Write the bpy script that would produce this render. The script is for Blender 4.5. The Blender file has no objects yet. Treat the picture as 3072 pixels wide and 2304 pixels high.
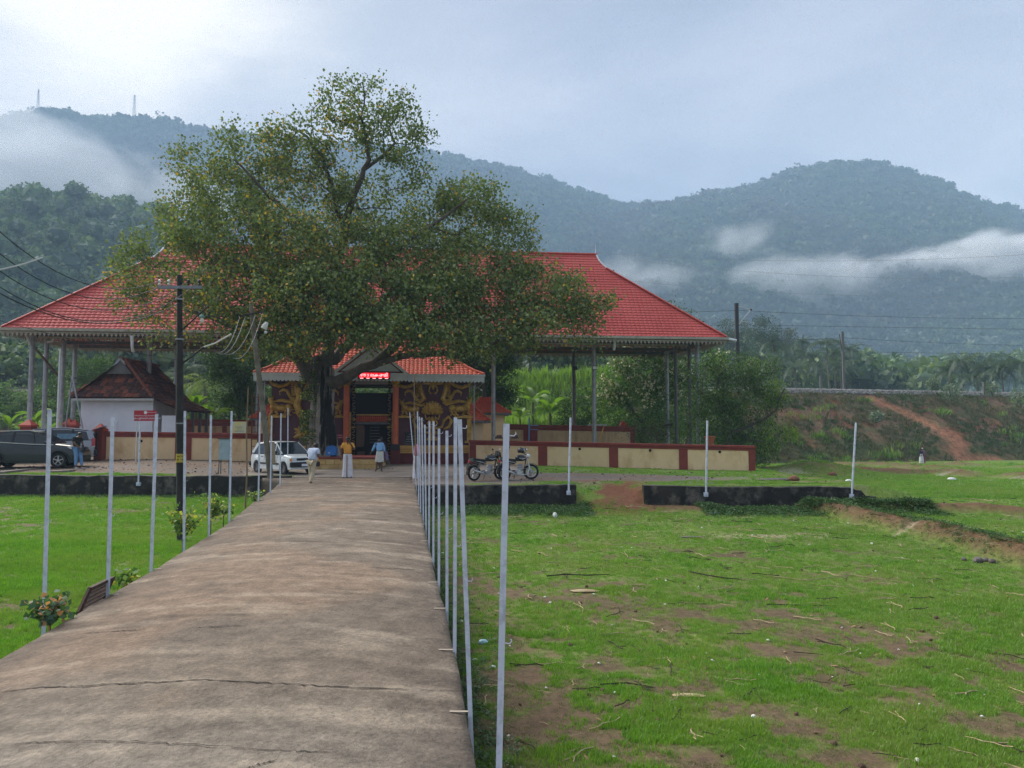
import bpy, bmesh, math, random
import numpy as np
from mathutils import Vector, Matrix, Euler

# ------------------------------------------------------------------ camera, sky, sun, exposure
SC = bpy.context.scene
COL = SC.collection
F = 2250.0                                   # focal length in pixels of the 3072 px wide photograph
PITCH = math.atan(143.0 / F)
CAMZ = 1.65
cam_d = bpy.data.cameras.new("camera"); cam = bpy.data.objects.new("camera", cam_d); COL.objects.link(cam)
cam_d.sensor_width = 36.0; cam_d.lens = 36.0 * F / 3072.0
cam_d.clip_start = 0.05; cam_d.clip_end = 6000
cam.location = (0, 0, CAMZ); cam.rotation_euler = (math.radians(90) + PITCH, 0, 0)
SC.camera = cam
SC.render.engine = 'CYCLES'
SC.render.resolution_x, SC.render.resolution_y = 1024, 768
SC.view_settings.view_transform = 'Standard'; SC.view_settings.look = 'None'
SC.view_settings.gamma = 1.0; SC.view_settings.exposure = 1.26
SC.view_settings.use_curve_mapping = False
SC.cycles.max_bounces = 6; SC.cycles.diffuse_bounces = 3; SC.cycles.glossy_bounces = 2
SC.cycles.transmission_bounces = 4; SC.cycles.transparent_max_bounces = 8; SC.cycles.volume_bounces = 1
SC.cycles.volume_step_rate = 1.0; SC.cycles.volume_max_steps = 64
SC.cycles.use_adaptive_sampling = True; SC.cycles.adaptive_threshold = 0.012
SC.cycles.use_denoising = True; SC.cycles.denoiser = 'OPENIMAGEDENOISE'; SC.cycles.denoising_prefilter = 'NONE'
SC.cycles.sample_clamp_indirect = 5.0

SUN_AZ, SUN_EL = math.radians(-55), math.radians(40)   # azimuth from +Y towards +X
sdir = Vector((math.sin(SUN_AZ) * math.cos(SUN_EL), math.cos(SUN_AZ) * math.cos(SUN_EL), math.sin(SUN_EL)))
sun_d = bpy.data.lights.new("sun", 'SUN'); sun_o = bpy.data.objects.new("sun", sun_d); COL.objects.link(sun_o)
sun_d.energy = 3.2; sun_d.angle = math.radians(50); sun_d.color = (1.0, 0.95, 0.87)
sun_o.rotation_euler = (-sdir).to_track_quat('-Z', 'Y').to_euler()

world = bpy.data.worlds.new("World"); SC.world = world; world.use_nodes = True
nt = world.node_tree; nt.nodes.clear()
def N(tree, typ, **kw):
    n = tree.nodes.new(typ)
    for k, v in kw.items():
        if k.startswith('i_'):
            key = k[2:]; key = int(key) if key.isdigit() else key
            n.inputs[key].default_value = v
        else: setattr(n, k, v)
    return n
def LK(tree, a, b): tree.links.new(a, b)
def mathn(t, op, a, b=None, clamp=False):
    n = t.nodes.new('ShaderNodeMath'); n.operation = op; n.use_clamp = clamp
    for i, v in enumerate((a, b)):
        if v is None: continue
        if isinstance(v, (int, float)): n.inputs[i].default_value = v
        else: t.links.new(v, n.inputs[i])
    return n.outputs[0]
def ramp(t, fac, stops, interp='LINEAR'):
    n = t.nodes.new('ShaderNodeValToRGB'); n.color_ramp.interpolation = interp
    e = n.color_ramp.elements
    while len(e) < len(stops): e.new(0.5)
    for i, (p, c) in enumerate(stops):
        e[i].position = p; e[i].color = (*c, 1) if len(c) == 3 else c
    t.links.new(fac, n.inputs[0]); return n.outputs[0]
def mixc(t, fac, a, b, mode='MIX'):
    n = t.nodes.new('ShaderNodeMix'); n.data_type = 'RGBA'; n.blend_type = mode
    for sock, v in ((n.inputs[0], fac), (n.inputs[6], a), (n.inputs[7], b)):
        if isinstance(v, (int, float)): sock.default_value = v
        elif isinstance(v, tuple): sock.default_value = (*v, 1) if len(v) == 3 else v
        else: t.links.new(v, sock)
    return n.outputs[2]

sky = N(nt, 'ShaderNodeTexSky', sky_type='NISHITA', sun_disc=False, sun_elevation=SUN_EL, sun_rotation=SUN_AZ)
tc = N(nt, 'ShaderNodeTexCoord')
sep = N(nt, 'ShaderNodeSeparateXYZ'); LK(nt, tc.outputs['Generated'], sep.inputs[0])
zz = mathn(nt, 'ADD', mathn(nt, 'MAXIMUM', sep.outputs[2], 0.0), 0.16)
px_ = mathn(nt, 'DIVIDE', sep.outputs[0], zz); py_ = mathn(nt, 'DIVIDE', sep.outputs[1], zz)
cmb = N(nt, 'ShaderNodeCombineXYZ'); LK(nt, px_, cmb.inputs[0]); LK(nt, py_, cmb.inputs[1])
mp = N(nt, 'ShaderNodeMapping'); mp.inputs['Scale'].default_value = (0.55, 1.0, 1); mp.inputs['Rotation'].default_value = (0, 0, 0.5)
LK(nt, cmb.outputs[0], mp.inputs[0])
n1 = N(nt, 'ShaderNodeTexNoise', i_Scale=0.85, i_Detail=6.0, i_Roughness=0.52, i_Distortion=0.5); LK(nt, mp.outputs[0], n1.inputs['Vector'])
cl = ramp(nt, n1.outputs[0], [(0.32, (0.33, 0.365, 0.46)), (0.44, (0.45, 0.485, 0.60)), (0.54, (0.63, 0.65, 0.74)), (0.64, (0.88, 0.87, 0.88))])
dotn = N(nt, 'ShaderNodeVectorMath', operation='DOT_PRODUCT'); LK(nt, tc.outputs['Generated'], dotn.inputs[0])
gdir = Vector((math.sin(math.radians(-27)) * math.cos(math.radians(29)), math.cos(math.radians(-27)) * math.cos(math.radians(29)), math.sin(math.radians(29)))).normalized()
dotn.inputs[1].default_value = tuple(gdir)
n2 = N(nt, 'ShaderNodeTexNoise', i_Scale=2.1, i_Detail=7.0, i_Roughness=0.55, i_Distortion=0.3)
mp2 = N(nt, 'ShaderNodeMapping'); mp2.inputs['Scale'].default_value = (0.7, 1.0, 1); mp2.inputs['Location'].default_value = (3.1, 1.7, 0)
LK(nt, cmb.outputs[0], mp2.inputs[0]); LK(nt, mp2.outputs[0], n2.inputs['Vector'])
ang = mathn(nt, 'ARCCOSINE', mathn(nt, 'MINIMUM', dotn.outputs['Value'], 0.99999))
ed = mathn(nt, 'MULTIPLY', mathn(nt, 'SUBTRACT', n2.outputs[0], 0.5), 0.34)
gl = mathn(nt, 'ADD', ang, ed)
core = N(nt, 'ShaderNodeMapRange', interpolation_type='SMOOTHSTEP'); LK(nt, gl, core.inputs[0])
core.inputs[1].default_value = 0.235; core.inputs[2].default_value = 0.06; core.inputs[3].default_value = 0.0; core.inputs[4].default_value = 1.0
wide = N(nt, 'ShaderNodeMapRange', interpolation_type='SMOOTHSTEP'); LK(nt, gl, wide.inputs[0])
wide.inputs[1].default_value = 0.62; wide.inputs[2].default_value = 0.10; wide.inputs[3].default_value = 0.0; wide.inputs[4].default_value = 0.38
c2 = mixc(nt, wide.outputs[0], cl, (0.80, 0.80, 0.80))
c3 = mixc(nt, core.outputs[0], c2, (1.25, 1.18, 1.08))
bgA = N(nt, 'ShaderNodeBackground', i_Strength=0.1); LK(nt, sky.outputs[0], bgA.inputs[0])
bgB = N(nt, 'ShaderNodeBackground', i_Strength=0.455); LK(nt, c3, bgB.inputs[0])
mxs = N(nt, 'ShaderNodeMixShader', i_0=0.93); LK(nt, bgA.outputs[0], mxs.inputs[1]); LK(nt, bgB.outputs[0], mxs.inputs[2])
wo = N(nt, 'ShaderNodeOutputWorld'); LK(nt, mxs.outputs[0], wo.inputs[0])

# ------------------------------------------------------------------ helpers
_cp, _sp = math.cos(PITCH), math.sin(PITCH)
def ray(x, y):
    cx = (x - 1536.0) / F; cz = -(y - 1152.0) / F
    return Vector((cx, _cp - cz * _sp, _sp + cz * _cp))
def P(x, y, Y):
    d = ray(x, y); return Vector((0, 0, CAMZ)) + d * (Y / d.y)
def PZ(x, y, z):
    d = ray(x, y); return Vector((0, 0, CAMZ)) + d * ((z - CAMZ) / d.z)
def lerp(a, b, t): return a + (b - a) * t
def sstep(a, b, x):
    t = np.clip((x - a) / (b - a), 0, 1); return t * t * (3 - 2 * t)

# vectorised value noise
def _h(ix, iy, s):
    n = (ix.astype(np.int64) * 374761393 + iy.astype(np.int64) * 668265263 + s * 982451653) & 0xffffffff
    n = ((n ^ (n >> 13)) * 1274126177) & 0xffffffff
    return ((n ^ (n >> 16)) & 0xffff) / 65535.0
def vnoise(x, y, s=0):
    x = np.asarray(x, float); y = np.asarray(y, float)
    ix = np.floor(x); iy = np.floor(y); fx = x - ix; fy = y - iy
    fx = fx * fx * (3 - 2 * fx); fy = fy * fy * (3 - 2 * fy)
    a = _h(ix, iy, s); b = _h(ix + 1, iy, s); c = _h(ix, iy + 1, s); d = _h(ix + 1, iy + 1, s)
    return (a * (1 - fx) + b * fx) * (1 - fy) + (c * (1 - fx) + d * fx) * fy
def fbm(x, y, s=0, o=4):
    v = 0; a = 0.5; t = 0
    for i in range(o):
        v = v + a * vnoise(x, y, s + i * 17); t += a; a *= 0.5; x = x * 2.03 + 5.1; y = y * 2.03 + 3.7
    return v / t

LOCAL = set()
def root_of(o):
    while o.parent: o = o.parent
    return o
def settag(o, label=None, cat=None, group=None, kind=None):
    if label: o['label'] = label
    if cat: o['category'] = cat
    if group: o['group'] = group
    if kind: o['kind'] = kind
    return o
def thing(name, label, cat, loc=(0, 0, 0), rz=0.0, group=None, local=False):
    o = bpy.data.objects.new(name, None); COL.objects.link(o)
    o.empty_display_size = 0.2
    o.location = loc; o.rotation_euler = (0, 0, rz); settag(o, label, cat, group)
    if local: LOCAL.add(o.name)
    return o
def finish(me, name, mats, parent=None, smooth=False, kind=None, loc=None):
    o = bpy.data.objects.new(name, me); COL.objects.link(o)
    if not isinstance(mats, (list, tuple)): mats = [mats]
    for m in mats: me.materials.append(m)
    if parent:
        o.parent = parent
        r = root_of(parent)
        if r.name not in LOCAL:
            me.transform(Matrix.Translation(-Vector(r.location)))
    elif loc is not None:
        me.transform(Matrix.Translation(-Vector(loc))); o.location = loc
    if kind: o['kind'] = kind
    return o
def np_mesh(name, verts, faces_flat, nper, mats, parent=None, smooth=False, attrs=None, kind=None, loc=None, mi=None):
    """verts (n,3); faces_flat flat index array with nper verts per face."""
    verts = np.asarray(verts, np.float32); ff = np.asarray(faces_flat, np.int32).ravel()
    nf = len(ff) // nper
    me = bpy.data.meshes.new(name)
    me.vertices.add(len(verts)); me.vertices.foreach_set('co', verts.ravel())
    me.loops.add(len(ff)); me.loops.foreach_set('vertex_index', ff)
    me.polygons.add(nf); me.polygons.foreach_set('loop_start', np.arange(0, len(ff), nper, dtype=np.int32))
    if smooth: me.polygons.foreach_set('use_smooth', np.ones(nf, bool))
    if mi is not None: me.polygons.foreach_set('material_index', np.asarray(mi, np.int32))
    me.update(calc_edges=True)
    if attrs:
        for k, v in attrs.items():
            v = np.asarray(v, np.float32)
            if v.ndim == 2:
                a = me.color_attributes.new(k, 'FLOAT_COLOR', 'POINT')
                c = np.ones((len(verts), 4), np.float32); c[:, :3] = v
                a.data.foreach_set('color', c.ravel())
            else:
                a = me.attributes.new(k, 'FLOAT', 'POINT'); a.data.foreach_set('value', v)
    return finish(me, name, mats, parent, smooth, kind, loc)

class MB:
    def __init__(s): s.v = []; s.f = []; s.m = []; s.cm = 0
    def add(s, vs, fs):
        b = len(s.v); s.v += [tuple(v) for v in vs]
        for f in fs: s.f.append(tuple(b + i for i in f)); s.m.append(s.cm)
        return s
    def box(s, c, d, rz=0.0, R=None):
        x, y, z = d[0] / 2, d[1] / 2, d[2] / 2
        M = R if R is not None else Matrix.Rotation(rz, 3, 'Z')
        vs = [M @ Vector(p) + Vector(c) for p in ((-x, -y, -z), (x, -y, -z), (x, y, -z), (-x, y, -z), (-x, -y, z), (x, -y, z), (x, y, z), (-x, y, z))]
        return s.add(vs, [(0, 3, 2, 1), (4, 5, 6, 7), (0, 1, 5, 4), (1, 2, 6, 5), (2, 3, 7, 6), (3, 0, 4, 7)])
    def bar(s, a, b, w, h=None, up=(0, 0, 1)):
        a = Vector(a); b = Vector(b); h = h or w; d = (b - a); L = d.length; d.normalize()
        u = Vector(up)
        if abs(d.dot(u)) > 0.98: u = Vector((0, 1, 0))
        x = d.cross(u).normalized(); y = x.cross(d)
        vs = []
        for p in (a, b):
            for sx, sy in ((-1, -1), (1, -1), (1, 1), (-1, 1)): vs.append(p + x * sx * w / 2 + y * sy * h / 2)
        return s.add(vs, [(0, 1, 2, 3), (7, 6, 5, 4), (0, 4, 5, 1), (1, 5, 6, 2), (2, 6, 7, 3), (3, 7, 4, 0)])
    def tube(s, pts, rad, n=8, cap=True, sq=None):
        pts = [Vector(p) for p in pts]
        if isinstance(rad, (int, float)): rad = [rad] * len(pts)
        rings = []; prev = None
        for i, p in enumerate(pts):
            d = (pts[min(i + 1, len(pts) - 1)] - pts[max(i - 1, 0)])
            d = d.normalized() if d.length > 1e-9 else Vector((0, 0, 1))
            if prev is None:
                u = Vector((0, 0, 1)) if abs(d.z) < 0.9 else Vector((0, 1, 0))
                x = d.cross(u).normalized()
            else:
                x = (prev - d * prev.dot(d)); x = x.normalized() if x.length > 1e-6 else d.orthogonal().normalized()
            prev = x; y = d.cross(x); r = rad[i]
            rx, ry = (r, r) if isinstance(r, (int, float)) else r
            rings.append([p + x * rx * math.cos(2 * math.pi * k / n) + y * ry * math.sin(2 * math.pi * k / n) for k in range(n)])
        vs = [v for r in rings for v in r]; fs = []
        for i in range(len(rings) - 1):
            for k in range(n):
                a = i * n + k; b = i * n + (k + 1) % n; fs.append((a, b, b + n, a + n))
        if cap:
            fs.append(tuple(range(n - 1, -1, -1))); fs.append(tuple((len(rings) - 1) * n + k for k in range(n)))
        return s.add(vs, fs)
    def cyl(s, a, b, r0, r1=None, n=10): return s.tube([a, b], [r0, r1 if r1 is not None else r0], n)
    def lathe(s, prof, c=(0, 0, 0), n=16, sx=1, sy=1, axis=None, cap=True):
        M = axis if axis is not None else Matrix.Identity(3); c = Vector(c)
        vs = []; fs = []
        for r, z in prof:
            for k in range(n):
                t = 2 * math.pi * k / n; vs.append(M @ Vector((r * sx * math.cos(t), r * sy * math.sin(t), z)) + c)
        for i in range(len(prof) - 1):
            for k in range(n):
                a = i * n + k; b = i * n + (k + 1) % n; fs.append((a, b, b + n, a + n))
        if cap:
            fs.append(tuple(range(n - 1, -1, -1))); fs.append(tuple((len(prof) - 1) * n + k for k in range(n)))
        return s.add(vs, fs)
    def ball(s, c, r, n=10, m=7, R=None):
        if isinstance(r, (int, float)): r = (r, r, r)
        M = R if R is not None else Matrix.Identity(3); c = Vector(c); vs = [M @ Vector((0, 0, -r[2])) + c]
        for i in range(1, m):
            t = math.pi * i / m
            for k in range(n):
                p = 2 * math.pi * k / n
                vs.append(M @ Vector((r[0] * math.sin(t) * math.cos(p), r[1] * math.sin(t) * math.sin(p), -r[2] * math.cos(t))) + c)
        vs.append(M @ Vector((0, 0, r[2])) + c); fs = []
        for k in range(n): fs.append((0, 1 + (k + 1) % n, 1 + k))
        for i in range(m - 2):
            for k in range(n):
                a = 1 + i * n + k; b = 1 + i * n + (k + 1) % n; fs.append((a, b, b + n, a + n))
        L = len(vs) - 1; o = 1 + (m - 2) * n
        for k in range(n): fs.append((L, o + k, o + (k + 1) % n))
        return s.add(vs, fs)
    def prism(s, pts, fn, t0, t1):
        """closed 2D outline pts -> fn(p, t) gives 3D; extruded from t0 to t1"""
        n = len(pts); vs = [fn(p, t0) for p in pts] + [fn(p, t1) for p in pts]
        fs = [tuple(range(n - 1, -1, -1)), tuple(range(n, 2 * n))] + [(k, (k + 1) % n, (k + 1) % n + n, k + n) for k in range(n)]
        return s.add(vs, fs)
    def torus(s, c, R_, r, M=None, n=20, m=6):
        M = M if M is not None else Matrix.Identity(3); c = Vector(c); vs = []; fs = []
        for i in range(n):
            t = 2 * math.pi * i / n
            for k in range(m):
                p = 2 * math.pi * k / m
                vs.append(M @ Vector(((R_ + r * math.cos(p)) * math.cos(t), (R_ + r * math.cos(p)) * math.sin(t), r * math.sin(p))) + c)
        for i in range(n):
            for k in range(m):
                a = i * m + k; b = i * m + (k + 1) % m; c2_ = ((i + 1) % n) * m + (k + 1) % m; d = ((i + 1) % n) * m + k
                fs.append((a, d, c2_, b))
        return s.add(vs, fs)
    def quad(s, a, b, c, d): return s.add([a, b, c, d], [(0, 1, 2, 3)])
    def build(s, name, mats, parent=None, smooth=False, kind=None, loc=None, bevel=None, label=None, recalc=True):
        me = bpy.data.meshes.new(name); me.from_pydata(s.v, [], s.f)
        for i, p in enumerate(me.polygons): p.material_index = s.m[i]
        if recalc or bevel:
            bm = bmesh.new(); bm.from_mesh(me)
            if recalc: bmesh.ops.recalc_face_normals(bm, faces=bm.faces)
            if bevel:
                bmesh.ops.bevel(bm, geom=[e for e in bm.edges if len(e.link_faces) == 2 and e.calc_face_angle(0) > 0.5], offset=bevel, segments=2, profile=0.7, affect='EDGES', clamp_overlap=True)
            bm.to_mesh(me); bm.free()
        if smooth:
            me.polygons.foreach_set('use_smooth', [True] * len(me.polygons))
            try: me.set_sharp_from_angle(angle=math.radians(42))
            except Exception: pass
        me.update()
        o = finish(me, name, mats, parent, smooth, kind, loc)
        if label: o['label'] = label
        return o

def copy_thing(root, loc, rz=None, label=None, group=None, scale=None):
    c = root.copy(); COL.objects.link(c)
    def rec(src, dst):
        for ch in list(src.children):
            k = ch.copy(); COL.objects.link(k); k.parent = dst; k.matrix_parent_inverse = ch.matrix_parent_inverse.copy(); rec(ch, k)
    rec(root, c); c.location = loc
    if rz is not None: c.rotation_euler = (0, 0, rz)
    if scale is not None: c.scale = (scale,) * 3 if isinstance(scale, (int, float)) else scale
    if label: c['label'] = label
    if group: c['group'] = group
    return c

# ------------------------------------------------------------------ materials
def mat(name, col, rough=0.75, col2=None, nscale=3.0, bump=0.0, bscale=30.0, metal=0.0, spec=0.4, stain=None, stain_fac=0.5, sscale=1.2, streak=False, detail=5.0, coat=0.0, lo=0.48, hi=0.72, svec=(3.0, 3.0, 0.35)):
    m = bpy.data.materials.new(name); m.use_nodes = True; t = m.node_tree
    b = t.nodes['Principled BSDF']; b.inputs['Roughness'].default_value = rough
    b.inputs['Metallic'].default_value = metal; b.inputs['Specular IOR Level'].default_value = spec
    b.inputs['Coat Weight'].default_value = coat
    tc = N(t, 'ShaderNodeTexCoord'); c = tuple(col)
    vec = tc.outputs['Object']
    if col2 is not None:
        n = N(t, 'ShaderNodeTexNoise', i_Scale=nscale, i_Detail=detail, i_Roughness=0.6); LK(t, vec, n.inputs['Vector'])
        c = ramp(t, n.outputs[0], [(0.36, tuple(col)), (0.66, tuple(col2))])
    if stain is not None:
        n = N(t, 'ShaderNodeTexNoise', i_Scale=sscale, i_Detail=6.0, i_Roughness=0.65)
        if streak:
            mpn = N(t, 'ShaderNodeMapping'); mpn.inputs['Scale'].default_value = svec; LK(t, vec, mpn.inputs[0]); LK(t, mpn.outputs[0], n.inputs['Vector'])
        else: LK(t, vec, n.inputs['Vector'])
        f = N(t, 'ShaderNodeMapRange'); LK(t, n.outputs[0], f.inputs[0]); f.inputs[1].default_value = lo; f.inputs[2].default_value = hi; f.inputs[4].default_value = stain_fac
        c = mixc(t, f.outputs[0], c, tuple(stain))
    if isinstance(c, tuple): b.inputs['Base Color'].default_value = (*c, 1)
    else: LK(t, c, b.inputs['Base Color'])
    if bump > 0:
        n = N(t, 'ShaderNodeTexNoise', i_Scale=bscale, i_Detail=4.0); LK(t, vec, n.inputs['Vector'])
        bp = N(t, 'ShaderNodeBump', i_Strength=bump, i_Distance=0.02); LK(t, n.outputs[0], bp.inputs['Height']); LK(t, bp.outputs[0], b.inputs['Normal'])
    return m
def leafmat(name, c1, c2, c3=None, p3=0.85, trans=0.35, attr=None, patch=None, pscale=0.15, island=True, rough=0.5, gloss=0.035):
    """foliage: colour varies by leaf; diffuse + translucent + faint gloss"""
    m = bpy.data.materials.new(name); m.use_nodes = True; t = m.node_tree; t.nodes.clear()
    g = N(t, 'ShaderNodeNewGeometry'); oi = N(t, 'ShaderNodeObjectInfo')
    if attr:
        a = N(t, 'ShaderNodeAttribute', attribute_name=attr); r = a.outputs['Fac']
    elif island: r = g.outputs['Random Per Island']
    else: r = oi.outputs['Random']
    stops = [(0.0, c1), (p3 if c3 else 1.0, c2)]
    if c3: stops += [(min(p3 + 0.02, 0.99), c3)]
    c = ramp(t, r, stops)
    if patch:
        n = N(t, 'ShaderNodeTexNoise', i_Scale=pscale, i_Detail=3.0); LK(t, g.outputs['Position'], n.inputs['Vector'])
        f = N(t, 'ShaderNodeMapRange'); LK(t, n.outputs[0], f.inputs[0]); f.inputs[1].default_value = 0.4; f.inputs[2].default_value = 0.62; f.inputs[4].default_value = 0.85
        c = mixc(t, f.outputs[0], c, patch)
    d = N(t, 'ShaderNodeBsdfDiffuse'); LK(t, c, d.inputs[0])
    tr = N(t, 'ShaderNodeBsdfTranslucent'); c_t = mixc(t, 1.0, c, (1.0, 1.15, 0.6), 'MULTIPLY'); LK(t, c_t, tr.inputs[0])
    gl = N(t, 'ShaderNodeBsdfGlossy', i_Roughness=rough); gl.inputs[0].default_value = (0.9, 0.95, 1, 1)
    ms = N(t, 'ShaderNodeMixShader', i_0=trans); LK(t, d.outputs[0], ms.inputs[1]); LK(t, tr.outputs[0], ms.inputs[2])
    m2 = N(t, 'ShaderNodeMixShader', i_0=gloss); LK(t, ms.outputs[0], m2.inputs[1]); LK(t, gl.outputs[0], m2.inputs[2])
    o = N(t, 'ShaderNodeOutputMaterial'); LK(t, m2.outputs[0], o.inputs[0])
    return m
def emat(name, col, s):
    m = bpy.data.materials.new(name); m.use_nodes = True; b = m.node_tree.nodes['Principled BSDF']
    b.inputs['Base Color'].default_value = (*col, 1); b.inputs['Emission Color'].default_value = (*col, 1); b.inputs['Emission Strength'].default_value = s
    return m
def colattr_mat(name, rough=0.9, fine=((0.75,) * 3, (1.25,) * 3), fscale=14.0, bump=0.5, bscale=9.0, attr='Col', spec=0.2, fscale2=60.0):
    m = bpy.data.materials.new(name); m.use_nodes = True; t = m.node_tree; b = t.nodes['Principled BSDF']
    b.inputs['Roughness'].default_value = rough; b.inputs['Specular IOR Level'].default_value = spec
    a = N(t, 'ShaderNodeAttribute', attribute_name=attr); g = N(t, 'ShaderNodeNewGeometry')
    n = N(t, 'ShaderNodeTexNoise', i_Scale=fscale, i_Detail=6.0, i_Roughness=0.7); LK(t, g.outputs['Position'], n.inputs['Vector'])
    r = ramp(t, n.outputs[0], [(0.3, fine[0]), (0.7, fine[1])])
    c = mixc(t, 1.0, a.outputs['Color'], r, 'MULTIPLY')
    n3 = N(t, 'ShaderNodeTexNoise', i_Scale=fscale2, i_Detail=3.0); LK(t, g.outputs['Position'], n3.inputs['Vector'])
    c = mixc(t, 1.0, c, ramp(t, n3.outputs[0], [(0.3, (0.8, 0.8, 0.8)), (0.7, (1.2, 1.2, 1.2))]), 'MULTIPLY')
    LK(t, c, b.inputs['Base Color'])
    n2 = N(t, 'ShaderNodeTexNoise', i_Scale=bscale, i_Detail=7.0, i_Roughness=0.7); LK(t, g.outputs['Position'], n2.inputs['Vector'])
    bp = N(t, 'ShaderNodeBump', i_Strength=bump, i_Distance=0.03); LK(t, n2.outputs[0], bp.inputs['Height']); LK(t, bp.outputs[0], b.inputs['Normal'])
    return m

def gn_scatter(name, pts, scales, protos, mats=None, kind='stuff', label=None, cat=None, rots=None, seed=0, tilt=0.15, parent=None, extra=None):
    """one object whose points carry instances of prototype meshes (geometry nodes)"""
    pts = np.asarray(pts, np.float32)
    me = bpy.data.meshes.new(name); me.vertices.add(len(pts)); me.vertices.foreach_set('co', pts.ravel())
    a = me.attributes.new('sc', 'FLOAT', 'POINT'); a.data.foreach_set('value', np.asarray(scales, np.float32))
    rs = np.random.RandomState(seed + 5)
    rv = np.zeros((len(pts), 3), np.float32)
    rv[:, 0] = rs.uniform(-tilt, tilt, len(pts)); rv[:, 1] = rs.uniform(-tilt, tilt, len(pts)); rv[:, 2] = rs.uniform(0, 6.283, len(pts))
    a = me.attributes.new('rv', 'FLOAT_VECTOR', 'POINT'); a.data.foreach_set('vector', rv.ravel())
    a = me.attributes.new('pi', 'INT', 'POINT'); a.data.foreach_set('value', rs.randint(0, len(protos), len(pts)).astype(np.int32))
    me.update()
    o = bpy.data.objects.new(name, me); COL.objects.link(o)
    if parent: o.parent = parent
    settag(o, label, cat, None, kind)
    ng = bpy.data.node_groups.new(name + '_nodes', 'GeometryNodeTree')
    ng.interface.new_socket('Geometry', in_out='INPUT', socket_type='NodeSocketGeometry')
    ng.interface.new_socket('Geometry', in_out='OUTPUT', socket_type='NodeSocketGeometry')
    gi = ng.nodes.new('NodeGroupInput'); go = ng.nodes.new('NodeGroupOutput')
    sc = N(ng, 'GeometryNodeInputNamedAttribute', data_type='FLOAT'); sc.inputs[0].default_value = 'sc'
    rv_ = N(ng, 'GeometryNodeInputNamedAttribute', data_type='FLOAT_VECTOR'); rv_.inputs[0].default_value = 'rv'
    pi_ = N(ng, 'GeometryNodeInputNamedAttribute', data_type='INT'); pi_.inputs[0].default_value = 'pi'
    ji = ng.nodes.new('GeometryNodeJoinGeometry')
    for k, pr in enumerate(protos):
        oi = ng.nodes.new('GeometryNodeObjectInfo'); oi.inputs[0].default_value = pr; oi.transform_space = 'ORIGINAL'
        ip = ng.nodes.new('GeometryNodeInstanceOnPoints')
        cmp_ = ng.nodes.new('FunctionNodeCompare'); cmp_.data_type = 'INT'; cmp_.operation = 'EQUAL'
        ints = [s for s in cmp_.inputs if s.type == 'INT']
        ng.links.new(pi_.outputs[0], ints[0]); ints[1].default_value = k
        ng.links.new(gi.outputs[0], ip.inputs['Points']); ng.links.new(oi.outputs['Geometry'], ip.inputs['Instance'])
        ng.links.new(cmp_.outputs[0], ip.inputs['Selection'])
        ng.links.new(rv_.outputs[0], ip.inputs['Rotation']); ng.links.new(sc.outputs[0], ip.inputs['Scale'])
        ng.links.new(ip.outputs[0], ji.inputs[0])
    ng.links.new(ji.outputs[0], go.inputs[0])
    md = o.modifiers.new('scatter', 'NODES'); md.node_group = ng
    return o
def proto(name, mb, mats, smooth=False):
    o = mb.build(name, mats, smooth=smooth); COL.objects.unlink(o); return o
def leaf_cloud(name, cen, size, mats, parent, tint=None, droop=0.6, seed=1, aspect=0.8, kind=None, dirs=None, label=None):
    """many small leaf-shaped faces: a rhombus folded along its midrib (2 triangles each)"""
    rs = np.random.RandomState(seed); n = len(cen)
    size = np.broadcast_to(np.asarray(size, float), (n,)) * rs.uniform(0.7, 1.3, n)
    d = rs.normal(size=(n, 3)) if dirs is None else dirs + 0.4 * rs.normal(size=(n, 3))
    d[:, 2] = d[:, 2] * 0.6 - droop; d /= np.linalg.norm(d, axis=1)[:, None]
    w = rs.normal(size=(n, 3)); w -= (w * d).sum(1)[:, None] * d; w /= np.linalg.norm(w, axis=1)[:, None]
    nn = np.cross(d, w)
    a = cen; tip = cen + d * size[:, None]
    mid = cen + d * size[:, None] * 0.42
    l = mid + w * size[:, None] * 0.5 * aspect + nn * size[:, None] * 0.12
    r = mid - w * size[:, None] * 0.5 * aspect + nn * size[:, None] * 0.12
    V = np.stack([a, l, tip, r], 1).reshape(-1, 3)
    base = np.arange(n)[:, None] * 4
    Fc = np.concatenate([base + np.array([0, 1, 2]), base + np.array([0, 2, 3])], 1).reshape(-1)
    at = {'tint': np.repeat(rs.uniform(0, 1, n) if tint is None else tint, 4)}
    o = np_mesh(name, V, Fc, 3, mats, parent, attrs=at, kind=kind)
    if label: o['label'] = label
    return o
# ------------------------------------------------------------------ ground, path, retaining walls, embankment, hills
def lotz(x, y):
    x = np.asarray(x, float); y = np.asarray(y, float)
    L = sstep(-9, -20, x) if False else sstep(0, 1, (-9 - x) / 11.0)
    B = np.clip((y - 30) / 11.0, 0, 1)
    Rr = sstep(0, 12, x)
    return -0.21 + L * (0.09 + 0.34 * B) - 0.12 * Rr * np.clip((y - 26) / 10, 0, 1) + 0.06 * sstep(34, 42, y) * (1 - L) * (1 - Rr)
def lot_front(x): return np.where(np.asarray(x) < -5.9, 30.2, 26.35)
BUNDS = []
def bund(pxs, z, h, w, dirt=0.6):
    BUNDS.append((np.array([list(PZ(a, b, z))[:2] for a, b in pxs]), h, w, dirt))
bund([(2440, 1533), (2508, 1541), (2608, 1571), (2691, 1587), (2775, 1604), (2837, 1625), (2921, 1646), (2983, 1662), (3072, 1687), (3300, 1740)], -1.0, 0.38, 0.50, 0.95)
bund([(2500, 1534), (2580, 1532), (2662, 1537), (2775, 1537), (2921, 1541), (3072, 1550), (3400, 1556)], -1.05, 0.26, 0.5, 0.9)
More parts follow.
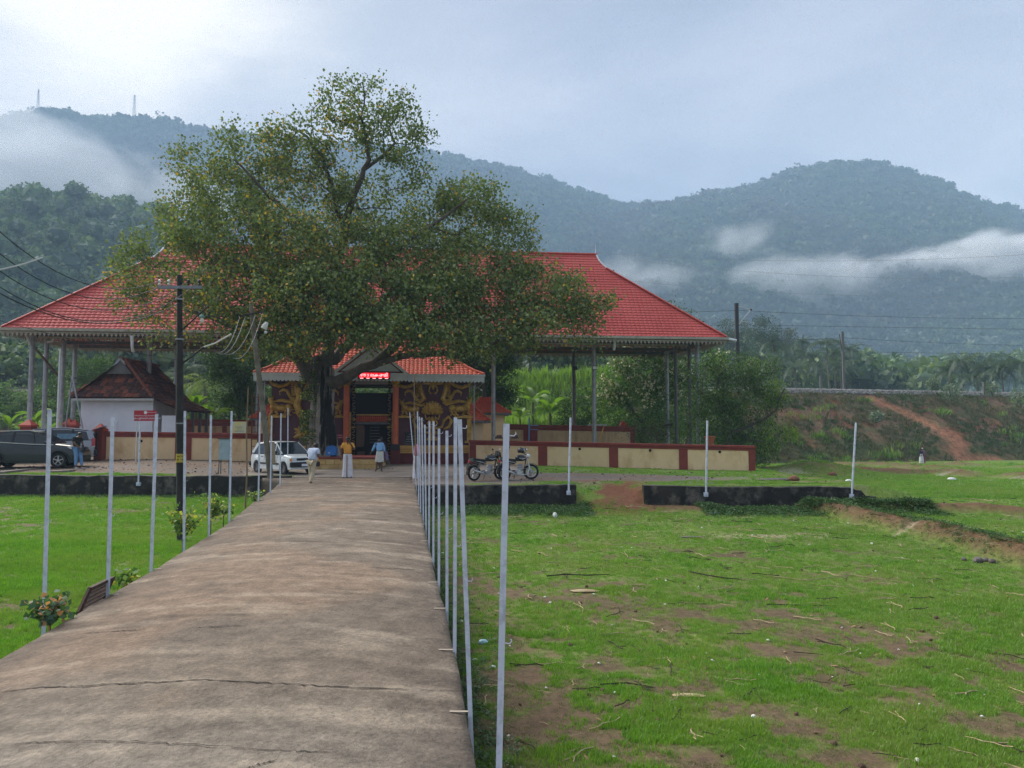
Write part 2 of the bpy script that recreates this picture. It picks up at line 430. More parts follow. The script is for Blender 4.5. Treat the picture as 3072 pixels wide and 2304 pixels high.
bund([(2300, 1420), (2379, 1424), (2483, 1421), (2587, 1433), (2775, 1430), (2858, 1434), (2962, 1441), (3072, 1448), (3500, 1460)], -1.3, 0.42, 0.8, 1.0)
bund([(2400, 1390), (2546, 1396), (2671, 1396), (2733, 1408), (2837, 1421), (2870, 1434)], -1.35, 0.42, 0.9, 1.0)
bund([(2690, 1392), (2850, 1395), (3072, 1402), (3400, 1410)], -1.4, 0.4, 0.9, 1.0)
bund([(1560, 1500), (1735, 1516), (1830, 1522), (1930, 1526), (2100, 1530)], -1.0, 0.12, 0.8, 0.8)
def seg_dist(x, y, pl):
    best = np.full(np.shape(x), 1e9)
    for (ax, ay), (bx, by) in zip(pl[:-1], pl[1:]):
        dx, dy = bx - ax, by - ay; t = np.clip(((x - ax) * dx + (y - ay) * dy) / (dx * dx + dy * dy + 1e-9), 0, 1)
        best = np.minimum(best, np.hypot(x - ax - t * dx, y - ay - t * dy))
    return best
def bund_f(x, y):
    h = np.zeros(np.shape(x)); dm = np.zeros(np.shape(x))
    wob = fbm(x * 1.3, y * 1.3, 7, 3) - 0.5
    for pl, hh, w, dirt in BUNDS:
        d = seg_dist(x, y, pl) + wob * 0.5 * w
        g = np.exp(-(np.maximum(d - w * 0.3, 0) / (w * 0.55)) ** 2)
        h = np.maximum(h, hh * g * (0.8 + 0.5 * fbm(x * 0.9, y * 0.9, 3, 3))); dm = np.maximum(dm, g * dirt)
    return h, dm
def in_lot(x, y):
    ins = (y > lot_front(x)) & (x < 12.6)
    return ins.astype(float)
def field_base(x, y):
    z = np.where(x < -3.0, -0.90, -1.0) + 0.0 * y
    z = z - 0.56 * sstep(33, 76, y) * sstep(-4, 6, x)
    z = z + 0.06 * (fbm(x * 0.35, y * 0.35, 11, 3) - 0.5) + 0.05 * (fbm(x * 1.6, y * 1.6, 21, 3) - 0.5)
    h, _ = bund_f(x, y)
    return z + h
def terrain(x, y):
    x = np.asarray(x, float); y = np.asarray(y, float)
    zf = field_base(x, y); zl = lotz(x, y) + 0.03 * (fbm(x * 0.8, y * 0.8, 31, 3) - 0.5)
    s = (y > lot_front(x)).astype(float)
    # a worn ramp between the two right-hand retaining walls
    rampm = sstep(1.9, 2.6, x) * (1 - sstep(4.0, 4.9, x))
    s_r = sstep(25.0, 28.8, y + 0.5 * (fbm(x * 1.2, y * 1.2, 5, 2) - 0.5))
    s = s * (1 - rampm) + s_r * rampm
    s = s * (1 - sstep(12.4, 16.0, x + 1.6 * (fbm(x * 0.3, y * 0.3, 8, 2) - 0.5)))
    # heap of earth beside the compound wall
    hx, hy = P(2440, 1380, 47)[:2]
    mound = 0.95 * np.exp(-(((x - hx) / 3.2) ** 2 + ((y - hy) / 2.2) ** 2))
    z = zf * (1 - s) + zl * s + mound
    return z
def axis_pts(fine_a, fine_b, step, far_a, far_b, g=1.22):
    c = list(np.arange(fine_a, fine_b + 1e-6, step)); s = step; v = fine_b
    while v < far_b: s *= g; v += s; c.append(v)
    s = step; v = fine_a
    while v > far_a: s *= g; v -= s; c.insert(0, v)
    return np.array(c)
GX = axis_pts(-16, 22, 0.22, -2500, 2500); GY = axis_pts(1.0, 62, 0.24, -300, 2400)
# snap grid lines to both sides of the retaining-wall step
def snap(arr, v):
    i = np.argmin(abs(arr - v)); arr[i] = v
for v in (30.0, 30.3, 26.15, 26.45): snap(GY, v)
XX, YY = np.meshgrid(GX, GY)
ZZ = terrain(XX, YY)
far = sstep(100, 300, np.hypot(XX, YY)); ZZ = ZZ * (1 - far) + (-1.4) * far
def grass_density(x, y):
    """0..1 how much grass grows at a point of the fields"""
    # diagonal bare streaks on the right-hand field
    u = x * 0.80 + y * 0.60; v = -x * 0.60 + y * 0.80
    n = fbm(u * 1.3 + 3, v * 0.34, 41, 4); n2 = fbm(x * 1.9, y * 1.9, 43, 4); n3 = fbm(x * 4.3, y * 4.3, 47, 2)
    g = 0.44 * n + 0.32 * n2 + 0.24 * n3
    right = x > (-0.14 * y + 0.3)
    far_ = sstep(13, 21, y)
    thr = np.where(right, 0.475 - 0.125 * far_ - 0.10 * sstep(3.5, 9, x) * sstep(9, 13, y), 0.40)
    d = sstep(thr - 0.07, thr + 0.07, g)
    d = np.maximum(d * (0.60 + 0.40 * sstep(0.40, 0.56, n3)), 0.16 * (n3 > 0.45))
    # thin weeds next to the path edge on the right
    e = x - (-0.14 * y + 0.35)
    d = d * np.where(right & (e < 1.2), 0.55, 1.0)
    # pale footpath across the right field
    _, bd = bund_f(x, y)
    return np.clip(d * (1 - 0.92 * np.clip(bd * 1.3, 0, 1)), 0, 1)
def ground_colour(x, y):
    x = np.asarray(x, float); y = np.asarray(y, float); sh = np.shape(x)
    soil = np.stack([np.full(sh, 0.075), np.full(sh, 0.047), np.full(sh, 0.031)], -1)
    dry = np.array([0.140, 0.100, 0.058]); gr = np.array([0.095, 0.180, 0.024]); gr2 = np.array([0.150, 0.230, 0.040])
    red = np.array([0.150, 0.064, 0.036])
    n = fbm(x * 1.1, y * 1.1, 61, 4)[..., None]; m = fbm(x * 0.25, y * 0.25, 67, 3)[..., None]
    c = soil * (1 - n) + dry * n
    g = grass_density(x, y)[..., None]
    gc = gr * (1 - m) + gr2 * m
    gf = g * (0.55 + 0.40 * sstep(6, 20, y)[..., None])
    c = c * (1 - gf) + gc * gf
    _, bd = bund_f(x, y); bd = bd[..., None] * sstep(0.22, 0.45, fbm(x * 0.8, y * 0.8, 71, 3))[..., None]
    c = c * (1 - bd) + (0.5 * red + 0.5 * np.array([0.12, 0.085, 0.05])) * bd
    # pale track line over the right field (slab edge)
    ty = 19.3 + 0.02 * x + 0.35 * (fbm(x * 0.3, y * 0, 77, 2) - 0.5)
    tr = np.exp(-((y - ty) / 0.16) ** 2) * sstep(-2.0, 0.5, x) * (1 - sstep(12, 14, x)) * sstep(0.40, 0.60, fbm(x * 0.7, y * 0.2, 79, 3))
    tr = np.maximum(tr, 0.8 * np.exp(-((y - ty) / 0.5) ** 2) * sstep(4.0, 6.0, x) * (1 - sstep(7.5, 9, x)))
    c = c * (1 - tr[..., None]) + np.array([0.33, 0.27, 0.19]) * tr[..., None]
    # wet pale patches far right
    wp = sstep(0.60, 0.70, fbm(x * 0.30, y * 0.8, 83, 3)) * sstep(10, 14, x) * sstep(30, 34, y) * (1 - sstep(48, 52, y))
    c = c * (1 - 0.6 * wp[..., None]) + np.array([0.36, 0.36, 0.30]) * 0.6 * wp[..., None]
    # yard surface
    lm = ((y > lot_front(x)) & (x < 15)).astype(float)
    gravel = np.array([0.165, 0.140, 0.125]); brown = np.array([0.185, 0.135, 0.100])
    k = sstep(0.35, 0.65, fbm(x * 0.7, y * 0.7, 91, 4))[..., None]
    yc = gravel * (1 - k) + brown * k
    # right part: grass beyond the gravel oval
    gx = x - 2.0; gy = (y - 31.2)
    oval = 1 - sstep(0.8, 1.15, np.sqrt((gx / 7.5) ** 2 + (gy / 2.9) ** 2) + 0.35 * (fbm(x * 0.7, y * 0.7, 93, 3) - 0.5))
    go = (1 - oval) * sstep(0.0, 1.5, x) * (0.55 + 0.45 * sstep(0.3, 0.5, fbm(x * 1.4, y * 1.4, 95, 3)))
    edge = np.exp(-((y - 26.6) / 0.5) ** 2) * sstep(-3, -2, x) * sstep(0.35, 0.55, fbm(x * 0.9, y, 96, 3))
    edge_l = np.exp(-((y - 30.9) / 0.7) ** 2) * (x < -9) * sstep(0.44, 0.56, fbm(x * 0.35, y * 0.3, 97, 3))
    go = np.maximum(go, np.maximum(edge, edge_l))[..., None]
    yc = yc * (1 - go) + (gr * 0.75 + gr2 * 0.25) * go
    rd = (sstep(2.0, 2.8, x) * (1 - sstep(4.3, 5.4, x)) * sstep(23.6, 25.0, y) * (1 - sstep(28.2, 29.4, y)) * sstep(0.25, 0.5, fbm(x * 1.1, y * 1.1, 98, 3)))[..., None]
    sl = (sstep(9.5, 12, x) * (1 - sstep(16, 18, x)) * sstep(27, 29, y) * (1 - sstep(36, 38, y)) * sstep(0.5, 0.62, fbm(x * 0.45, y * 0.7, 99, 3)))[..., None]
    c = c * (1 - lm[..., None]) + yc * lm[..., None]
    c = c * (1 - rd) + red * rd
    c = c * (1 - 0.7 * sl) + (red * 0.6 + dry * 0.4) * 0.7 * sl
    hx, hy = P(2440, 1380, 47)[:2]
    md = np.exp(-(((x - hx) / 3.0) ** 2 + ((y - hy) / 2.0) ** 2))[..., None] * 0.8
    c = c * (1 - md) + (red * 0.4 + dry * 0.6) * md
    return c
cols = ground_colour(XX, YY)
ny, nx = XX.shape
idx = np.arange(ny * nx).reshape(ny, nx)
quads = np.stack([idx[:-1, :-1], idx[:-1, 1:], idx[1:, 1:], idx[1:, :-1]], -1).reshape(-1)
M_ground = colattr_mat('ground_soil', fine=((0.62, 0.62, 0.60), (1.38, 1.36, 1.32)), fscale=7.0, bump=0.7, bscale=5.0, fscale2=45)
np_mesh('ground', np.stack([XX, YY, ZZ], -1).reshape(-1, 3), quads, 4, M_ground, smooth=True, attrs={'Col': cols.reshape(-1, 3)}, kind='structure')

# the cambered concrete path
PL = [(-3.2, -2.7), (0.0, -3.2), (3.0, -3.68), (5.77, -3.97), (7.08, -4.18), (10.2, -4.71), (14.97, -5.65), (20.0, -6.85), (26.2, -8.19), (28.6, -8.7), (30.4, -10.3)]
PR = [(-3.2, 0.7), (0.0, 0.36), (3.9, -0.16), (6.07, -0.45), (9.3, -0.93), (15.5, -1.82), (22.0, -2.75), (26.6, -3.4), (29, -3.9), (30.4, -4.0)]
def pl_(t, T): return np.interp(t, [a for a, b in T], [b for a, b in T])
def path_c(y): return np.interp(y, [-5, 8, 20, 30, 34], [0.0, 0.0, -0.10, -0.19, -0.19])
def path_surf(x, y):
    l = pl_(y, PL); r = pl_(y, PR); u = (x - (l + r) / 2) / ((r - l) / 2)
    cam_ = 0.13 * (1 - sstep(24, 30, y))
    return path_c(y) - cam_ * np.abs(u) ** 2.2 + 0.007 * (fbm(x * 0.7, y * 0.7, 121, 3) - 0.5)
pys = np.concatenate([np.arange(-3, 12, 0.10), np.arange(12, 30.4, 0.25), [30.4]]); us = np.linspace(-1, 1, 61)
Yp = np.repeat(pys[:, None], 61, 1); Lp = pl_(pys, PL)[:, None]; Rp = pl_(pys, PR)[:, None]
edge_w = 0.022 * (fbm(np.zeros(len(pys)), pys * 1.7, 131, 4) - 0.5)[:, None] * 2
Xp = (Lp + Rp) / 2 + (Rp - Lp) / 2 * us[None, :] + edge_w * us[None, :]
Zp = path_surf(Xp, Yp) + 0.012 * (fbm(Xp * 5, Yp * 5, 133, 3) - 0.5)
# transverse cracks between slabs, cut into the surface
crk = np.zeros_like(Xp)
for yc_, w, slant in ((3.62, .012, .02), (4.42, .022, .06), (5.6, .016, -.05), (6.9, .012, .03), (9.0, .02, .04), (12.0, .03, -.02), (15.0, .05, .02), (19, .06, .0), (23, .07, .02)):
    line = yc_ + slant * (Xp + 2) + 0.10 * (fbm(Xp * 1.8, np.full_like(Xp, yc_), 135, 4) - 0.5)
    crk = np.maximum(crk, np.exp(-((Yp - line) / max(w, 0.05)) ** 2) * sstep(0.30, 0.5, fbm(Xp * 0.8, np.full_like(Xp, yc_ * 3), 137, 2)))
pc = np.stack([np.full(Xp.shape, 0.166), np.full(Xp.shape, 0.130), np.full(Xp.shape, 0.098)], -1)
k = fbm(Xp * 0.55, Yp * 0.9, 141, 4)[..., None]; pc = pc * (0.72 + 0.56 * k)
warm = sstep(0.46, 0.62, fbm(Xp * 0.5, Yp * 0.35, 143, 3))[..., None]
pc = pc * (1 - 0.35 * warm) + np.array([0.30, 0.19, 0.12]) * 0.35 * warm
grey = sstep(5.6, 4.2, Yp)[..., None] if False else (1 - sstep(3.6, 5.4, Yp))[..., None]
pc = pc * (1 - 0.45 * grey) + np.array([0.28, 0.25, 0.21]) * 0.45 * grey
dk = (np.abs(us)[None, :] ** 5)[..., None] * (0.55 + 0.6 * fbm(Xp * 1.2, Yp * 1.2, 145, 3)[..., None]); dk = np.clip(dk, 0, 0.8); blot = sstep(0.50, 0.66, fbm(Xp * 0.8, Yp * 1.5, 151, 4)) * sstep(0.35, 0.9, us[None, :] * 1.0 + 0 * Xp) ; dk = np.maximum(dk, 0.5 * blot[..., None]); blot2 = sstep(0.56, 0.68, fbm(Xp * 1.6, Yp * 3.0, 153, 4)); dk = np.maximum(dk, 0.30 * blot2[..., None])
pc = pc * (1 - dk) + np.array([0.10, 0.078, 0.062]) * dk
sp = sstep(0.62, 0.72, fbm(Xp * 0.9, Yp * 4.5, 147, 3))[..., None]
pc = pc * (1 - 0.42 * crk[..., None]) ; pc = pc * (1 - 0.35 * sp) + np.array([0.40, 0.33, 0.25]) * 0.35 * sp
nyp, nxp = Xp.shape
V = np.stack([Xp, Yp, Zp], -1)
side = V[:, :1].copy(); side[..., 2] = -1.6; side[..., 0] -= 0.12
side2 = V[:, -1:].copy(); side2[..., 2] = -1.6; side2[..., 0] += 0.12
edl = V[:, :1].copy(); edl[..., 2] -= 0.14; edl[..., 0] -= 0.03
edr = V[:, -1:].copy(); edr[..., 2] -= 0.14; edr[..., 0] += 0.03
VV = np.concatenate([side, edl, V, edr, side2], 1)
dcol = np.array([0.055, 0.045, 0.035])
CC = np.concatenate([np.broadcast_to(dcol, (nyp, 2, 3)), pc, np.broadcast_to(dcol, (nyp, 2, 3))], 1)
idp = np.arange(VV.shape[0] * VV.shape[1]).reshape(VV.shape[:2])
qp = np.stack([idp[:-1, :-1], idp[:-1, 1:], idp[1:, 1:], idp[1:, :-1]], -1).reshape(-1)
def path_material():
    m = colattr_mat('path_concrete', rough=0.88, fine=((0.62, 0.61, 0.60), (1.36, 1.35, 1.33)), fscale=5.0, bump=1.0, bscale=16.0, fscale2=34, spec=0.3)
    t = m.node_tree; b = t.nodes['Principled BSDF']; src = b.inputs['Base Color'].links[0].from_socket
    g = N(t, 'ShaderNodeNewGeometry')
    # long cracks and dark stains: voronoi edges stretched across the path
    mp_ = N(t, 'ShaderNodeMapping'); mp_.inputs['Scale'].default_value = (0.085, 0.62, 1); LK(t, g.outputs['Position'], mp_.inputs[0])
    nn = N(t, 'ShaderNodeTexNoise', i_Scale=1.6, i_Detail=4.0); LK(t, g.outputs['Position'], nn.inputs['Vector'])
    av = N(t, 'ShaderNodeVectorMath', operation='MULTIPLY_ADD'); LK(t, nn.outputs['Color'], av.inputs[0]); av.inputs[1].default_value = (0.07,) * 3; LK(t, mp_.outputs[0], av.inputs[2])
    vo = N(t, 'ShaderNodeTexVoronoi', feature='DISTANCE_TO_EDGE', i_Scale=1.0); LK(t, av.outputs[0], vo.inputs['Vector'])
    cr = N(t, 'ShaderNodeMapRange'); LK(t, vo.outputs[0], cr.inputs[0]); cr.inputs[1].default_value = 0.0006; cr.inputs[2].default_value = 0.0026; cr.inputs[3].default_value = 0.0; cr.inputs[4].default_value = 0.0
    c = mixc(t, cr.outputs[0], src, (0.045, 0.036, 0.03))
    # brushed ridges across the path
    mp3 = N(t, 'ShaderNodeMapping'); mp3.inputs['Scale'].default_value = (2.2, 5.0, 1); LK(t, g.outputs['Position'], mp3.inputs[0])
    ns = N(t, 'ShaderNodeTexNoise', i_Scale=1.0, i_Detail=5.0, i_Roughness=0.7); LK(t, mp3.outputs[0], ns.inputs['Vector'])
    c = mixc(t, 1.0, c, ramp(t, ns.outputs[0], [(0.30, (0.88, 0.88, 0.87)), (0.70, (1.10, 1.10, 1.10))]), 'MULTIPLY')
    LK(t, c, b.inputs['Base Color'])
    return m
M_path = path_material()
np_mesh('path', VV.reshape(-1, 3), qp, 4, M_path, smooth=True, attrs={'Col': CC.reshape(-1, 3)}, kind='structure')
def crack(pxs, w):
    rs = np.random.RandomState(int(pxs[0][1])); pts = []
    for (ax_, ay_), (bx_, by_) in zip(pxs[:-1], pxs[1:]):
        for t in np.linspace(0, 1, 14, endpoint=False): pts.append((lerp(ax_, bx_, t), lerp(ay_, by_, t)))
    pts.append(pxs[-1]); W3 = []
    for a_, b_ in pts:
        z = -.06
        for _ in range(3): q = PZ(a_, b_, z); z = float(path_surf(q.x, q.y))
        W3.append(Vector((q.x, q.y + rs.normal() * .006, z + .005)))
    mb = MB(); vs = []
    for i, q in enumerate(W3): ww = w * rs.uniform(.25, 1.2) * min(1, (i + .4) / 5, (len(W3) - i) / 5); vs += [q + Vector((0, -ww / 2, 0)), q + Vector((0, ww / 2, 0))]
    mb.add(vs, [(2 * i, 2 * i + 2, 2 * i + 3, 2 * i + 1) for i in range(len(W3) - 1)]); o = mb.build('path_crack', M_crack, None, kind='structure', recalc=False)
M_crack = mat('crack_shadow_soil', (0.028, 0.022, 0.018), 1.0)
for pxs, w in (([(0, 2076), (140, 2064), (300, 2056), (600, 2041), (820, 2050), (1010, 2062), (1390, 2075)], .016), ([(0, 2236), (200, 2226), (340, 2225), (560, 2233), (860, 2256), (1010, 2258)], .009), ([(235, 2310), (300, 2275), (345, 2238), (352, 2228)], .014), ([(700, 2320), (760, 2300), (830, 2282), (838, 2266)], .016), ([(250, 1900), (340, 1896), (430, 1889)], .020), ([(560, 1886), (640, 1881), (748, 1876)], .018), ([(880, 1891), (960, 1884)], .012), ([(1100, 1703), (1200, 1707), (1300, 1714)], .024), ([(1110, 1544), (1160, 1550), (1255, 1560)], .03), ([(880, 1624), (960, 1626), (1020, 1628)], .028), ([(760, 1582), (800, 1580)], .024), ([(1100, 1590), (1180, 1595)], .02), ([(1000, 1662), (1080, 1660)], .014)): crack(pxs, w)
mb = MB()
rs = np.random.RandomState(3)
# apron of concrete at the end of the path
M_apron = mat('yard_concrete', (0.20, 0.165, 0.135), 0.9, (0.27, 0.225, 0.185), 1.2, 0.4, 20, stain=(0.11, 0.09, 0.075), sscale=0.9)
ax = np.linspace(0, 1, 25); ay = np.linspace(30.3, 41.2, 30)
AX = []; AY = []
for y_ in ay:
    t = (y_ - 30.3) / 10.9; l = lerp(-10.4, -14.0, t ** 0.7); r = lerp(-3.3, 0.8, min(1, t * 1.6))
    AX.append(l + (r - l) * ax + 0.15 * (ax - 0.5) * math.sin(y_ * 3)); AY.append(np.full(25, y_))
AX = np.array(AX); AY = np.array(AY); AZ = terrain(AX, AY) + 0.012 + 0.02 * sstep(0, .12, np.minimum(ax, 1 - ax))[None, :]
ida = np.arange(AX.size).reshape(AX.shape)
np_mesh('yard_pavement', np.stack([AX, AY, AZ], -1).reshape(-1, 3), np.stack([ida[:-1, :-1], ida[:-1, 1:], ida[1:, 1:], ida[1:, :-1]], -1).reshape(-1), 4, M_apron, smooth=True, kind='structure')

# retaining walls: rough, black with algae
M_rwall = mat('algae_black_plaster', (0.012, 0.011, 0.010), 0.92, (0.034, 0.029, 0.024), 1.6, 0.9, 12, stain=(0.150, 0.130, 0.108), stain_fac=0.8, sscale=2.2, lo=.50, hi=.66)
M_rstone = mat('laterite_edge', (0.09, 0.05, 0.032), 0.95, (0.035, 0.028, 0.022), 3, 0.8, 14)
def wall_strip(name, label, x0, x1, yf, ztop, zbot, th=0.34, steps=None, group=None):
    rs = np.random.RandomState(int(abs(x0) * 10) + 1)
    root = thing(name, label, 'retaining wall', ((x0 + x1) / 2, yf + th / 2, zbot), group=group)
    n = max(8, int((x1 - x0) / 0.16)); xs = np.linspace(x0, x1, n); V = []; Fq = []
    rows = 7
    for i, x in enumerate(xs):
        zt = ztop(x) + 0.09 * (fbm(x * 1.6, 0.0, 5, 4) - 0.5)
        if steps:
            for sx, dz in steps:
                if x > sx: zt = ztop(x) - dz
        for j in range(rows):
            t = j / (rows - 1); z = lerp(zbot, zt, t)
            V.append((x, yf + 0.05 * (fbm(x * 1.9 + 9, z * 2.5, 6, 3) - 0.5) * 2 - 0.05 * (1 - t), z))
        V.append((x, yf + th, zt + 0.01)); V.append((x, yf + th, zbot))
    R = rows + 2
    for i in range(n - 1):
        for j in range(R - 1):
            a = i * R + j; Fq.append((a, a + R, a + R + 1, a + 1))
    mb = MB(); mb.add(V, Fq + [tuple(range(R)), tuple((n - 1) * R + j for j in range(R - 1, -1, -1))])
    mb.build('wall_body', M_rwall, root)
    mb = MB(); x = x0
    while x < x1 - 0.3:
        w = rs.uniform(0.35, 0.6)
        if rs.rand() < 0.75: mb.box((x + w / 2, yf - 0.02, zbot + rs.uniform(0.02, 0.10)), (w * 0.94, 0.16, rs.uniform(0.10, 0.2)), rz=rs.uniform(-.06, .06))
        x += w
    mb.build('footing_stones', M_rstone, root, bevel=0.02, kind='stuff')
    return root
wall_strip('retaining_wall', 'long black algae-stained retaining wall below the parked dark car, left of the path', -45, -8.85, 30.0, lambda x: -0.12 + 0.05 * min(1, max(0, (-14 - x) / 8)), -1.1)
wall_strip('retaining_wall', 'short black retaining wall below the motorcycles, right of the path', -3.35, 2.22, 26.12, lambda x: -0.215, -1.2)
wall_strip('retaining_wall', 'black retaining wall with a stepped right end, beyond the bare gap', 4.56, 13.22, 26.12, lambda x: -0.235 - 0.006 * (x - 4.5) , -1.2, steps=[(11.85, .10), (12.22, .30), (12.58, .48), (12.9, .64)])
# loose kerb slabs in front of the dark car
M_slab = mat('weathered_slab', (0.17, 0.14, 0.12), 0.9, (0.25, 0.21, 0.18), 2.5, 0.5, 20)
for i, (x0, y0, x1, y1, sz) in enumerate([(0, 1414, 135, 1400, .10), (60, 1388, 210, 1393, .07), (150, 1412, 215, 1408, .09)]):
    a = PZ(x0, y0 + 4, -0.02); b = PZ(x1, y1 + 4, -0.02)
    mb = MB(); mb.bar(a, b, 0.32, sz); o = mb.build('kerb_slab', M_slab, None, bevel=0.02, loc=tuple((a + b) / 2))
    settag(o, ['long tilted grey slab lying on the edge of the yard under the dark car', 'thin pale slab lying flat between the wheels of the dark car', 'short broken slab by the front wheel of the dark car'][i], 'slab')

# railway embankment
def emb_y0(x): return 76.0 + 0.29 * np.maximum(0, x - 26)
ex = np.linspace(-130, 150, 421); et = np.concatenate([np.linspace(0, 1, 34), [1.06, 1.12, 1.5, 1.9, 2.5, 3.4]])
EX, ET = np.meshgrid(ex, et)
def emb_h(t): return np.where(t <= 1, 8.2 * (t * 0.92 + 0.08 * np.sin(t * math.pi / 2)), np.where(t < 1.8, 8.25, 8.25 - (t - 1.8) * 5.4))
def emb_pt(x, t):
    y = emb_y0(x) + np.where(t <= 1, t * 9.5, 9.5 + (t - 1) * 9.5)
    z = -1.75 + emb_h(t) + np.where(t < 1, 0.5 * (fbm(x * 0.25, y * 0.25, 201, 4) - 0.5) * np.sin(np.clip(t, 0, 1) * math.pi) * 1.6 + 0.22 * (fbm(x * 1.1, y * 1.1, 203, 3) - 0.5), 0)
    return y, z
EY, EZ = emb_pt(EX, ET)
ec0 = np.array([0.110, 0.105, 0.050]); ec1 = np.array([0.175, 0.110, 0.070]); ec2 = np.array([0.21, 0.090, 0.052])
k1 = sstep(0.38, 0.60, fbm(EX * 0.25, EY * 0.9, 211, 4))[..., None]; k2 = sstep(0.60, 0.70, fbm(EX * 0.35, EY * 0.8, 213, 3))[..., None] * sstep(15, 20, EX)[..., None]
EC = ec0 * (1 - k1) + ec1 * k1; EC = EC * (1 - k2) + ec2 * k2
lowg = (sstep(0.45, 0.15, ET) if False else (1 - sstep(0.12, 0.4, ET)))[..., None]; EC = EC * (1 - 0.6 * lowg) + np.array([0.05, 0.085, 0.022]) * 0.6 * lowg
# the red footpath that climbs the embankment
fp_px = [(2588, 1176, 86.8 * 1.0), (2650, 1210, 0), (2720, 1240, 0), (2790, 1272, 0), (2850, 1305, 0), (2880, 1325, 0), (2868, 1355, 0), (2885, 1380, 0), (2930, 1394, 0), (3000, 1400, 0)]
def emb_hit(x, y):
    """the point of the embankment slope seen along a line of sight"""
    best = None
    for t in np.linspace(0, 1, 60):
        d = ray(x, y); Yg = 76 + 9.5 * t
        for _ in range(6):
            p = Vector((0, 0, CAMZ)) + d * (Yg / d.y); yy, z = emb_pt(np.array(p.x), np.array(t)); Yg = float(yy)
        e = abs(p.z - float(z))
        if best is None or e < best[0]: best = (e, p.x, t)
    return best[1], best[2]
fpp = [emb_hit(a, b) for a, b, _ in fp_px]
fd = seg_dist(EX, ET * 9.5, np.array([(a, t * 9.5) for a, t in fpp]))
fw = 0.42 + 0.5 * (1 - ET)
fm = np.exp(-(fd / fw) ** 4)[..., None]
EC = EC * (1 - fm) + np.array([0.36, 0.17, 0.095]) * fm
fmw = (np.exp(-(fd / (fw * 3.5)) ** 2) * sstep(0.45, 0.6, fbm(EX * 0.6, EY, 215, 3)))[..., None]
EC = EC * (1 - 0.6 * fmw) + np.array([0.20, 0.09, 0.055]) * 0.6 * fmw
EZ = EZ - 0.12 * fm[..., 0]
bl = sstep(0.955, 0.985, ET)[..., None] * (1 - sstep(1.3, 1.6, ET))[..., None]
EC = EC * (1 - bl) + (np.array([0.13, 0.125, 0.12]) * (0.8 + 0.5 * fbm(EX * 3, ET * 60, 219, 2)[..., None])) * bl
ide = np.arange(EX.size).reshape(EX.shape)
M_emb = colattr_mat('embankment_earth', fine=((0.45, 0.46, 0.42), (1.55, 1.5, 1.45)), fscale=2.2, bump=0.9, bscale=2.0, fscale2=11)
np_mesh('railway_embankment', np.stack([EX, EY, EZ], -1).reshape(-1, 3), np.stack([ide[:-1, :-1], ide[:-1, 1:], ide[1:, 1:], ide[1:, :-1]], -1).reshape(-1), 4, M_emb, smooth=True, attrs={'Col': EC.reshape(-1, 3)}, kind='structure')
# ballast stones along the top edge and two rails
rs = np.random.RandomState(9); n = 9000
bx = rs.uniform(20, 90, n); bt = rs.uniform(0.955, 1.10, n); by, bz = emb_pt(bx, bt)
stone = []
for k in range(3):
    mb = MB(); mb.ball((0, 0, 0), (0.10, 0.085, 0.07), 6, 4); stone.append(proto('stone_shape', mb, mat('ballast_stone', (0.13 + .05 * k, 0.125 + .05 * k, 0.12 + .05 * k), 0.9)))
gn_scatter('ballast_stones', np.stack([bx, by, bz + 0.05 + 0.12 * sstep(1.0, 1.08, bt)], 1), rs.uniform(0.8, 1.9, n), stone, label='grey ballast stones along the railway line', cat='ballast', tilt=1.2)
M_rail = mat('rail_steel', (0.16, 0.13, 0.12), 0.5, metal=0.6)
for q, dt in enumerate((1.08, 1.26)):
    pts = [(x, float(emb_pt(np.array(x), np.array(dt))[0]), 6.72) for x in np.linspace(-120, 140, 60)]
    mb = MB()
    for a, b in zip(pts[:-1], pts[1:]): mb.bar(a, b, 0.07, 0.17)
    o = mb.build('rail', M_rail, None, kind='structure')

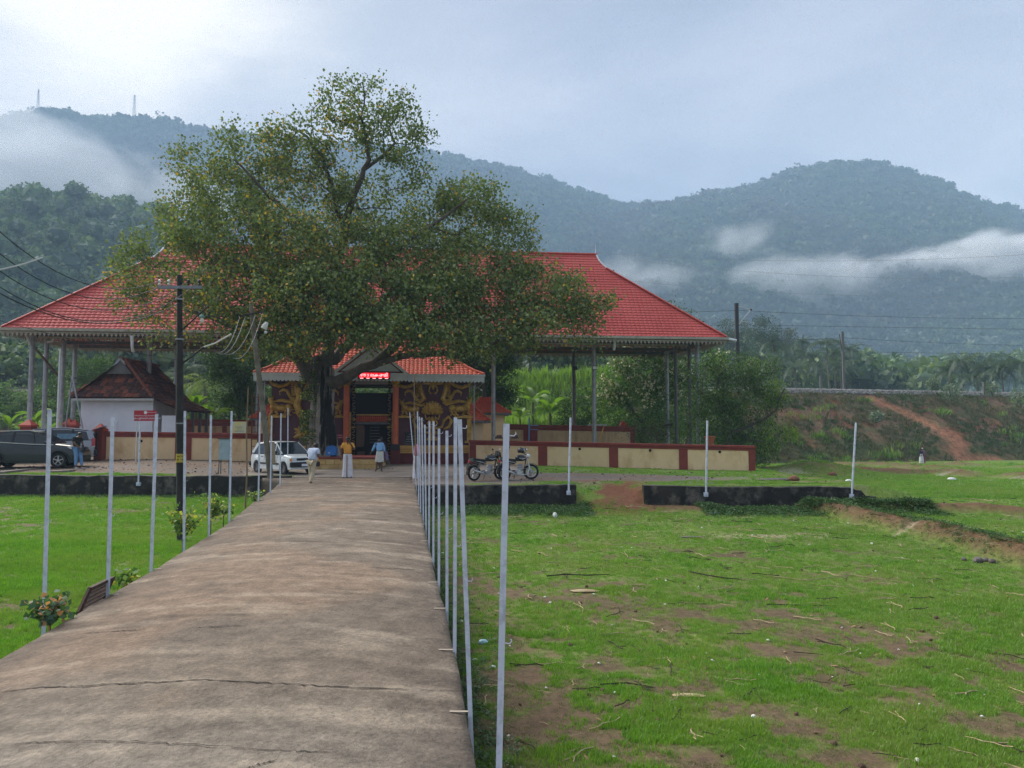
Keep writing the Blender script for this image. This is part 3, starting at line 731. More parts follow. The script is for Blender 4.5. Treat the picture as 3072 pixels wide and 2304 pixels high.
# ------------------------------------------------------------------ wooded hills
def hill(name, sky_px, D, base_z, depth, seed, rough=6.0, nrow=46, ext=None, colr=(0.045, 0.058, 0.036)):
    xs = np.array([a for a, b in sky_px], float); ys = np.array([b for a, b in sky_px], float)
    cpx = np.linspace(xs[0], xs[-1], 200); cy = np.interp(cpx, xs, ys)
    X = (cpx - 1536) / F * D
    Zr = CAMZ + (1295 - cy) / F * D - 4.0
    t = np.concatenate([np.linspace(0, 1, nrow), np.linspace(1.05, 2.0, 10)])
    XG = np.repeat(X[None, :], len(t), 0); TG = np.repeat(t[:, None], 200, 1)
    prof = np.where(TG <= 1, TG ** 0.92, 1 - 0.9 * (TG - 1))
    YG = D - depth + TG * depth
    ridge = fbm(XG / (D * 0.10), YG / (D * 0.22), seed, 4) - 0.5
    ZG = base_z + (Zr[None, :] - base_z) * prof + ridge * rough * 10 * np.sin(np.clip(TG, 0, 1) * math.pi)
    XG = XG + 0.35 * rough * (fbm(XG / 40, YG / 40, seed + 3, 2) - 0.5) * np.sin(np.clip(TG, 0, 1) * math.pi)
    idh = np.arange(XG.size).reshape(XG.shape)
    m = mat(name + '_floor', tuple(c * 0.6 for c in colr), 1.0, colr, 0.05)
    np_mesh(name, np.stack([XG, YG, ZG], -1).reshape(-1, 3), np.stack([idh[:-1, :-1], idh[:-1, 1:], idh[1:, 1:], idh[1:, :-1]], -1).reshape(-1), 4, m, smooth=True, kind='structure')
    def at(u, tt):
        uu = u * 199; tt_ = np.interp(tt, t, np.arange(len(t))); i = np.clip(uu.astype(int), 0, 198); j = np.clip(tt_.astype(int), 0, len(t) - 2); fu = uu - i; fv = tt_ - j
        def g(A): return (A[j, i] * (1 - fu) + A[j, i + 1] * fu) * (1 - fv) + (A[j + 1, i] * (1 - fu) + A[j + 1, i + 1] * fu) * fv
        return np.stack([g(XG), g(YG), g(ZG)], 1)
    return at
def crown_proto(name, seed, mats, n=260, leaf=0.42, flat=0.8, sparse=False):
    """unit-radius tree crown: an uneven volume of leaf clumps over a darker core"""
    rs = np.random.RandomState(seed); cen = []
    lobes = [(rs.normal(size=3) * np.array([.42, .42, .30]) + np.array([0, 0, .55]), rs.uniform(.35, .6)) for _ in range(9)]
    while len(cen) < n:
        c, r = lobes[rs.randint(len(lobes))]; d = rs.normal(size=3); d /= np.linalg.norm(d)
        if d[2] < -0.5: continue
        cen.append(c + d * r * rs.uniform(0.72, 1.08))
    cen = np.array(cen); cen[:, 2] = cen[:, 2] * flat
    w = rs.normal(size=(n, 3)); w /= np.linalg.norm(w, axis=1)[:, None]; u = np.cross(w, rs.normal(size=(n, 3))); u /= np.linalg.norm(u, axis=1)[:, None]
    s = leaf * rs.uniform(0.5, 1.1, n)[:, None]
    V = np.stack([cen - w * s * .5, cen + u * s * .4, cen + w * s * .6, cen - u * s * .45], 1).reshape(-1, 3)
    b = np.arange(n)[:, None] * 4; Fc = np.concatenate([b + np.array([0, 1, 2]), b + np.array([0, 2, 3])], 1).reshape(-1)
    me = bpy.data.meshes.new(name); me.vertices.add(len(V)); me.vertices.foreach_set('co', V.astype(np.float32).ravel())
    core = []
    nf = len(Fc) // 3
    me.loops.add(len(Fc)); me.loops.foreach_set('vertex_index', Fc.astype(np.int32)); me.polygons.add(nf); me.polygons.foreach_set('loop_start', np.arange(0, len(Fc), 3, dtype=np.int32))
    me.update(calc_edges=True)
    if not sparse:
        bm = bmesh.new(); bm.from_mesh(me)
        for c, r in lobes:
            bmesh.ops.create_icosphere(bm, subdivisions=1, radius=r * 0.78, matrix=Matrix.Translation(Vector((c[0], c[1], c[2] * flat))))
        bmesh.ops.create_cone(bm, segments=6, radius1=0.07, radius2=0.04, depth=1.3, matrix=Matrix.Translation((0, 0, -0.35)))
        bm.to_mesh(me); bm.free()
    me.materials.append(mats); o = bpy.data.objects.new(name, me); return o
FARLEAF = [leafmat('far_foliage_a', (0.022, 0.045, 0.022), (0.085, 0.120, 0.042), trans=0.2, island=False, patch=(0.080, 0.066, 0.056), pscale=0.006),
           leafmat('far_foliage_b', (0.045, 0.070, 0.028), (0.105, 0.140, 0.045), trans=0.2, island=False, patch=(0.095, 0.075, 0.062), pscale=0.006)]
FARP = [crown_proto('far_crown', 70 + i, FARLEAF[i % 2], 110, 0.55, 0.85) for i in range(4)] + [crown_proto('thin_crown', 80, FARLEAF[0], 80, 0.30, 1.2, True)]
NEARLEAF = [leafmat('hill_foliage_a', (0.034, 0.080, 0.026), (0.130, 0.205, 0.055), trans=0.25), leafmat('hill_foliage_b', (0.055, 0.105, 0.030), (0.190, 0.255, 0.070), trans=0.25), leafmat('hill_foliage_c', (0.045, 0.085, 0.035), (0.145, 0.190, 0.090), trans=0.25)]
NEARP = [crown_proto('hill_crown', 90 + i, NEARLEAF[i % 3], 620, 0.20, 0.95) for i in range(6)]
sky_left = [(-700, 420), (-300, 345), (0, 338), (70, 322), (140, 312), (175, 318), (215, 342), (300, 338), (400, 340), (445, 352), (480, 350), (530, 368), (640, 385), (760, 400), (900, 420), (1050, 425), (1200, 436), (1300, 455), (1370, 465), (1480, 490), (1560, 512), (1650, 542), (1740, 572), (1800, 592), (1880, 617), (1970, 627), (2100, 650), (2300, 700), (2700, 760)]
sky_right = [(1500, 800), (1700, 720), (1850, 660), (1940, 622), (2020, 603), (2100, 590), (2200, 572), (2300, 547), (2380, 520), (2430, 500), (2500, 487), (2560, 484), (2640, 492), (2720, 507), (2800, 532), (2870, 570), (2950, 602), (3000, 617), (3072, 642), (3300, 700), (3700, 760)]
sky_spur = [(2200, 1200), (2400, 1120), (2520, 1030), (2600, 978), (2680, 945), (2740, 925), (2800, 905), (2870, 880), (2950, 868), (3072, 860), (3400, 830), (3800, 850)]
at_l = hill('left_hill', sky_left, 1240, 2, 560, 301, 8)
at_r = hill('right_hill', sky_right, 1120, 2, 480, 311, 8)
at_s = hill('low_hill', sky_spur, 800, 0, 250, 321, 5)
at_n = hill('near_hill', [(-900, 500), (-400, 560), (0, 622), (120, 628), (210, 615), (300, 640), (400, 665), (520, 720), (700, 820), (900, 900), (1200, 985), (1500, 1040), (1700, 1110), (1900, 1190), (2100, 1260)], 400, -1, 240, 331, 4, colr=(0.05, 0.07, 0.03))
def forest(name, label, at, n, r0, r1, seed, protos, tmax=1.06, tp=1.0):
    rs = np.random.RandomState(seed); p = at(rs.uniform(0, 1, n), rs.uniform(0.02, 1, n) ** tp * tmax)
    s = rs.uniform(r0, r1, n) * (0.8 + 0.5 * fbm(p[:, 0] / 30, p[:, 1] / 30, seed, 2)); p[:, 2] += 0.15 * s
    gn_scatter(name, p, s, protos, label=label, cat='forest', seed=seed, tilt=0.2)
forest('hillside_forest', 'misty blue-green forest covering the distant hill behind the big tree', at_l, 15000, 7.0, 12.0, 1, FARP)
forest('hillside_forest', 'dark forest covering the rounded peak on the right', at_r, 15000, 6.6, 11.5, 2, FARP)
forest('hillside_forest', 'hazy forest on the low spur under the cloud bank', at_s, 5000, 5.0, 9.0, 3, FARP)
forest('hillside_forest', 'green mixed forest on the near hillside behind the pavilion', at_n, 2000, 5.6, 10.5, 4, NEARP, tmax=1.0)
# ------------------------------------------------------------------ buildings and walls
R_ = math.radians
M_cream = mat('cream_wall_paint', (0.74, 0.54, 0.31), 0.85, (0.80, 0.59, 0.35), 1.2, 0.15, 30, stain=(0.46, 0.26, 0.10), stain_fac=0.6, sscale=1.1, streak=True, svec=(1.2, 1.2, .7), lo=.5, hi=.7)
M_creamdirty = mat('stained_cream_paint', (0.60, 0.43, 0.25), 0.85, (0.50, 0.34, 0.19), 1.8, 0.2, 30, stain=(0.20, 0.13, 0.07), stain_fac=0.6, sscale=1.0, streak=True)
M_maroon = mat('maroon_wall_paint', (0.20, 0.030, 0.022), 0.7, (0.25, 0.045, 0.032), 2.0, 0.15, 30, stain=(0.07, 0.02, 0.016), stain_fac=0.5)
M_maroon2 = mat('red_cap_paint', (0.42, 0.060, 0.035), 0.65, (0.34, 0.045, 0.028), 2.0)
M_hole = mat('hole_dark', (0.01, 0.009, 0.008), 1.0)
M_pipe = mat('galvanised_pipe', (0.36, 0.37, 0.40), 0.45, (0.25, 0.26, 0.28), 3.0, metal=0.35, stain=(0.13, 0.11, 0.10), stain_fac=0.5, sscale=2.0, streak=True)
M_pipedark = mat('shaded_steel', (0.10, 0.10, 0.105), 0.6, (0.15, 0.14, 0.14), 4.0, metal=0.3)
M_white = mat('white_paint', (0.66, 0.68, 0.72), 0.6, (0.55, 0.57, 0.60), 4.0)
M_fascia = mat('fascia_cream_metal', (0.40, 0.37, 0.31), 0.6, (0.30, 0.27, 0.23), 3.0, stain=(0.20, 0.16, 0.12), streak=True)

def compound_wall(name, label, A, B, zA, zB, hA, hB, panels, cap=0.16, th=0.26, root_at=None, open_end=None, dirty=False):
    """wall from A to B (ground points) with raised frame, recessed cream panels and a rounded cap"""
    A = Vector((A[0], A[1], 0)); B = Vector((B[0], B[1], 0)); u = (B - A); L = u.length; u.normalize(); v = Vector((-u.y, u.x, 0))
    root = thing(name, label, 'wall', tuple(((A + B) / 2).to_tuple()[:2]) + ((zA + zB) / 2,))
    def W(s, d, t):
        f = s / L; z0 = lerp(zA, zB, f); return A + u * s + v * d + Vector((0, 0, z0 - 0.3 + t * 1.0))
    def blk(mb, s0, s1, d0, d1, t0, t1):
        def hh(s, t): return t * (lerp(hA, hB, s / L)) if t <= 1.001 else lerp(hA, hB, s / L) + (t - 1)
        vs = []
        for s in (s0, s1):
            for d, t in ((d0, t0), (d1, t0), (d1, t1), (d0, t1)):
                f = s / L; z0 = lerp(zA, zB, f); zz_ = z0 + (t * lerp(hA, hB, f) if t >= 0 else t)
                p = A + u * s + v * d; vs.append((p.x, p.y, zz_))
        mb.add(vs, [(0, 1, 2, 3), (7, 6, 5, 4), (0, 4, 5, 1), (1, 5, 6, 2), (2, 6, 7, 3), (3, 7, 4, 0)])
    mb = MB(); blk(mb, 0, L, 0.05, th, -0.25, 0.86); mb.build('wall_body', M_creamdirty if dirty else M_cream, root)
    # frame: pillars between the panels and the top band
    edges = [0.0] + [e for p in panels for e in p] + [L]
    for i in range(0, len(edges), 2):
        if edges[i + 1] - edges[i] > 0.02:
            mb = MB(); blk(mb, edges[i], edges[i + 1], 0.0, th + 0.02, -0.26, 0.80); mb.build('pillar', M_maroon, root, bevel=0.012)
    mb = MB(); blk(mb, 0, L, -0.003, th + 0.023, 0.80, 0.90); blk(mb, -0.03, L + 0.03, -0.06, th + 0.06, 0.902, 1.0); mb.build('coping', M_maroon, root, bevel=0.035)
    for p in panels:
        if p[1] - p[0] > 1.6 and not dirty:
            s = (p[0] + p[1]) / 2 + 0.1; f = s / L; c = A + u * s + v * 0.04; mb = MB(); mb.cyl((c.x, c.y - 0.0, lerp(zA, zB, f) + 0.95), (c.x - v.x * 0.012, c.y - v.y * 0.012, lerp(zA, zB, f) + 0.95), 0.075, n=10)
            mb.build('drain_hole', M_hole, root)
    return root, (A, B, u, v, L)
# right-hand front wall
Ar = P(1408, 1390, 41.2); Br = P(2267, 1410, 38.0)
def s_of(px, A, B):
    lo, hi = 0.0, 1.0
    for _ in range(40):
        m = (lo + hi) / 2; x = lerp(A[0], B[0], m); y = lerp(A[1], B[1], m)
        if 1536 + F * x / y < px: lo = m
        else: hi = m
    return lo * math.hypot(B[0] - A[0], B[1] - A[1])
pr = [(s_of(a, Ar, Br), s_of(b, Ar, Br)) for a, b in ((1428, 1614), (1641, 1826), (1853, 2035), (2061, 2243))]
wr, wri = compound_wall('compound_wall', 'maroon and cream compound wall right of the gatehouse, behind the motorcycles', Ar, Br, -0.12, -0.36, 1.31, 1.30, pr)
# burnt and rusty stains are real patches on the last panel
M_burn = mat('soot_patch', (0.07, 0.035, 0.018), 1.0, (0.16, 0.085, 0.04), 6)
# left-hand front wall
Al = P(287, 1372, 39.4); Bl = P(822, 1377, 41.4)
pl_px = [(310, 528), (577, 775)]
pl2 = [(s_of(a, Al, Bl), s_of(b, Al, Bl)) for a, b in pl_px]
wl, wli = compound_wall('compound_wall', 'maroon and cream compound wall left of the gatehouse, behind the grey meter cabinet', Al, Bl, 0.26, 0.02, 1.42, 1.52, pl2)
def gate_pillar(label, p, z0, h, w=0.42, parent=None):
    root = thing('gate_pillar', label, 'pillar', (p[0], p[1], z0)) if parent is None else parent
    mb = MB(); mb.box((p[0], p[1], z0 + h / 2 - 0.1), (w, w, h + 0.2)); mb.build('shaft', M_maroon, root, bevel=0.02)
    mb = MB(); mb.box((p[0], p[1], z0 + h + 0.05), (w + 0.12, w + 0.12, 0.1)); c = z0 + h + 0.1; k = (w + 0.12) / 2
    mb.add([(p[0] - k, p[1] - k, c), (p[0] + k, p[1] - k, c), (p[0] + k, p[1] + k, c), (p[0] - k, p[1] + k, c), (p[0], p[1], c + 0.33)], [(0, 1, 4), (1, 2, 4), (2, 3, 4), (3, 0, 4)])
    mb.build('pyramid_cap', M_maroon2, root); return root
q = P(299, 1372, 39.3); gate_pillar('maroon pillar with pointed cap at the left end of the cream wall, beside the silver van', q, 0.25, 1.42)
q = P(84, 1340, 42.5); gate_pillar('wide maroon pillar with pointed cap behind the roof of the dark car', q, 0.3, 1.62, 0.60)
q = P(205, 1340, 46.0); gate_pillar('maroon pillar with pointed cap half hidden behind the inner steel column', q, 0.3, 1.75, 0.42)
q = P(222, 1340, 45.0); gate_pillar('small maroon pillar with pointed cap against the white house', q, 0.3, 1.68, 0.34)
A2 = P(-420, 1340, 42.0); B2 = P(70, 1340, 42.6)
compound_wall('compound_wall', 'plain red-topped wall running out of the picture behind the dark car', A2, B2, 0.3, 0.3, 1.42, 1.36, [])
A2 = P(100, 1340, 42.9); B2 = P(212, 1340, 45.3)
compound_wall('compound_wall', 'short low red wall between the pointed pillars behind the silver van', A2, B2, 0.3, 0.3, 1.25, 1.32, [])
# rear compound walls
A3 = P(1470, 1320, 56); B3 = P(1905, 1324, 54)
compound_wall('compound_wall', 'low cream wall with bright red top at the back of the compound, below the cane', A3, B3, 0.15, 0.15, 2.1 + 0.0, 1.85, [(0.2, s_of(1570, A3, B3)), (s_of(1612, A3, B3), s_of(1890, A3, B3))], dirty=True)
q = P(1870, 1320, 56); gate_pillar('small red pillar with pointed cap on the rear wall below the flowering tree', q, 0.1, 2.0, 0.38)
A4 = P(560, 1320, 54); B4 = P(800, 1320, 55)
compound_wall('compound_wall', 'stained cream rear wall with red top behind the yellow poster', A4, B4, 0.2, 0.2, 2.35, 2.3, [(0.3, 2.4), (2.7, 5.3)], dirty=True)

# ---- tiled slopes
def tiled(mb, pt, v0, v1, rows, alim, period, amp, step, spp=4, nrm=None):
    """pt(a, v) -> point of the slope; alim(v) -> (a0, a1). Rows of curved tiles with a stepped lower edge"""
    vs = []; fs = []
    for r in range(rows):
        va = lerp(v0, v1, r / rows); vb = lerp(v0, v1, (r + 1.0) / rows); a0, a1 = alim((va + vb) / 2)
        if a1 - a0 < 0.05: continue
        k0 = math.ceil(a0 / period * spp); k1 = math.floor(a1 / period * spp)
        As = [a0] + [k * period / spp for k in range(k0, k1 + 1)] + [a1]
        b = len(vs)
        for a in As:
            wv = amp * abs(math.sin(math.pi * a / period)) ** 0.8
            p0 = Vector(pt(a, va)); p1 = Vector(pt(a, vb)); nn = nrm
            lip = p0 + nn * (step + wv); low = p0 + nn * wv * 0.2
            vs += [low, lip, p1 + nn * wv * 0.9]
        for i in range(len(As) - 1):
            o = b + i * 3; fs += [(o, o + 3, o + 4, o + 1), (o + 1, o + 4, o + 5, o + 2)]
    mb.add(vs, fs)
M_redroof = mat('red_sheet_roof', (0.49, 0.082, 0.070), 0.6, (0.57, 0.112, 0.094), 0.35, spec=0.3, stain=(0.38, 0.055, 0.042), stain_fac=0.4, sscale=0.4)
M_redridge = mat('red_ridge_sheet', (0.48, 0.070, 0.048), 0.55, spec=0.3)
# ---- the big open pavilion
PO = Vector((-31.0, 45.2, 0)); PYAW = math.atan2(4.8, 45.4)
pav = thing('roofed_pavilion', 'huge open pavilion with a red hipped sheet roof on tall steel columns behind the tree', 'pavilion', tuple(PO), PYAW, local=True)
LP, DP, ZE = 45.65, 10.0, 7.95
ZR = 14.55
def ridge_prof(f): return ZE + (ZR - ZE) * (0.95 * f + 0.05 * f * f)      # f: 0 eave, 1 ridge
VG = 0.82                                                                 # gablet base
def hipx(f): return 7.2 / VG * f if f < VG else 7.2 + 0.6 * (f - VG) / (1 - VG)
def front_pt(a, f): return (a, 5.0 * f, ridge_prof(f))
nF = Vector((0, -(ZR - ZE), 5.0)).normalized()
mb = MB(); tiled(mb, front_pt, 0, 1, 32, lambda f: (hipx(f) - 0.02, LP - hipx(f) + 0.02), 0.30, 0.030, 0.045, 4, nF); mb.build('roof_front_slope', M_redroof, pav, kind='stuff', recalc=False)
mb = MB()
for i in range(32):
    f0, f1 = i / 32, (i + 1) / 32
    mb.quad((LP - hipx(f0), 10 - 5 * f0, ridge_prof(f0) + .04), (hipx(f0), 10 - 5 * f0, ridge_prof(f0) + .04), (hipx(f1), 10 - 5 * f1, ridge_prof(f1)), (LP - hipx(f1), 10 - 5 * f1, ridge_prof(f1)))
mb.build('roof_rear_slope', M_redroof, pav, kind='stuff')
for sgn in (0, 1):
    mb = MB(); X0 = 0 if sgn == 0 else LP; s = 1 if sgn == 0 else -1
    nS = Vector((-s * (ZR - ZE) * VG, 0, 7.2)).normalized()
    def end_pt(b, f, X0=X0, s=s): return (X0 + s * 7.2 / VG * f, b, ridge_prof(f))
    tiled(mb, end_pt, 0, VG, 26, lambda f: (5 * f, 10 - 5 * f), 0.30, 0.030, 0.045, 4, nS)
    mb.build('roof_end_slope', M_redroof, pav, kind='stuff', recalc=False)
    # small gable over the end slope
    mb = MB(); xg = X0 + s * 7.2; xr = X0 + s * 7.8
    mb.add([(xg, 5 * VG, ridge_prof(VG)), (xg, 10 - 5 * VG, ridge_prof(VG)), (xr, 5, ridge_prof(1))], [(0, 1, 2)]); mb.build('gable', M_pipedark, pav)
    mb = MB()
    for b0, bs in ((0, 1), (10, -1)):
        mb.tube([(X0, b0, ZE + 0.05), (X0 + s * 7.2, b0 + bs * 5 * VG, ridge_prof(VG) + 0.08)], [(0.16, 0.07)] * 2, 8)
    mb.build('hip_cap', M_redridge, pav)
    mb = MB()
    for b0, bs in ((0, 1), (10, -1)):
        mb.tube([(xg - s * 0.02, b0 + bs * 5 * VG, ridge_prof(VG) + 0.06), (xg + s * .42, b0 + bs * 5 * (VG + 1) / 2, ridge_prof((VG + 1) / 2) + .08), (xr, 5, ridge_prof(1) + 0.1)], 0.06, 6)
    mb.cyl((xr, 5, ridge_prof(1)), (xr, 5, ridge_prof(1) + 0.75), 0.035, 0.01, 6)
    mb.build('gable_edge_strip', M_white, pav)
mb = MB(); mb.tube([(7.7, 5, ZR + 0.04), (LP - 7.7, 5, ZR + 0.04)], [(0.15, 0.09)] * 2, 8); mb.build('ridge_cap', M_redridge, pav)
# gutter, fascia, pendant fringe
mb = MB()
for y_ in (-0.10, 10.10): mb.box((LP / 2, y_, ZE - 0.09), (LP + 0.4, 0.16, 0.17))
for x_ in (-0.12, LP + 0.12): mb.box((x_, 5, ZE - 0.09), (0.16, 10.04, 0.168))
mb.build('gutter', M_fascia, pav, bevel=0.03)
def fringe(mb, a, b, z, h=0.34, w=0.26):
    a = Vector(a); b = Vector(b); L = (b - a).length; u = (b - a).normalized(); n = int(L / w); d = Vector((-u.y, u.x, 0)) * 0.02
    mb.bar(a + Vector((0, 0, z - 0.05)), b + Vector((0, 0, z - 0.05)), 0.03, 0.10)
    for i in range(n):
        c = a + u * (i + 0.5) * L / n
        o = [(-.06, -.10), (-.085, -.02), (-.085, -.08), (-.055, -.14), (-.035, -.16), (-.055, -.20), (0, -h), (.055, -.20), (.035, -.16), (.055, -.14), (.085, -.08), (.085, -.02)]
        o = [(-.10, -.06), (-.06, -.13), (-.085, -.17), (-.03, -.22), (0, -h), (.03, -.22), (.085, -.17), (.06, -.13), (.10, -.06)]
        mb.prism(o, lambda p, t: c + u * p[0] + Vector((0, 0, z + p[1])) + d * t, -0.5, 0.5)
mb = MB(); fringe(mb, (0, 0.02, 0), (LP, 0.02, 0), ZE - 0.20); fringe(mb, (LP, 0, 0), (LP, 10, 0), ZE - 0.20); fringe(mb, (0, 0, 0), (0, 10, 0), ZE - 0.2); fringe(mb, (0.3, 9.9, 0), (LP - 0.3, 9.9, 0), ZE - 0.2, w=0.3)
mb.build('pendant_fringe', M_fascia, pav, kind='stuff')
mb = MB(); fringe(mb, (1.2, 1.9, 0), (LP - 2.0, 1.9, 0), ZE - 0.28, h=.30, w=0.3); mb.build('inner_fringe', M_fascia, pav, kind='stuff')
# steelwork under the roof
mb = MB()
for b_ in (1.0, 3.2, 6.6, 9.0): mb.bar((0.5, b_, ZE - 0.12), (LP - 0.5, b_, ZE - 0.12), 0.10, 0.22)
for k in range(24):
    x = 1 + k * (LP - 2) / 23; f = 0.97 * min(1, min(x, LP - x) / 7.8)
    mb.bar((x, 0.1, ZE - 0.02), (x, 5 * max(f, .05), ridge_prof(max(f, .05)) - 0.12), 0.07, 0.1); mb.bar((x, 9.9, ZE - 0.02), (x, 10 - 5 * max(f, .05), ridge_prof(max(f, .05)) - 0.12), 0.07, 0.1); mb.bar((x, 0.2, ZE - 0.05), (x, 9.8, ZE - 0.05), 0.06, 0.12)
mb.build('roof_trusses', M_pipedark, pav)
ca, sa = math.cos(PYAW), math.sin(PYAW)
def to_pav(p): d = Vector((p[0], p[1], 0)) - PO; return (d.x * ca + d.y * sa, -d.x * sa + d.y * ca)
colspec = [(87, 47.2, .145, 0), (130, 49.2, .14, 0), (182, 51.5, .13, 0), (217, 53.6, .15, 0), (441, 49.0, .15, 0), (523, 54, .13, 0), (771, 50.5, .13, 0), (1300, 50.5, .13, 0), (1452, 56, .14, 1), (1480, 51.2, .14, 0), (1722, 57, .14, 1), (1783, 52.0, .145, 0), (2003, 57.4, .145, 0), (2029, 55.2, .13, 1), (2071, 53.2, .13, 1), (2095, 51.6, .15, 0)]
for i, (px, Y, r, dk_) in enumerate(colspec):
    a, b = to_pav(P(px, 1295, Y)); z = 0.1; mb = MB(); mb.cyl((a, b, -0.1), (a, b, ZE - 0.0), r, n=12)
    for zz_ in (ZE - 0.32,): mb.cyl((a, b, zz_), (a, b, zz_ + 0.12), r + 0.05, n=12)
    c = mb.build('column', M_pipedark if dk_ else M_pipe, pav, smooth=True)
# collars, floodlights, downpipes
def local_of(px, y, Y): p = P(px, y, Y); a, b = to_pav(p); return Vector((a, b, p.z))
for px, y, Y in ((2005, 1278, 57.3), (1452, 1268, 55.9)):
    p = local_of(px, y, Y); mb = MB(); mb.cyl(p, p + Vector((0, 0, 0.14)), 0.30, n=12); mb.build('loudspeaker_ring', M_hole, pav)
for px, y, Y in ((400, 1052, 46), (1842, 1045, 49.7), (1100, 1050, 48)):
    p = local_of(px, y, Y); mb = MB(); mb.tube([p + Vector((0, -.3, .9)), p + Vector((0, -.2, 0.2)), p + Vector((0, 0, -0.1))], 0.09, 8); mb.build('rain_spout', M_white, pav)
for px, y, Y in ((80, 1018, 46.9),):
    p = local_of(px, y, Y); mb = MB(); mb.tube([p + Vector((-.1, -.3, .55)), p + Vector((.1, 0, 0)), p + Vector((.16, .1, -.35))], 0.06, 8); mb.build('rain_spout', M_white, pav)
p = local_of(141, 1026, 49.0); mb = MB(); mb.tube([p, p + Vector((.35, -.05, .05)), p + Vector((.42, -.1, .3))], 0.075, 8); mb.build('rain_spout', M_white, pav)
p = local_of(2190, 1022, 49.9); mb = MB(); mb.tube([p + Vector((-.1, 0, .1)), p + Vector((.25, -.1, 0.02)), p + Vector((.4, -.1, 0))], 0.09, 8); mb.build('rain_spout', M_white, pav)
M_lamp = mat('floodlight_glass', (0.62, 0.66, 0.68), 0.25, spec=0.6)
M_black = mat('black_metal', (0.014, 0.014, 0.016), 0.5)
for px, y, Y, lab in ((1783, 1104, 51.8, 'square floodlight with a pale lens strapped to the bright steel column'), (1725, 1105, 56.8, 'square floodlight facing away on the dark steel column')):
    p = P(px, y, Y); root = thing('floodlight', lab, 'floodlight', tuple(p))
    mb = MB(); mb.box(p + Vector((0, -0.17, 0)), (0.36, 0.10, 0.30)); mb.build('housing', M_black, root, bevel=0.02)
    if px == 1783: mb = MB(); mb.box(p + Vector((0, -0.228, 0)), (0.27, 0.012, 0.21)); mb.build('lens', M_lamp, root)
# diagonal strut and tripod pole on the left
mb = MB(); a = P(98, 1035, 47.6); b = P(179, 1132, 48.6); mb.cyl(a, b, 0.07, n=8); o = mb.build('brace_pole', mat('rusty_tube', (0.11, 0.065, 0.04), 0.8), None, loc=tuple(b)); settag(o, 'rusty diagonal brace pole between the left columns of the pavilion', 'pole')
tp = thing('flag_mast', 'white mast with two splayed support legs and rings in front of the white house', 'mast', tuple(P(180, 1345, 46.0)))
mb = MB(); mb.cyl(P(170, 1345, 46), P(181, 1046, 46), 0.075, 0.06, 10); mb.build('mast_pole', M_white, tp)
t0 = P(217, 1128, 45.0)
mb = MB(); mb.cyl(P(190, 1330, 45), t0, 0.045, n=8); mb.cyl(P(258, 1335, 44.6), t0, 0.045, n=8); mb.build('support_leg', M_pipe, tp)
mb = MB(); mb.torus(t0 + Vector((0, .3, -.1)), 0.26, 0.03); mb.torus(t0 + Vector((0, .3, -.45)), 0.3, 0.03); mb.build('ring_clamp', M_pipedark, tp)

# ---- the small tiled house
M_lime = mat('lime_wash', (0.66, 0.68, 0.76), 0.85, (0.76, 0.78, 0.84), 0.8, 0.15, 20, stain=(0.36, 0.44, 0.66), stain_fac=0.25, sscale=0.7)
TILES = [mat('clay_tile_' + w, c, 0.8, c2, 7, 0.4, 30) for w, c, c2 in (('dark', (0.075, 0.026, 0.020), (0.035, 0.018, 0.016)), ('brown', (0.12, 0.036, 0.024), (0.06, 0.024, 0.018)), ('red', (0.22, 0.058, 0.030), (0.13, 0.04, 0.026)), ('orange', (0.30, 0.085, 0.040), (0.17, 0.05, 0.03)))]
house = thing('tiled_house', 'small white house with a dark mossy clay-tile roof behind the left wall', 'house', (-24.4, 46, 0))
HX0, HXR, HX1 = -27.2, -24.4, -22.1; HY0, HY1 = 46.0, 51.4; ZEv, ZRd = 3.75, 6.15; XS, ZS = -20.45, 2.95
mb = MB(); mb.box(((HX0 + 0.35 + HX1 - 0.25) / 2, (HY0 + .5 + HY1) / 2, 1.75), (HX1 - HX0 - 0.6, HY1 - HY0 - 0.9, 3.9)); mb.build('wall', M_lime, house)
mb = MB(); mb.box(((HX0 + HX1) / 2 + .1, HY0 + 0.12, ZEv - 0.10), (HX1 - HX0 - 0.1, 0.05, 0.16)); mb.build('eave_board', M_white, house)
mb = MB()
for sx, sz, sw, sh in ((-24.9, 2.3, .95, .05), (-24.9, 1.45, .95, .03), (-25.35, 1.9, .03, .85), (-24.45, 1.9, .03, .85)): mb.box((sx, HY0 + 0.488, sz), (sw, 0.03, sh))
mb.build('plaster_frame', M_lime, house)
for k in range(5):
    y_ = 46.6 + k * 1.1; mb = MB(); mb.box((-20.75, y_, 1.4), (0.16, 0.16, 3.1)); mb.build('verandah_post', M_pipedark if k else M_white, house)
mb = MB(); mb.box((-21.35, 46.75, 1.35), (0.85, 0.14, 2.6)); mb.build('side_wall', M_lime, house)
mb = MB(); mb.box((-21.0, 49.2, 0.8), (0.08, 3.5, 0.9)); mb.build('verandah_parapet', M_lime, house)
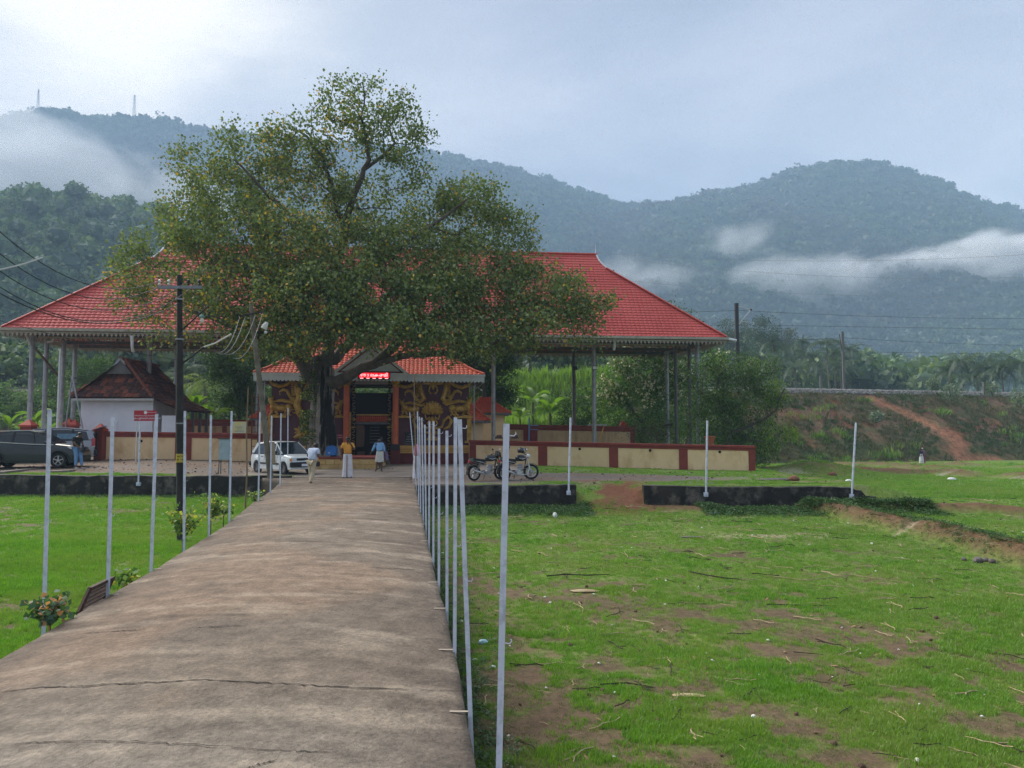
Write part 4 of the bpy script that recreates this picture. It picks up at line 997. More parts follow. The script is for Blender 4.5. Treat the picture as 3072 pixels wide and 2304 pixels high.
# tiles are laid one by one
def tile_mesh(mname, w=0.30, l=0.46, sec=(0, 0.02, 0.035, 0.02, 0.0, -0.01)):
    mb = MB(); n = len(sec); vs = []
    for y_, zo in ((0, 0.055), (l, 0.0)):
        for i, s in enumerate(sec): vs.append((w * (i / (n - 1) - 0.5), y_, s + zo))
    for i, s in enumerate(sec): vs.append((w * (i / (n - 1) - 0.5), 0, s + 0.02))
    fs = [(i, i + 1, i + 1 + n, i + n) for i in range(n - 1)] + [(2 * n + i, 2 * n + i + 1, i + 1, i) for i in range(n - 1)]
    me = bpy.data.meshes.new(mname); me.from_pydata(vs, [], fs); me.update(); return me
tmeshes = []
for m_ in TILES:
    me = tile_mesh('clay_tile'); me.materials.append(m_); tmeshes.append(me)
def lay_plane(o, ux, uy, rows, alim, parent, cnt, budget, cell=(0.30, 0.40), seed=0, mm=None):
    """o: lower-left origin, ux along eave, uy up the slope"""
    rs = np.random.RandomState(seed); nz = ux.cross(uy).normalized(); extra = MB()
    Rm = Matrix((ux, uy, nz)).transposed()
    for r in range(rows):
        a0, a1 = alim(r * cell[1]); a = a0 + cell[0] / 2
        while a < a1:
            p = o + ux * a + uy * (r * cell[1]) + nz * rs.uniform(0.0, 0.012)
            k = rs.choice(4, p=[.42, .34, .16, .08]); Rj = Rm @ Matrix.Rotation(rs.uniform(-.03, .03), 3, 'Z')
            if cnt[0] < budget:
                t = bpy.data.objects.new('clay_tile', tmeshes[k]); COL.objects.link(t); t.parent = parent
                M4 = Rj.to_4x4(); M4.translation = p - Vector(root_of(parent).location); t.matrix_local = M4; cnt[0] += 1
            else:
                me = tmeshes[k]; extra.cm = int(k); extra.add([Rj @ v.co + p for v in me.vertices], [tuple(f.vertices) for f in me.polygons])
            a += cell[0]
    return extra
cnt = [0]
roof = MB()
# sheathing under the tiles
zf = 5.35; yf = HY0 + (zf - ZEv) / 1.25
roof.quad((HX0, HY0, ZEv - .05), (HX1, HY0, ZEv - .05), (lerp(HX1, HXR, .66), yf, zf - .05), (lerp(HX0, HXR, .66), yf, zf - .05))
roof.quad((HXR, HY0 + .6, ZRd - .05), (HXR, HY1, ZRd - .05), (HX1, HY1, ZEv - .05), (HX1, HY0, ZEv - .05)); roof.quad((HX1, HY0, ZEv - .05), (HX1, HY1, ZEv - .05), (XS, HY1, ZS - .05), (XS, HY0 + .3, ZS - .05))
roof.quad((HXR, HY1, ZRd - .05), (HXR, HY0 + .6, ZRd - .05), (HX0, HY0, ZEv - .05), (HX0, HY1, ZEv - .05))
sheath = roof.build('roof', TILES[0], house)
sl = Vector((0, yf - HY0, zf - ZEv)).normalized(); Lf = (yf - HY0) / sl.y
e1 = lay_plane(Vector((HX0, HY0 - .05, ZEv)), Vector((1, 0, 0)), sl, int(Lf / .30) , lambda d: (2.8 * .66 * d / Lf, (HX1 - HX0) - (HX1 - HXR) * .66 * d / Lf), sheath, cnt, 120, (0.27, 0.30), 1)
# right main slope: from verandah eave up to the ridge
ur = Vector((0, 1, 0)); s2 = Vector((HXR - HX1, 0, ZRd - ZEv)).normalized(); L2 = (HXR - HX1) / s2.x
e2 = lay_plane(Vector((HX1, HY0, ZEv)), ur, s2, int(L2 / .34) + 1, lambda d: (0.62 * d / L2 + .05, HY1 - HY0), sheath, cnt, 260, (0.30, 0.34), 2)
s3 = Vector((HX1 - XS, 0, ZEv - ZS)); L3 = s3.length; s3 = -s3.normalized(); s3 = Vector((-(XS - HX1), 0, ZEv - ZS)).normalized()
e3 = lay_plane(Vector((XS, HY0 + .25, ZS)), ur, s3, int(L3 / .34), lambda d: (0.0 - .0, HY1 - HY0 - .2), sheath, cnt, 300, (0.30, 0.34), 3)
ex_ = MB()
for e in (e1, e2, e3):
    b = len(ex_.v); ex_.v += e.v; ex_.f += [tuple(i + b for i in f) for f in e.f]; ex_.m += e.m
if ex_.f: ex_.build('more_clay_tiles', TILES, house, kind='stuff', recalc=False)
mb = MB()
def hipcaps(a, b):
    a = Vector(a); b = Vector(b); n = int((b - a).length / 0.34)
    for i in range(n):
        p = a.lerp(b, i / n); q_ = a.lerp(b, (i + 1.15) / n); mb.tube([p, q_], [0.115, 0.085], 7)
hipcaps((HX0, HY0, ZEv + .04), (lerp(HX0, HXR, .66), yf, zf + .05)); hipcaps((HX1, HY0, ZEv + .04), (HXR + .15, HY0 + .75, ZRd + .02)); hipcaps((HXR, HY0 + .55, ZRd + .05), (HXR, HY1, ZRd + .05))
mb.build('ridge_tiles', TILES[2], house, kind='stuff')
mb = MB(); y_ = HY0 + .62; mb.add([(HXR, y_, ZRd - .05), (lerp(HX0, HXR, .60), y_ + .1, zf - .1), (lerp(HX1, HXR, .60), y_ + .1, zf - .1)], [(0, 1, 2)]); mb.build('attic_gable', M_pipedark, house)
mb = MB(); mb.bar((lerp(HX0, HXR, .66), y_ + .3, zf - .05), (HXR, y_ - .12, ZRd + .02), .05, .14); mb.bar((lerp(HX1, HXR, .66), y_ + .3, zf - .05), (HXR, y_ - .12, ZRd + .02), .05, .14); mb.build('barge_board', M_pipe, house)

# ---- the gatehouse
GO = P(1113, 1393, 42.0); GO = Vector((GO.x, GO.y, -0.16)); GY_ = R_(7.0)
gate = thing('temple_gatehouse', 'two-winged temple gatehouse with deep purple walls, gilt reliefs and a red tiled roof', 'gatehouse', tuple(GO), GY_, local=True)
M_purple = mat('aubergine_paint', (0.075, 0.022, 0.032), 0.6, (0.095, 0.030, 0.042), 1.5, 0.1)
M_plinth = mat('plinth_red', (0.17, 0.025, 0.018), 0.7, (0.12, 0.02, 0.016), 2.0, stain=(0.05, 0.02, 0.015))
M_yellow = mat('ochre_moulding', (0.60, 0.34, 0.085), 0.65, (0.52, 0.28, 0.07), 3.0)
M_gold = mat('gold_relief_paint', (0.52, 0.31, 0.055), 0.45, (0.38, 0.21, 0.040), 5.0, 0.3, 18, metal=0.25, stain=(0.10, 0.055, 0.015), stain_fac=0.6, sscale=5)
M_orange = mat('orange_column_paint', (0.56, 0.125, 0.04), 0.5, (0.46, 0.09, 0.03), 2.0)
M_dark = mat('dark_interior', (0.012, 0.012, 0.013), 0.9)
M_gtile = mat('glazed_terracotta', (0.62, 0.125, 0.060), 0.65, (0.46, 0.080, 0.042), 9.0, spec=0.25, stain=(0.30, 0.06, 0.035), stain_fac=0.5, sscale=2.5)
HW, DW, HTOP = 5.45, 5.0, 4.80
for s in (-1, 1):
    mb = MB(); a0, a1 = (1.45, HW) ; mb.box((s * (a0 + a1) / 2, DW / 2, HTOP / 2), (a1 - a0, DW, HTOP)); mb.build('wing_wall', M_purple, gate)
    mb = MB(); mb.box((s * (1.55 + HW) / 2, -0.055, 0.10), (HW - 1.55, 0.11, 0.98)); mb.build('plinth', M_plinth, gate)
    mb = MB()
    if s > 0 or True:
        for z0, h, d in ((0.60, .10, .20), (0.705, .13, .13), (0.84, .20, .22)): mb.box((s * (1.6 + HW) / 2, -d / 2 + 0.0, z0 + h / 2), (HW - 1.6 + .02, d, h - .004))
    mb.build('yellow_moulding', M_yellow, gate, bevel=0.015)
    # orange round pillar on a square red base
    mb = MB(); mb.box((s * 1.34, -0.42, 0.33), (0.52, 0.42, 1.06)); mb.build('pillar_base', M_plinth, gate, bevel=0.02)
    mb = MB(); mb.cyl((s * 1.34, -0.42, 0.86), (s * 1.34, -0.42, 4.45), 0.17, 0.165, 16); mb.build('pillar', M_orange, gate, smooth=True)
    mb = MB(); mb.lathe([(0.16, 0), (0.2, .08), (0.17, .14), (0.30, .34), (0.34, .40)], (s * 1.34, -0.42, 4.3), 12); mb.build('pillar_capital', M_gold, gate)
    # slim carved door post: gold rings on black
    mb = MB(); mb.cyl((s * 0.98, -0.05, 0.3), (s * 0.98, -0.05, 4.7), 0.07, n=8); mb.build('carved_post', M_black, gate)
    mb = MB()
    for z in np.arange(0.5, 4.6, 0.16): mb.torus((s * 0.98, -0.05, z), 0.08, 0.018, n=8, m=4, M=Matrix.Rotation(0.5 * (1 if int(z * 6) % 2 else -1), 3, 'Y'))
    mb.box((s * 1.16, -0.03, 1.6), (0.09, 0.06, 2.6)); mb.box((s * .98, -.05, 2.05), (.26, .2, .06)); mb.box((s * .98, -.05, 2.5), (.22, .18, .05))
    mb.build('post_carving', M_gold, gate)
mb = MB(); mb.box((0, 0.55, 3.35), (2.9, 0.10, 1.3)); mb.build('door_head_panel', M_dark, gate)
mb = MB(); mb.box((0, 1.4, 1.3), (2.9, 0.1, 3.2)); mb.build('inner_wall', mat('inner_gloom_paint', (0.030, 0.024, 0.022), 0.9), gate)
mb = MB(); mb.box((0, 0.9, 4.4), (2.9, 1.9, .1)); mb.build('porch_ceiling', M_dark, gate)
mb = MB(); tiled(mb, lambda a, f: (a, 0.06 + .42 * f, 2.36 + .34 * f), 0, 1, 3, lambda f: (-.87, .87), .11, .02, .02, 4, Vector((0, -.6, .8))); mb.build('door_canopy_tiles', M_gtile, gate, kind='stuff', recalc=False)
mb = MB(); mb.box((0, 0.05, 2.28), (1.84, 0.12, 0.12)); mb.build('canopy_board', M_pipedark, gate)
mb = MB(); mb.box((0, 0.5, 2.76), (1.8, 0.1, 0.07)); mb.build('gold_rail', M_gold, gate)
# open door leaf panel and sill steps
M_panel = mat('worn_door_panel', (0.145, 0.085, 0.058), 0.7, (0.115, 0.07, 0.05), 4)
mb = MB(); out = [(-.86, .95), (-.50, .95), (-.42, 1.05), (-.40, 2.05), (-.50, 2.18), (-.86, 2.18)]
mb.prism(out, lambda p, t: Vector((p[0], .40 + t, p[1])), 0, .05); mb.box((-.58, .42, .55), (.42, .05, .30)); mb.build('door_leaf', M_panel, gate)
mb = MB(); mb.box((0, 0.05, 0.20), (2.2, 1.0, 0.16)); mb.box((0, -.35, 0.07), (2.3, .5, .14)); mb.build('door_step', mat('stone_step', (0.20, 0.17, 0.14), 0.8, (0.14, 0.12, 0.10), 3), gate, bevel=.02)
mb = MB()
for k in range(6): mb.box((0.1, 1.33, 1.2 + k * .17), (.55, .03, .05))
mb.build('inner_louvres', M_pipedark, gate)
mb = MB(); mb.box((1.34, -.66, .95), (.44, .04, .34)); mb.build('notice_plate', M_black, gate)
# roof: concave hipped slopes
RE = 4.98
def gz(f): return RE + 2.65 * (0.62 * f + 0.38 * f ** 2)
def gfront(a, f): return (a, -0.85 + 3.35 * f, gz(f))
EW = 6.25
def glim(f): h = 3.0 * (f ** 0.85); return (-EW + h, EW - h)
nG = Vector((0, -2.65, 3.35)).normalized()
mb = MB(); tiled(mb, gfront, 0, 1, 17, glim, .235, .045, .03, 5, nG); mb.build('roof_front_slope', M_gtile, gate, kind='stuff', recalc=False)
mb = MB()
for i in range(17):
    f0, f1 = i / 17, (i + 1) / 17; a, b = glim(f0); c, d = glim(f1)
    mb.quad((b, 5.85 - 3.35 * f0, gz(f0)), (a, 5.85 - 3.35 * f0, gz(f0)), (c, 5.85 - 3.35 * f1, gz(f1)), (d, 5.85 - 3.35 * f1, gz(f1)))
mb.build('roof_rear_slope', M_gtile, gate, kind='stuff')
for s in (-1, 1):
    mb = MB(); nn_ = Vector((s * 2.65, 0, 3.0)).normalized()
    tiled(mb, lambda b, f: (s * (EW - 3.0 * f ** .85), b, gz(f)), 0, 1, 17, lambda f: (-.85 + 3.35 * f, 5.85 - 3.35 * f), .235, .045, .03, 4, nn_); mb.build('roof_end_slope', M_gtile, gate, kind='stuff', recalc=False)
    mb = MB()
    for b0, bs in ((-.85, 1), (5.85, -1)): mb.tube([(s * (EW - 3.0 * f ** .85), b0 + bs * 3.35 * f, gz(f) + .05) for f in np.linspace(0, 1, 9)], .085, 7)
    mb.build('hip_tiles', M_gtile, gate)
mb = MB(); mb.tube([(-3.25, 2.5, gz(1) + .05), (3.25, 2.5, gz(1) + .05)], .10, 8); mb.build('ridge_tiles', M_gtile, gate)
# porch roof over the entrance with a white gable front
mb = MB()
for s in (-1, 1):
    nn_ = Vector((s * .9, 0, 1)).normalized()
    tiled(mb, lambda b, f: (s * (1.95 - 1.95 * f), b, RE - 0.02 + 1.55 * (.75 * f + .25 * f * f)), 0, 1, 8, lambda f: (-1.35, 1.0), .235, .04, .03, 4, nn_)
mb.build('porch_roof_tiles', M_gtile, gate, kind='stuff', recalc=False)
mb = MB(); mb.tube([(0, -1.35, RE + 1.58), (0, 1.5, RE + 1.58)], .08, 7); mb.build('porch_ridge', M_gtile, gate)
mb = MB()
for s in (-1, 1): mb.bar((s * 1.98, -1.38, RE - .02), (0, -1.38, RE + 1.56), .05, .14)
mb.add([(-1.6, -1.22, RE + .12), (1.6, -1.22, RE + .12), (0, -1.22, RE + 1.4)], [(0, 1, 2)])
mb.build('gable_front', M_white, gate)
# scalloped white eave boards
M_eave = mat('eave_board_paint', (0.62, 0.64, 0.68), 0.6, (0.54, 0.55, 0.58), 3)
def scallop(a, b, z):
    a = Vector(a); b = Vector(b); L = (b - a).length; u = (b - a).normalized(); n = int(L / .20); d = Vector((-u.y, u.x, 0)) * .02
    mb = MB(); pts = [(0, 0)]
    for i in range(n):
        for k in range(5): t = (i + k / 4) / n * L; pts.append((t, -.30 - .09 * math.sin(math.pi * k / 4)))
    pts.append((L, 0)); vs = []; fs = []
    for x_, z_ in pts[1:-1]:
        for dd in (-.5, .5): vs += [a + u * x_ + d * dd + Vector((0, 0, z + z_)), a + u * x_ + d * dd + Vector((0, 0, z))]
    for i in range(len(pts) - 3):
        o = i * 4; fs += [(o, o + 4, o + 5, o + 1), (o + 2, o + 3, o + 7, o + 6), (o, o + 2, o + 6, o + 4)]
    mb.add(vs, fs); mb.bar(a + Vector((0, 0, z + .02)), b + Vector((0, 0, z + .02)), .10, .10); return mb
for a, b in (((-EW, -.86, 0), (-2.0, -.86, 0)), ((2.0, -.86, 0), (EW, -.86, 0)), ((EW, -.86, 0), (EW, 5.86, 0)), ((-EW, -.86, 0), (-EW, 5.86, 0)), ((-2.0, -1.36, 0), (2.0, -1.36, 0))):
    scallop(a, b, RE - .05).build('eave_board', M_eave, gate)
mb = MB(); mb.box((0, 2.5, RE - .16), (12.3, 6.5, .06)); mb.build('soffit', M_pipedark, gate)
mb = MB()
for s in (-1, 1): mb.cyl((s * 5.7, -.6, .3), (s * 5.7, -.6, 4.7), .035, n=6)
mb.build('downpipe', M_pipe, gate)

# gilt plaster reliefs (generic temple animals, scrolls, lotus, seated figure under a hood)
def relief_part(name, fn, s, label=None):
    mb = MB(); fn(mb, s); return mb.build(name, M_gold, gate, smooth=True, label=label)
def Lp(px, y): return ((px - 1113) / F * 42.5, 1.65 + 0.16 - (y - 1295) / F * 42.3)
def T(mb, pts, r, n=8, flat=.6, y0=-.06, s=1, mir=0):
    pp = []
    for px, y in pts:
        a, z = Lp(px, y); a = a * s + mir; pp.append((a, y0, z))
    rr = [r] * len(pp) if isinstance(r, (int, float)) else r
    mb.tube(pp, rr, n)
def B(mb, px, y, rx, rz, s=1, ry=.12, mir=0):
    a, z = Lp(px, y); mb.ball((a * s + mir, -.03, z), (rx, ry, rz), 10, 7)
def beast(mb, s, m=0):
    """crouching horned beast looking outwards with tail raised, on a ledge"""
    B(mb, 1372, 1226, .38, .20, s, .16, m); B(mb, 1352, 1224, .22, .20, s, .15, m); B(mb, 1392, 1222, .24, .22, s, .16, m)
    T(mb, [(1392, 1222), (1400, 1208), (1404, 1200)], [.16, .13, .11], s=s, mir=m); B(mb, 1402, 1203, .16, .13, s, .15, m); B(mb, 1393, 1206, .10, .06, s, .13, m)
    T(mb, [(1406, 1198), (1411, 1190)], [.06, .015], s=s, mir=m); T(mb, [(1398, 1197), (1394, 1191)], [.05, .012], s=s, mir=m)
    T(mb, [(1358, 1232), (1362, 1242), (1370, 1247)], [.10, .06, .05], s=s, mir=m); T(mb, [(1346, 1230), (1352, 1242), (1362, 1247)], [.10, .06, .045], s=s, mir=m)
    T(mb, [(1390, 1235), (1382, 1244), (1392, 1247), (1402, 1247)], [.10, .06, .05, .045], s=s, mir=m); T(mb, [(1400, 1230), (1398, 1240), (1406, 1246)], [.09, .06, .04], s=s, mir=m)
    T(mb, [(1346, 1224), (1344, 1232), (1349, 1240), (1346, 1248)], [.05, .03, .03, .05], s=s, mir=m)
    T(mb, [(1393, 1206), (1372, 1203), (1350, 1207), (1334, 1213), (1322, 1206)], [.05, .09, .10, .09, .07], s=s, mir=m)
def scroll_top(mb, s, m=0):
    T(mb, [(1408, 1143), (1398, 1155), (1380, 1162), (1360, 1157), (1345, 1146), (1338, 1138)], [.09, .11, .11, .10, .09, .06], s=s, mir=m)
    T(mb, [(1330, 1150), (1332, 1165), (1328, 1180), (1322, 1195), (1332, 1205), (1345, 1198), (1340, 1190)], [.06, .12, .13, .15, .14, .10, .05], s=s, mir=m)
    for k in range(7):
        y = 1150 + k * 6.5; T(mb, [(1333, y), (1341 + (k % 3), y - 3), (1346, y + 1)], [.045, .05, .02], s=s, mir=m)
    T(mb, [(1345, 1196), (1352, 1184), (1358, 1174), (1368, 1172), (1378, 1178), (1377, 1188)], [.10, .09, .08, .09, .06, .02], s=s, mir=m)
    for k in range(4): T(mb, [(1354 + k * 5, 1182 - k * 3), (1350 + k * 5, 1176 - k * 3)], [.04, .01], s=s, mir=m)
def hooded(mb, s, m=0):
    """a fan-shaped hood over a small seated figure on a lotus base, a coiled body to either side"""
    for k in range(11):
        t = -1.35 + k * .27; a0, z0 = Lp(1292, 1243); r = .62
        mb.tube([(a0 * s + m + .12 * math.sin(t), -.04, z0 + .1 * math.cos(t)), (a0 * s + m + r * .8 * math.sin(t), -.10, z0 + r * .9 * math.cos(t)), (a0 * s + m + r * 1.02 * math.sin(t), -.10, z0 + r * 1.2 * math.cos(t))], [.06, .12, .05], 6)
    B(mb, 1292, 1240, .09, .11, s, .2, m); B(mb, 1292, 1262, .15, .24, s, .2, m); B(mb, 1292, 1285, .32, .14, s, .22, m)
    for q_ in (-1, 1):
        T(mb, [(1292 + q_ * 7, 1252), (1292 + q_ * 18, 1258), (1292 + q_ * 22, 1244)], [.06, .045, .04], s=s, y0=-.14, mir=m); T(mb, [(1292 + q_ * 8, 1258), (1292 + q_ * 15, 1270), (1292 + q_ * 8, 1278)], [.05, .045, .04], s=s, y0=-.16, mir=m)
        T(mb, [(1292 + q_ * 12, 1285), (1292 + q_ * 28, 1280), (1292 + q_ * 34, 1262), (1292 + q_ * 48, 1251), (1292 + q_ * 57, 1262), (1292 + q_ * 50, 1280), (1292 + q_ * 34, 1288)], [.07, .08, .09, .10, .10, .09, .06], s=s, mir=m)
    for k in range(9): t = -1.2 + k * .3; a0, z0 = Lp(1292, 1300); mb.tube([(a0 * s + m, -.08, z0 - .1), (a0 * s + m + .38 * math.sin(t), -.16, z0 + .16 * math.cos(t))], [.10, .03], 6)
    a0, z0 = Lp(1292, 1318); mb.box((a0 * s + m, -.1, z0), (.62, .2, .12)); mb.box((a0 * s + m, -.08, z0 + .12), (.5, .16, .08))
def ring_orn(mb, s, m=0):
    for q_ in (-1, 1): T(mb, [(1294, 1155), (1294 + q_ * 10, 1160), (1294 + q_ * 13, 1172), (1294 + q_ * 7, 1181), (1294 + q_ * 2, 1178)], [.06, .05, .045, .045, .05], s=s, mir=m)
    T(mb, [(1293, 1145), (1294, 1168)], [.14, .05], s=s, mir=m); T(mb, [(1262, 1148), (1293, 1150), (1325, 1148)], [.10, .12, .10], s=s, mir=m)
def lotus(mb, s, m=0):
    a0, z0 = Lp(925, 1300)
    for k in range(9):
        t = -1.5 + k * .375; L_ = .62 + .1 * (k % 2); c = Vector((a0 + m, -.1, z0)); e = c + Vector((L_ * math.sin(t), 0, L_ * .9 * math.cos(t)))
        mb.tube([c, c.lerp(e, .45), c.lerp(e, .8), e], [.08, .15, .10, .01], 6)
    for k in range(7):
        t = -1.7 + k * .57; e = Vector((a0 + m + .7 * math.sin(t), -.12, z0 - .12 - .18 * math.cos(t * .6))); mb.tube([Vector((a0 + m, -.12, z0)), (Vector((a0 + m, -.16, z0)) + e) / 2 , e], [.08, .17, .01], 6)
def ledge(mb, s, m=0):
    a, z = Lp(1385, 1251); mb.box((a * s + m, -.09, z), (1.02, .18, .12))
    a, z = Lp(1402, 1290); mb.box((a * s + m, -.07, z), (.24, .14, 1.28)); a, z = Lp(1399, 1326); mb.box((a * s + m, -.1, z), (.36, .2, .12))
def ledge_in(mb, s, m=0):
    a, z = Lp(1212, 1251); mb.box((a * s + m, -.09, z), (.78, .18, .10))
def beast_in(mb, s, m=0):
    """the same beast facing the doorway, smaller"""
    sub = MB(); beast(sub, 1, 0); c = Lp(1385, 1225)[0]; d = Lp(1216, 1225)[0]; zc = Lp(0, 1249)[1]
    vs = [((-(v[0] - c) * .85 + d) * s + m, v[1], (v[2] - zc) * .88 + zc) for v in sub.v]; mb.add(vs, sub.f)
for s in (1, -1):
    relief_part('beast_relief', beast, s); relief_part('beast_relief', beast_in, s); relief_part('scroll_relief', scroll_top, s); relief_part('ledge_relief', ledge, s); relief_part('ledge_relief', ledge_in, s); relief_part('ring_relief', ring_orn, s)
relief_part('hooded_figure_relief', hooded, 1); relief_part('lotus_relief', lotus, 1)
def scroll_in(mb, s):
    sub = MB(); scroll_top(sub, 1, 0); c = Lp(1294, 1150)[0]; mb.add([((2 * c - v[0]) * s, v[1], v[2]) for v in sub.v], sub.f)
for s in (1, -1): relief_part('scroll_relief', scroll_in, s)
relief_part('tall_figure_relief', lambda mb, s: (T(mb, [(900, 1165), (905, 1190), (898, 1215), (905, 1240), (915, 1262)], [.14, .18, .22, .18, .12]), [T(mb, [(903, 1170 + 9 * k), (885 - (k % 2) * 5, 1166 + 9 * k)], [.06, .02]) for k in range(9)]), 1)
# text helper
def text_obj(name, s, p, size, m, parent, rz=0, align='CENTER', extr=0.004, label=None, local=False, sx=1.0):
    cu = bpy.data.curves.new(name, 'FONT'); cu.body = s; cu.size = size; cu.align_x = align; cu.align_y = 'CENTER'; cu.extrude = extr; cu.resolution_u = 2
    o = bpy.data.objects.new(name, cu); COL.objects.link(o); bpy.context.view_layer.update()
    me = bpy.data.meshes.new_from_object(o); bpy.data.objects.remove(o); bpy.data.curves.remove(cu)
    me.transform(Matrix.Diagonal((sx, 1, 1, 1))); me.transform(Matrix.Rotation(R_(90), 4, 'X')); me.transform(Matrix.Rotation(rz, 4, 'Z')); me.transform(Matrix.Translation(p)); me.materials.clear()
    o = finish(me, name, m, parent); return o
# black inscription tablet, red notice on the facade
tab = thing('inscription_tablet', 'black stone tablet with pale lettering on the purple wall by the right orange pillar', 'tablet', tuple(GO), GY_, local=True)
a0, z0 = Lp(1228, 1321); mb = MB(); mb.box((a0, -.04, z0), (.62, .06, .92)); mb.build('slab', M_black, tab, bevel=.01)
M_pale = mat('pale_lettering', (0.30, 0.30, 0.31), 0.7)
for i, w in enumerate(('ശ്രീ', 'ഭഗവതി', 'കേഷതരം', 'നവീകരണം', 'സമർപപണം', 'ദേവസവം')): text_obj('inscription', w, Vector((a0, -.075, z0 + .34 - .135 * i)), .10, M_pale, tab)
tab['label'] = tab['label']
no = thing('notice', 'small red notice on the purple wall between the trunk and the left pillar', 'notice', tuple(GO), GY_, local=True)
a0, z0 = Lp(1022, 1309); mb = MB(); mb.box((a0, -.02, z0), (.24, .03, .26)); mb.build('plate', mat('notice_red', (0.35, 0.02, 0.03), 0.6), no)
for i, w in enumerate(('അറിയിപപ്', 'പാദരകഷ')): text_obj('lettering', w, Vector((a0, -.04, z0 + .06 - .11 * i)), .07, M_white, no)
# scrolling LED board
led = thing('display_board', 'glowing red LED display with Malayalam letters hanging over the entrance', 'display', tuple(GO), GY_, local=True)
a0, z0 = Lp(1124, 1134); mb = MB(); mb.box((a0, -1.46, z0), (1.72, .08, .40)); mb.build('housing', M_black, led)
M_led = emat('led_red', (1.0, 0.02, 0.03), 2.2); M_led2 = emat('led_pink', (1.0, 0.30, 0.30), 1.6); M_ledg = emat('led_panel_red', (0.55, 0.0, 0.008), 0.9)
mb = MB(); mb.box((a0, -1.505, z0 + .03), (1.6, .01, .26)); mb.build('lit_panel', M_ledg, led)
text_obj('led_text', 'ഞാ ലകഷമി', Vector((a0, -1.515, z0 + .03)), .235, M_led2, led, extr=.002)
for k in range(5):
    mb = MB(); mb.box((a0 - .66 + k * .33, -1.512, z0 - .14), (.17, .01, .03)); mb.build('led_dash', M_led2, led)
# small side buildings behind
def small_roof_house(label, px, Y, w, zeave, zr, d=4.0):
    c = P(px, 1295, Y); h = thing('outbuilding', label, 'outbuilding', (c.x, c.y, 0), GY_, local=True)
    mb = MB(); mb.box((0, d / 2, zeave / 2), (w - .8, d - .8, zeave)); mb.build('wall', M_cream, h)
    mb = MB(); n = 9
    tiled(mb, lambda a, f: (a, d / 2 * f, zeave + (zr - zeave) * (.7 * f + .3 * f * f)), 0, 1, n, lambda f: (-w / 2 + w * .42 * f, w / 2 - w * .42 * f), .235, .04, .03, 4, Vector((0, -.6, .8))); mb.build('roof_front_slope', M_gtile, h, kind='stuff', recalc=False)
    for s in (-1, 1):
        mb = MB(); tiled(mb, lambda b, f: (s * (w / 2 - w * .42 * f), b, zeave + (zr - zeave) * (.7 * f + .3 * f * f)), 0, 1, n, lambda f: (d / 2 * f, d - d / 2 * f), .235, .04, .03, 4, Vector((s * .6, 0, .8))); mb.build('roof_end_slope', M_gtile, h, kind='stuff', recalc=False)
        mb = MB(); mb.tube([(s * (w / 2 - w * .42 * f), d / 2 * f, zeave + (zr - zeave) * (.7 * f + .3 * f * f) + .05) for f in np.linspace(0, 1, 6)], .07, 6); mb.build('hip_tiles', M_gtile, h)
    mb = MB(); mb.box((0, 0.0, zeave - .08), (w, .08, .14)); mb.box((w / 2, d / 2, zeave - .08), (.08, d, .139)); mb.build('eave_board', M_pipedark, h)
    return h
small_roof_house('low tiled wing directly right of the gatehouse, behind the maroon wall', 1395, 47.5, 3.2, 2.35, 3.7)
small_roof_house('small shrine roof with upturned corner behind the twin steel columns', 1462, 52, 3.3, 2.95, 4.1)
small_roof_house('little tiled roof peeping out left of the gatehouse wall', 812, 47, 2.6, 2.5, 3.6)
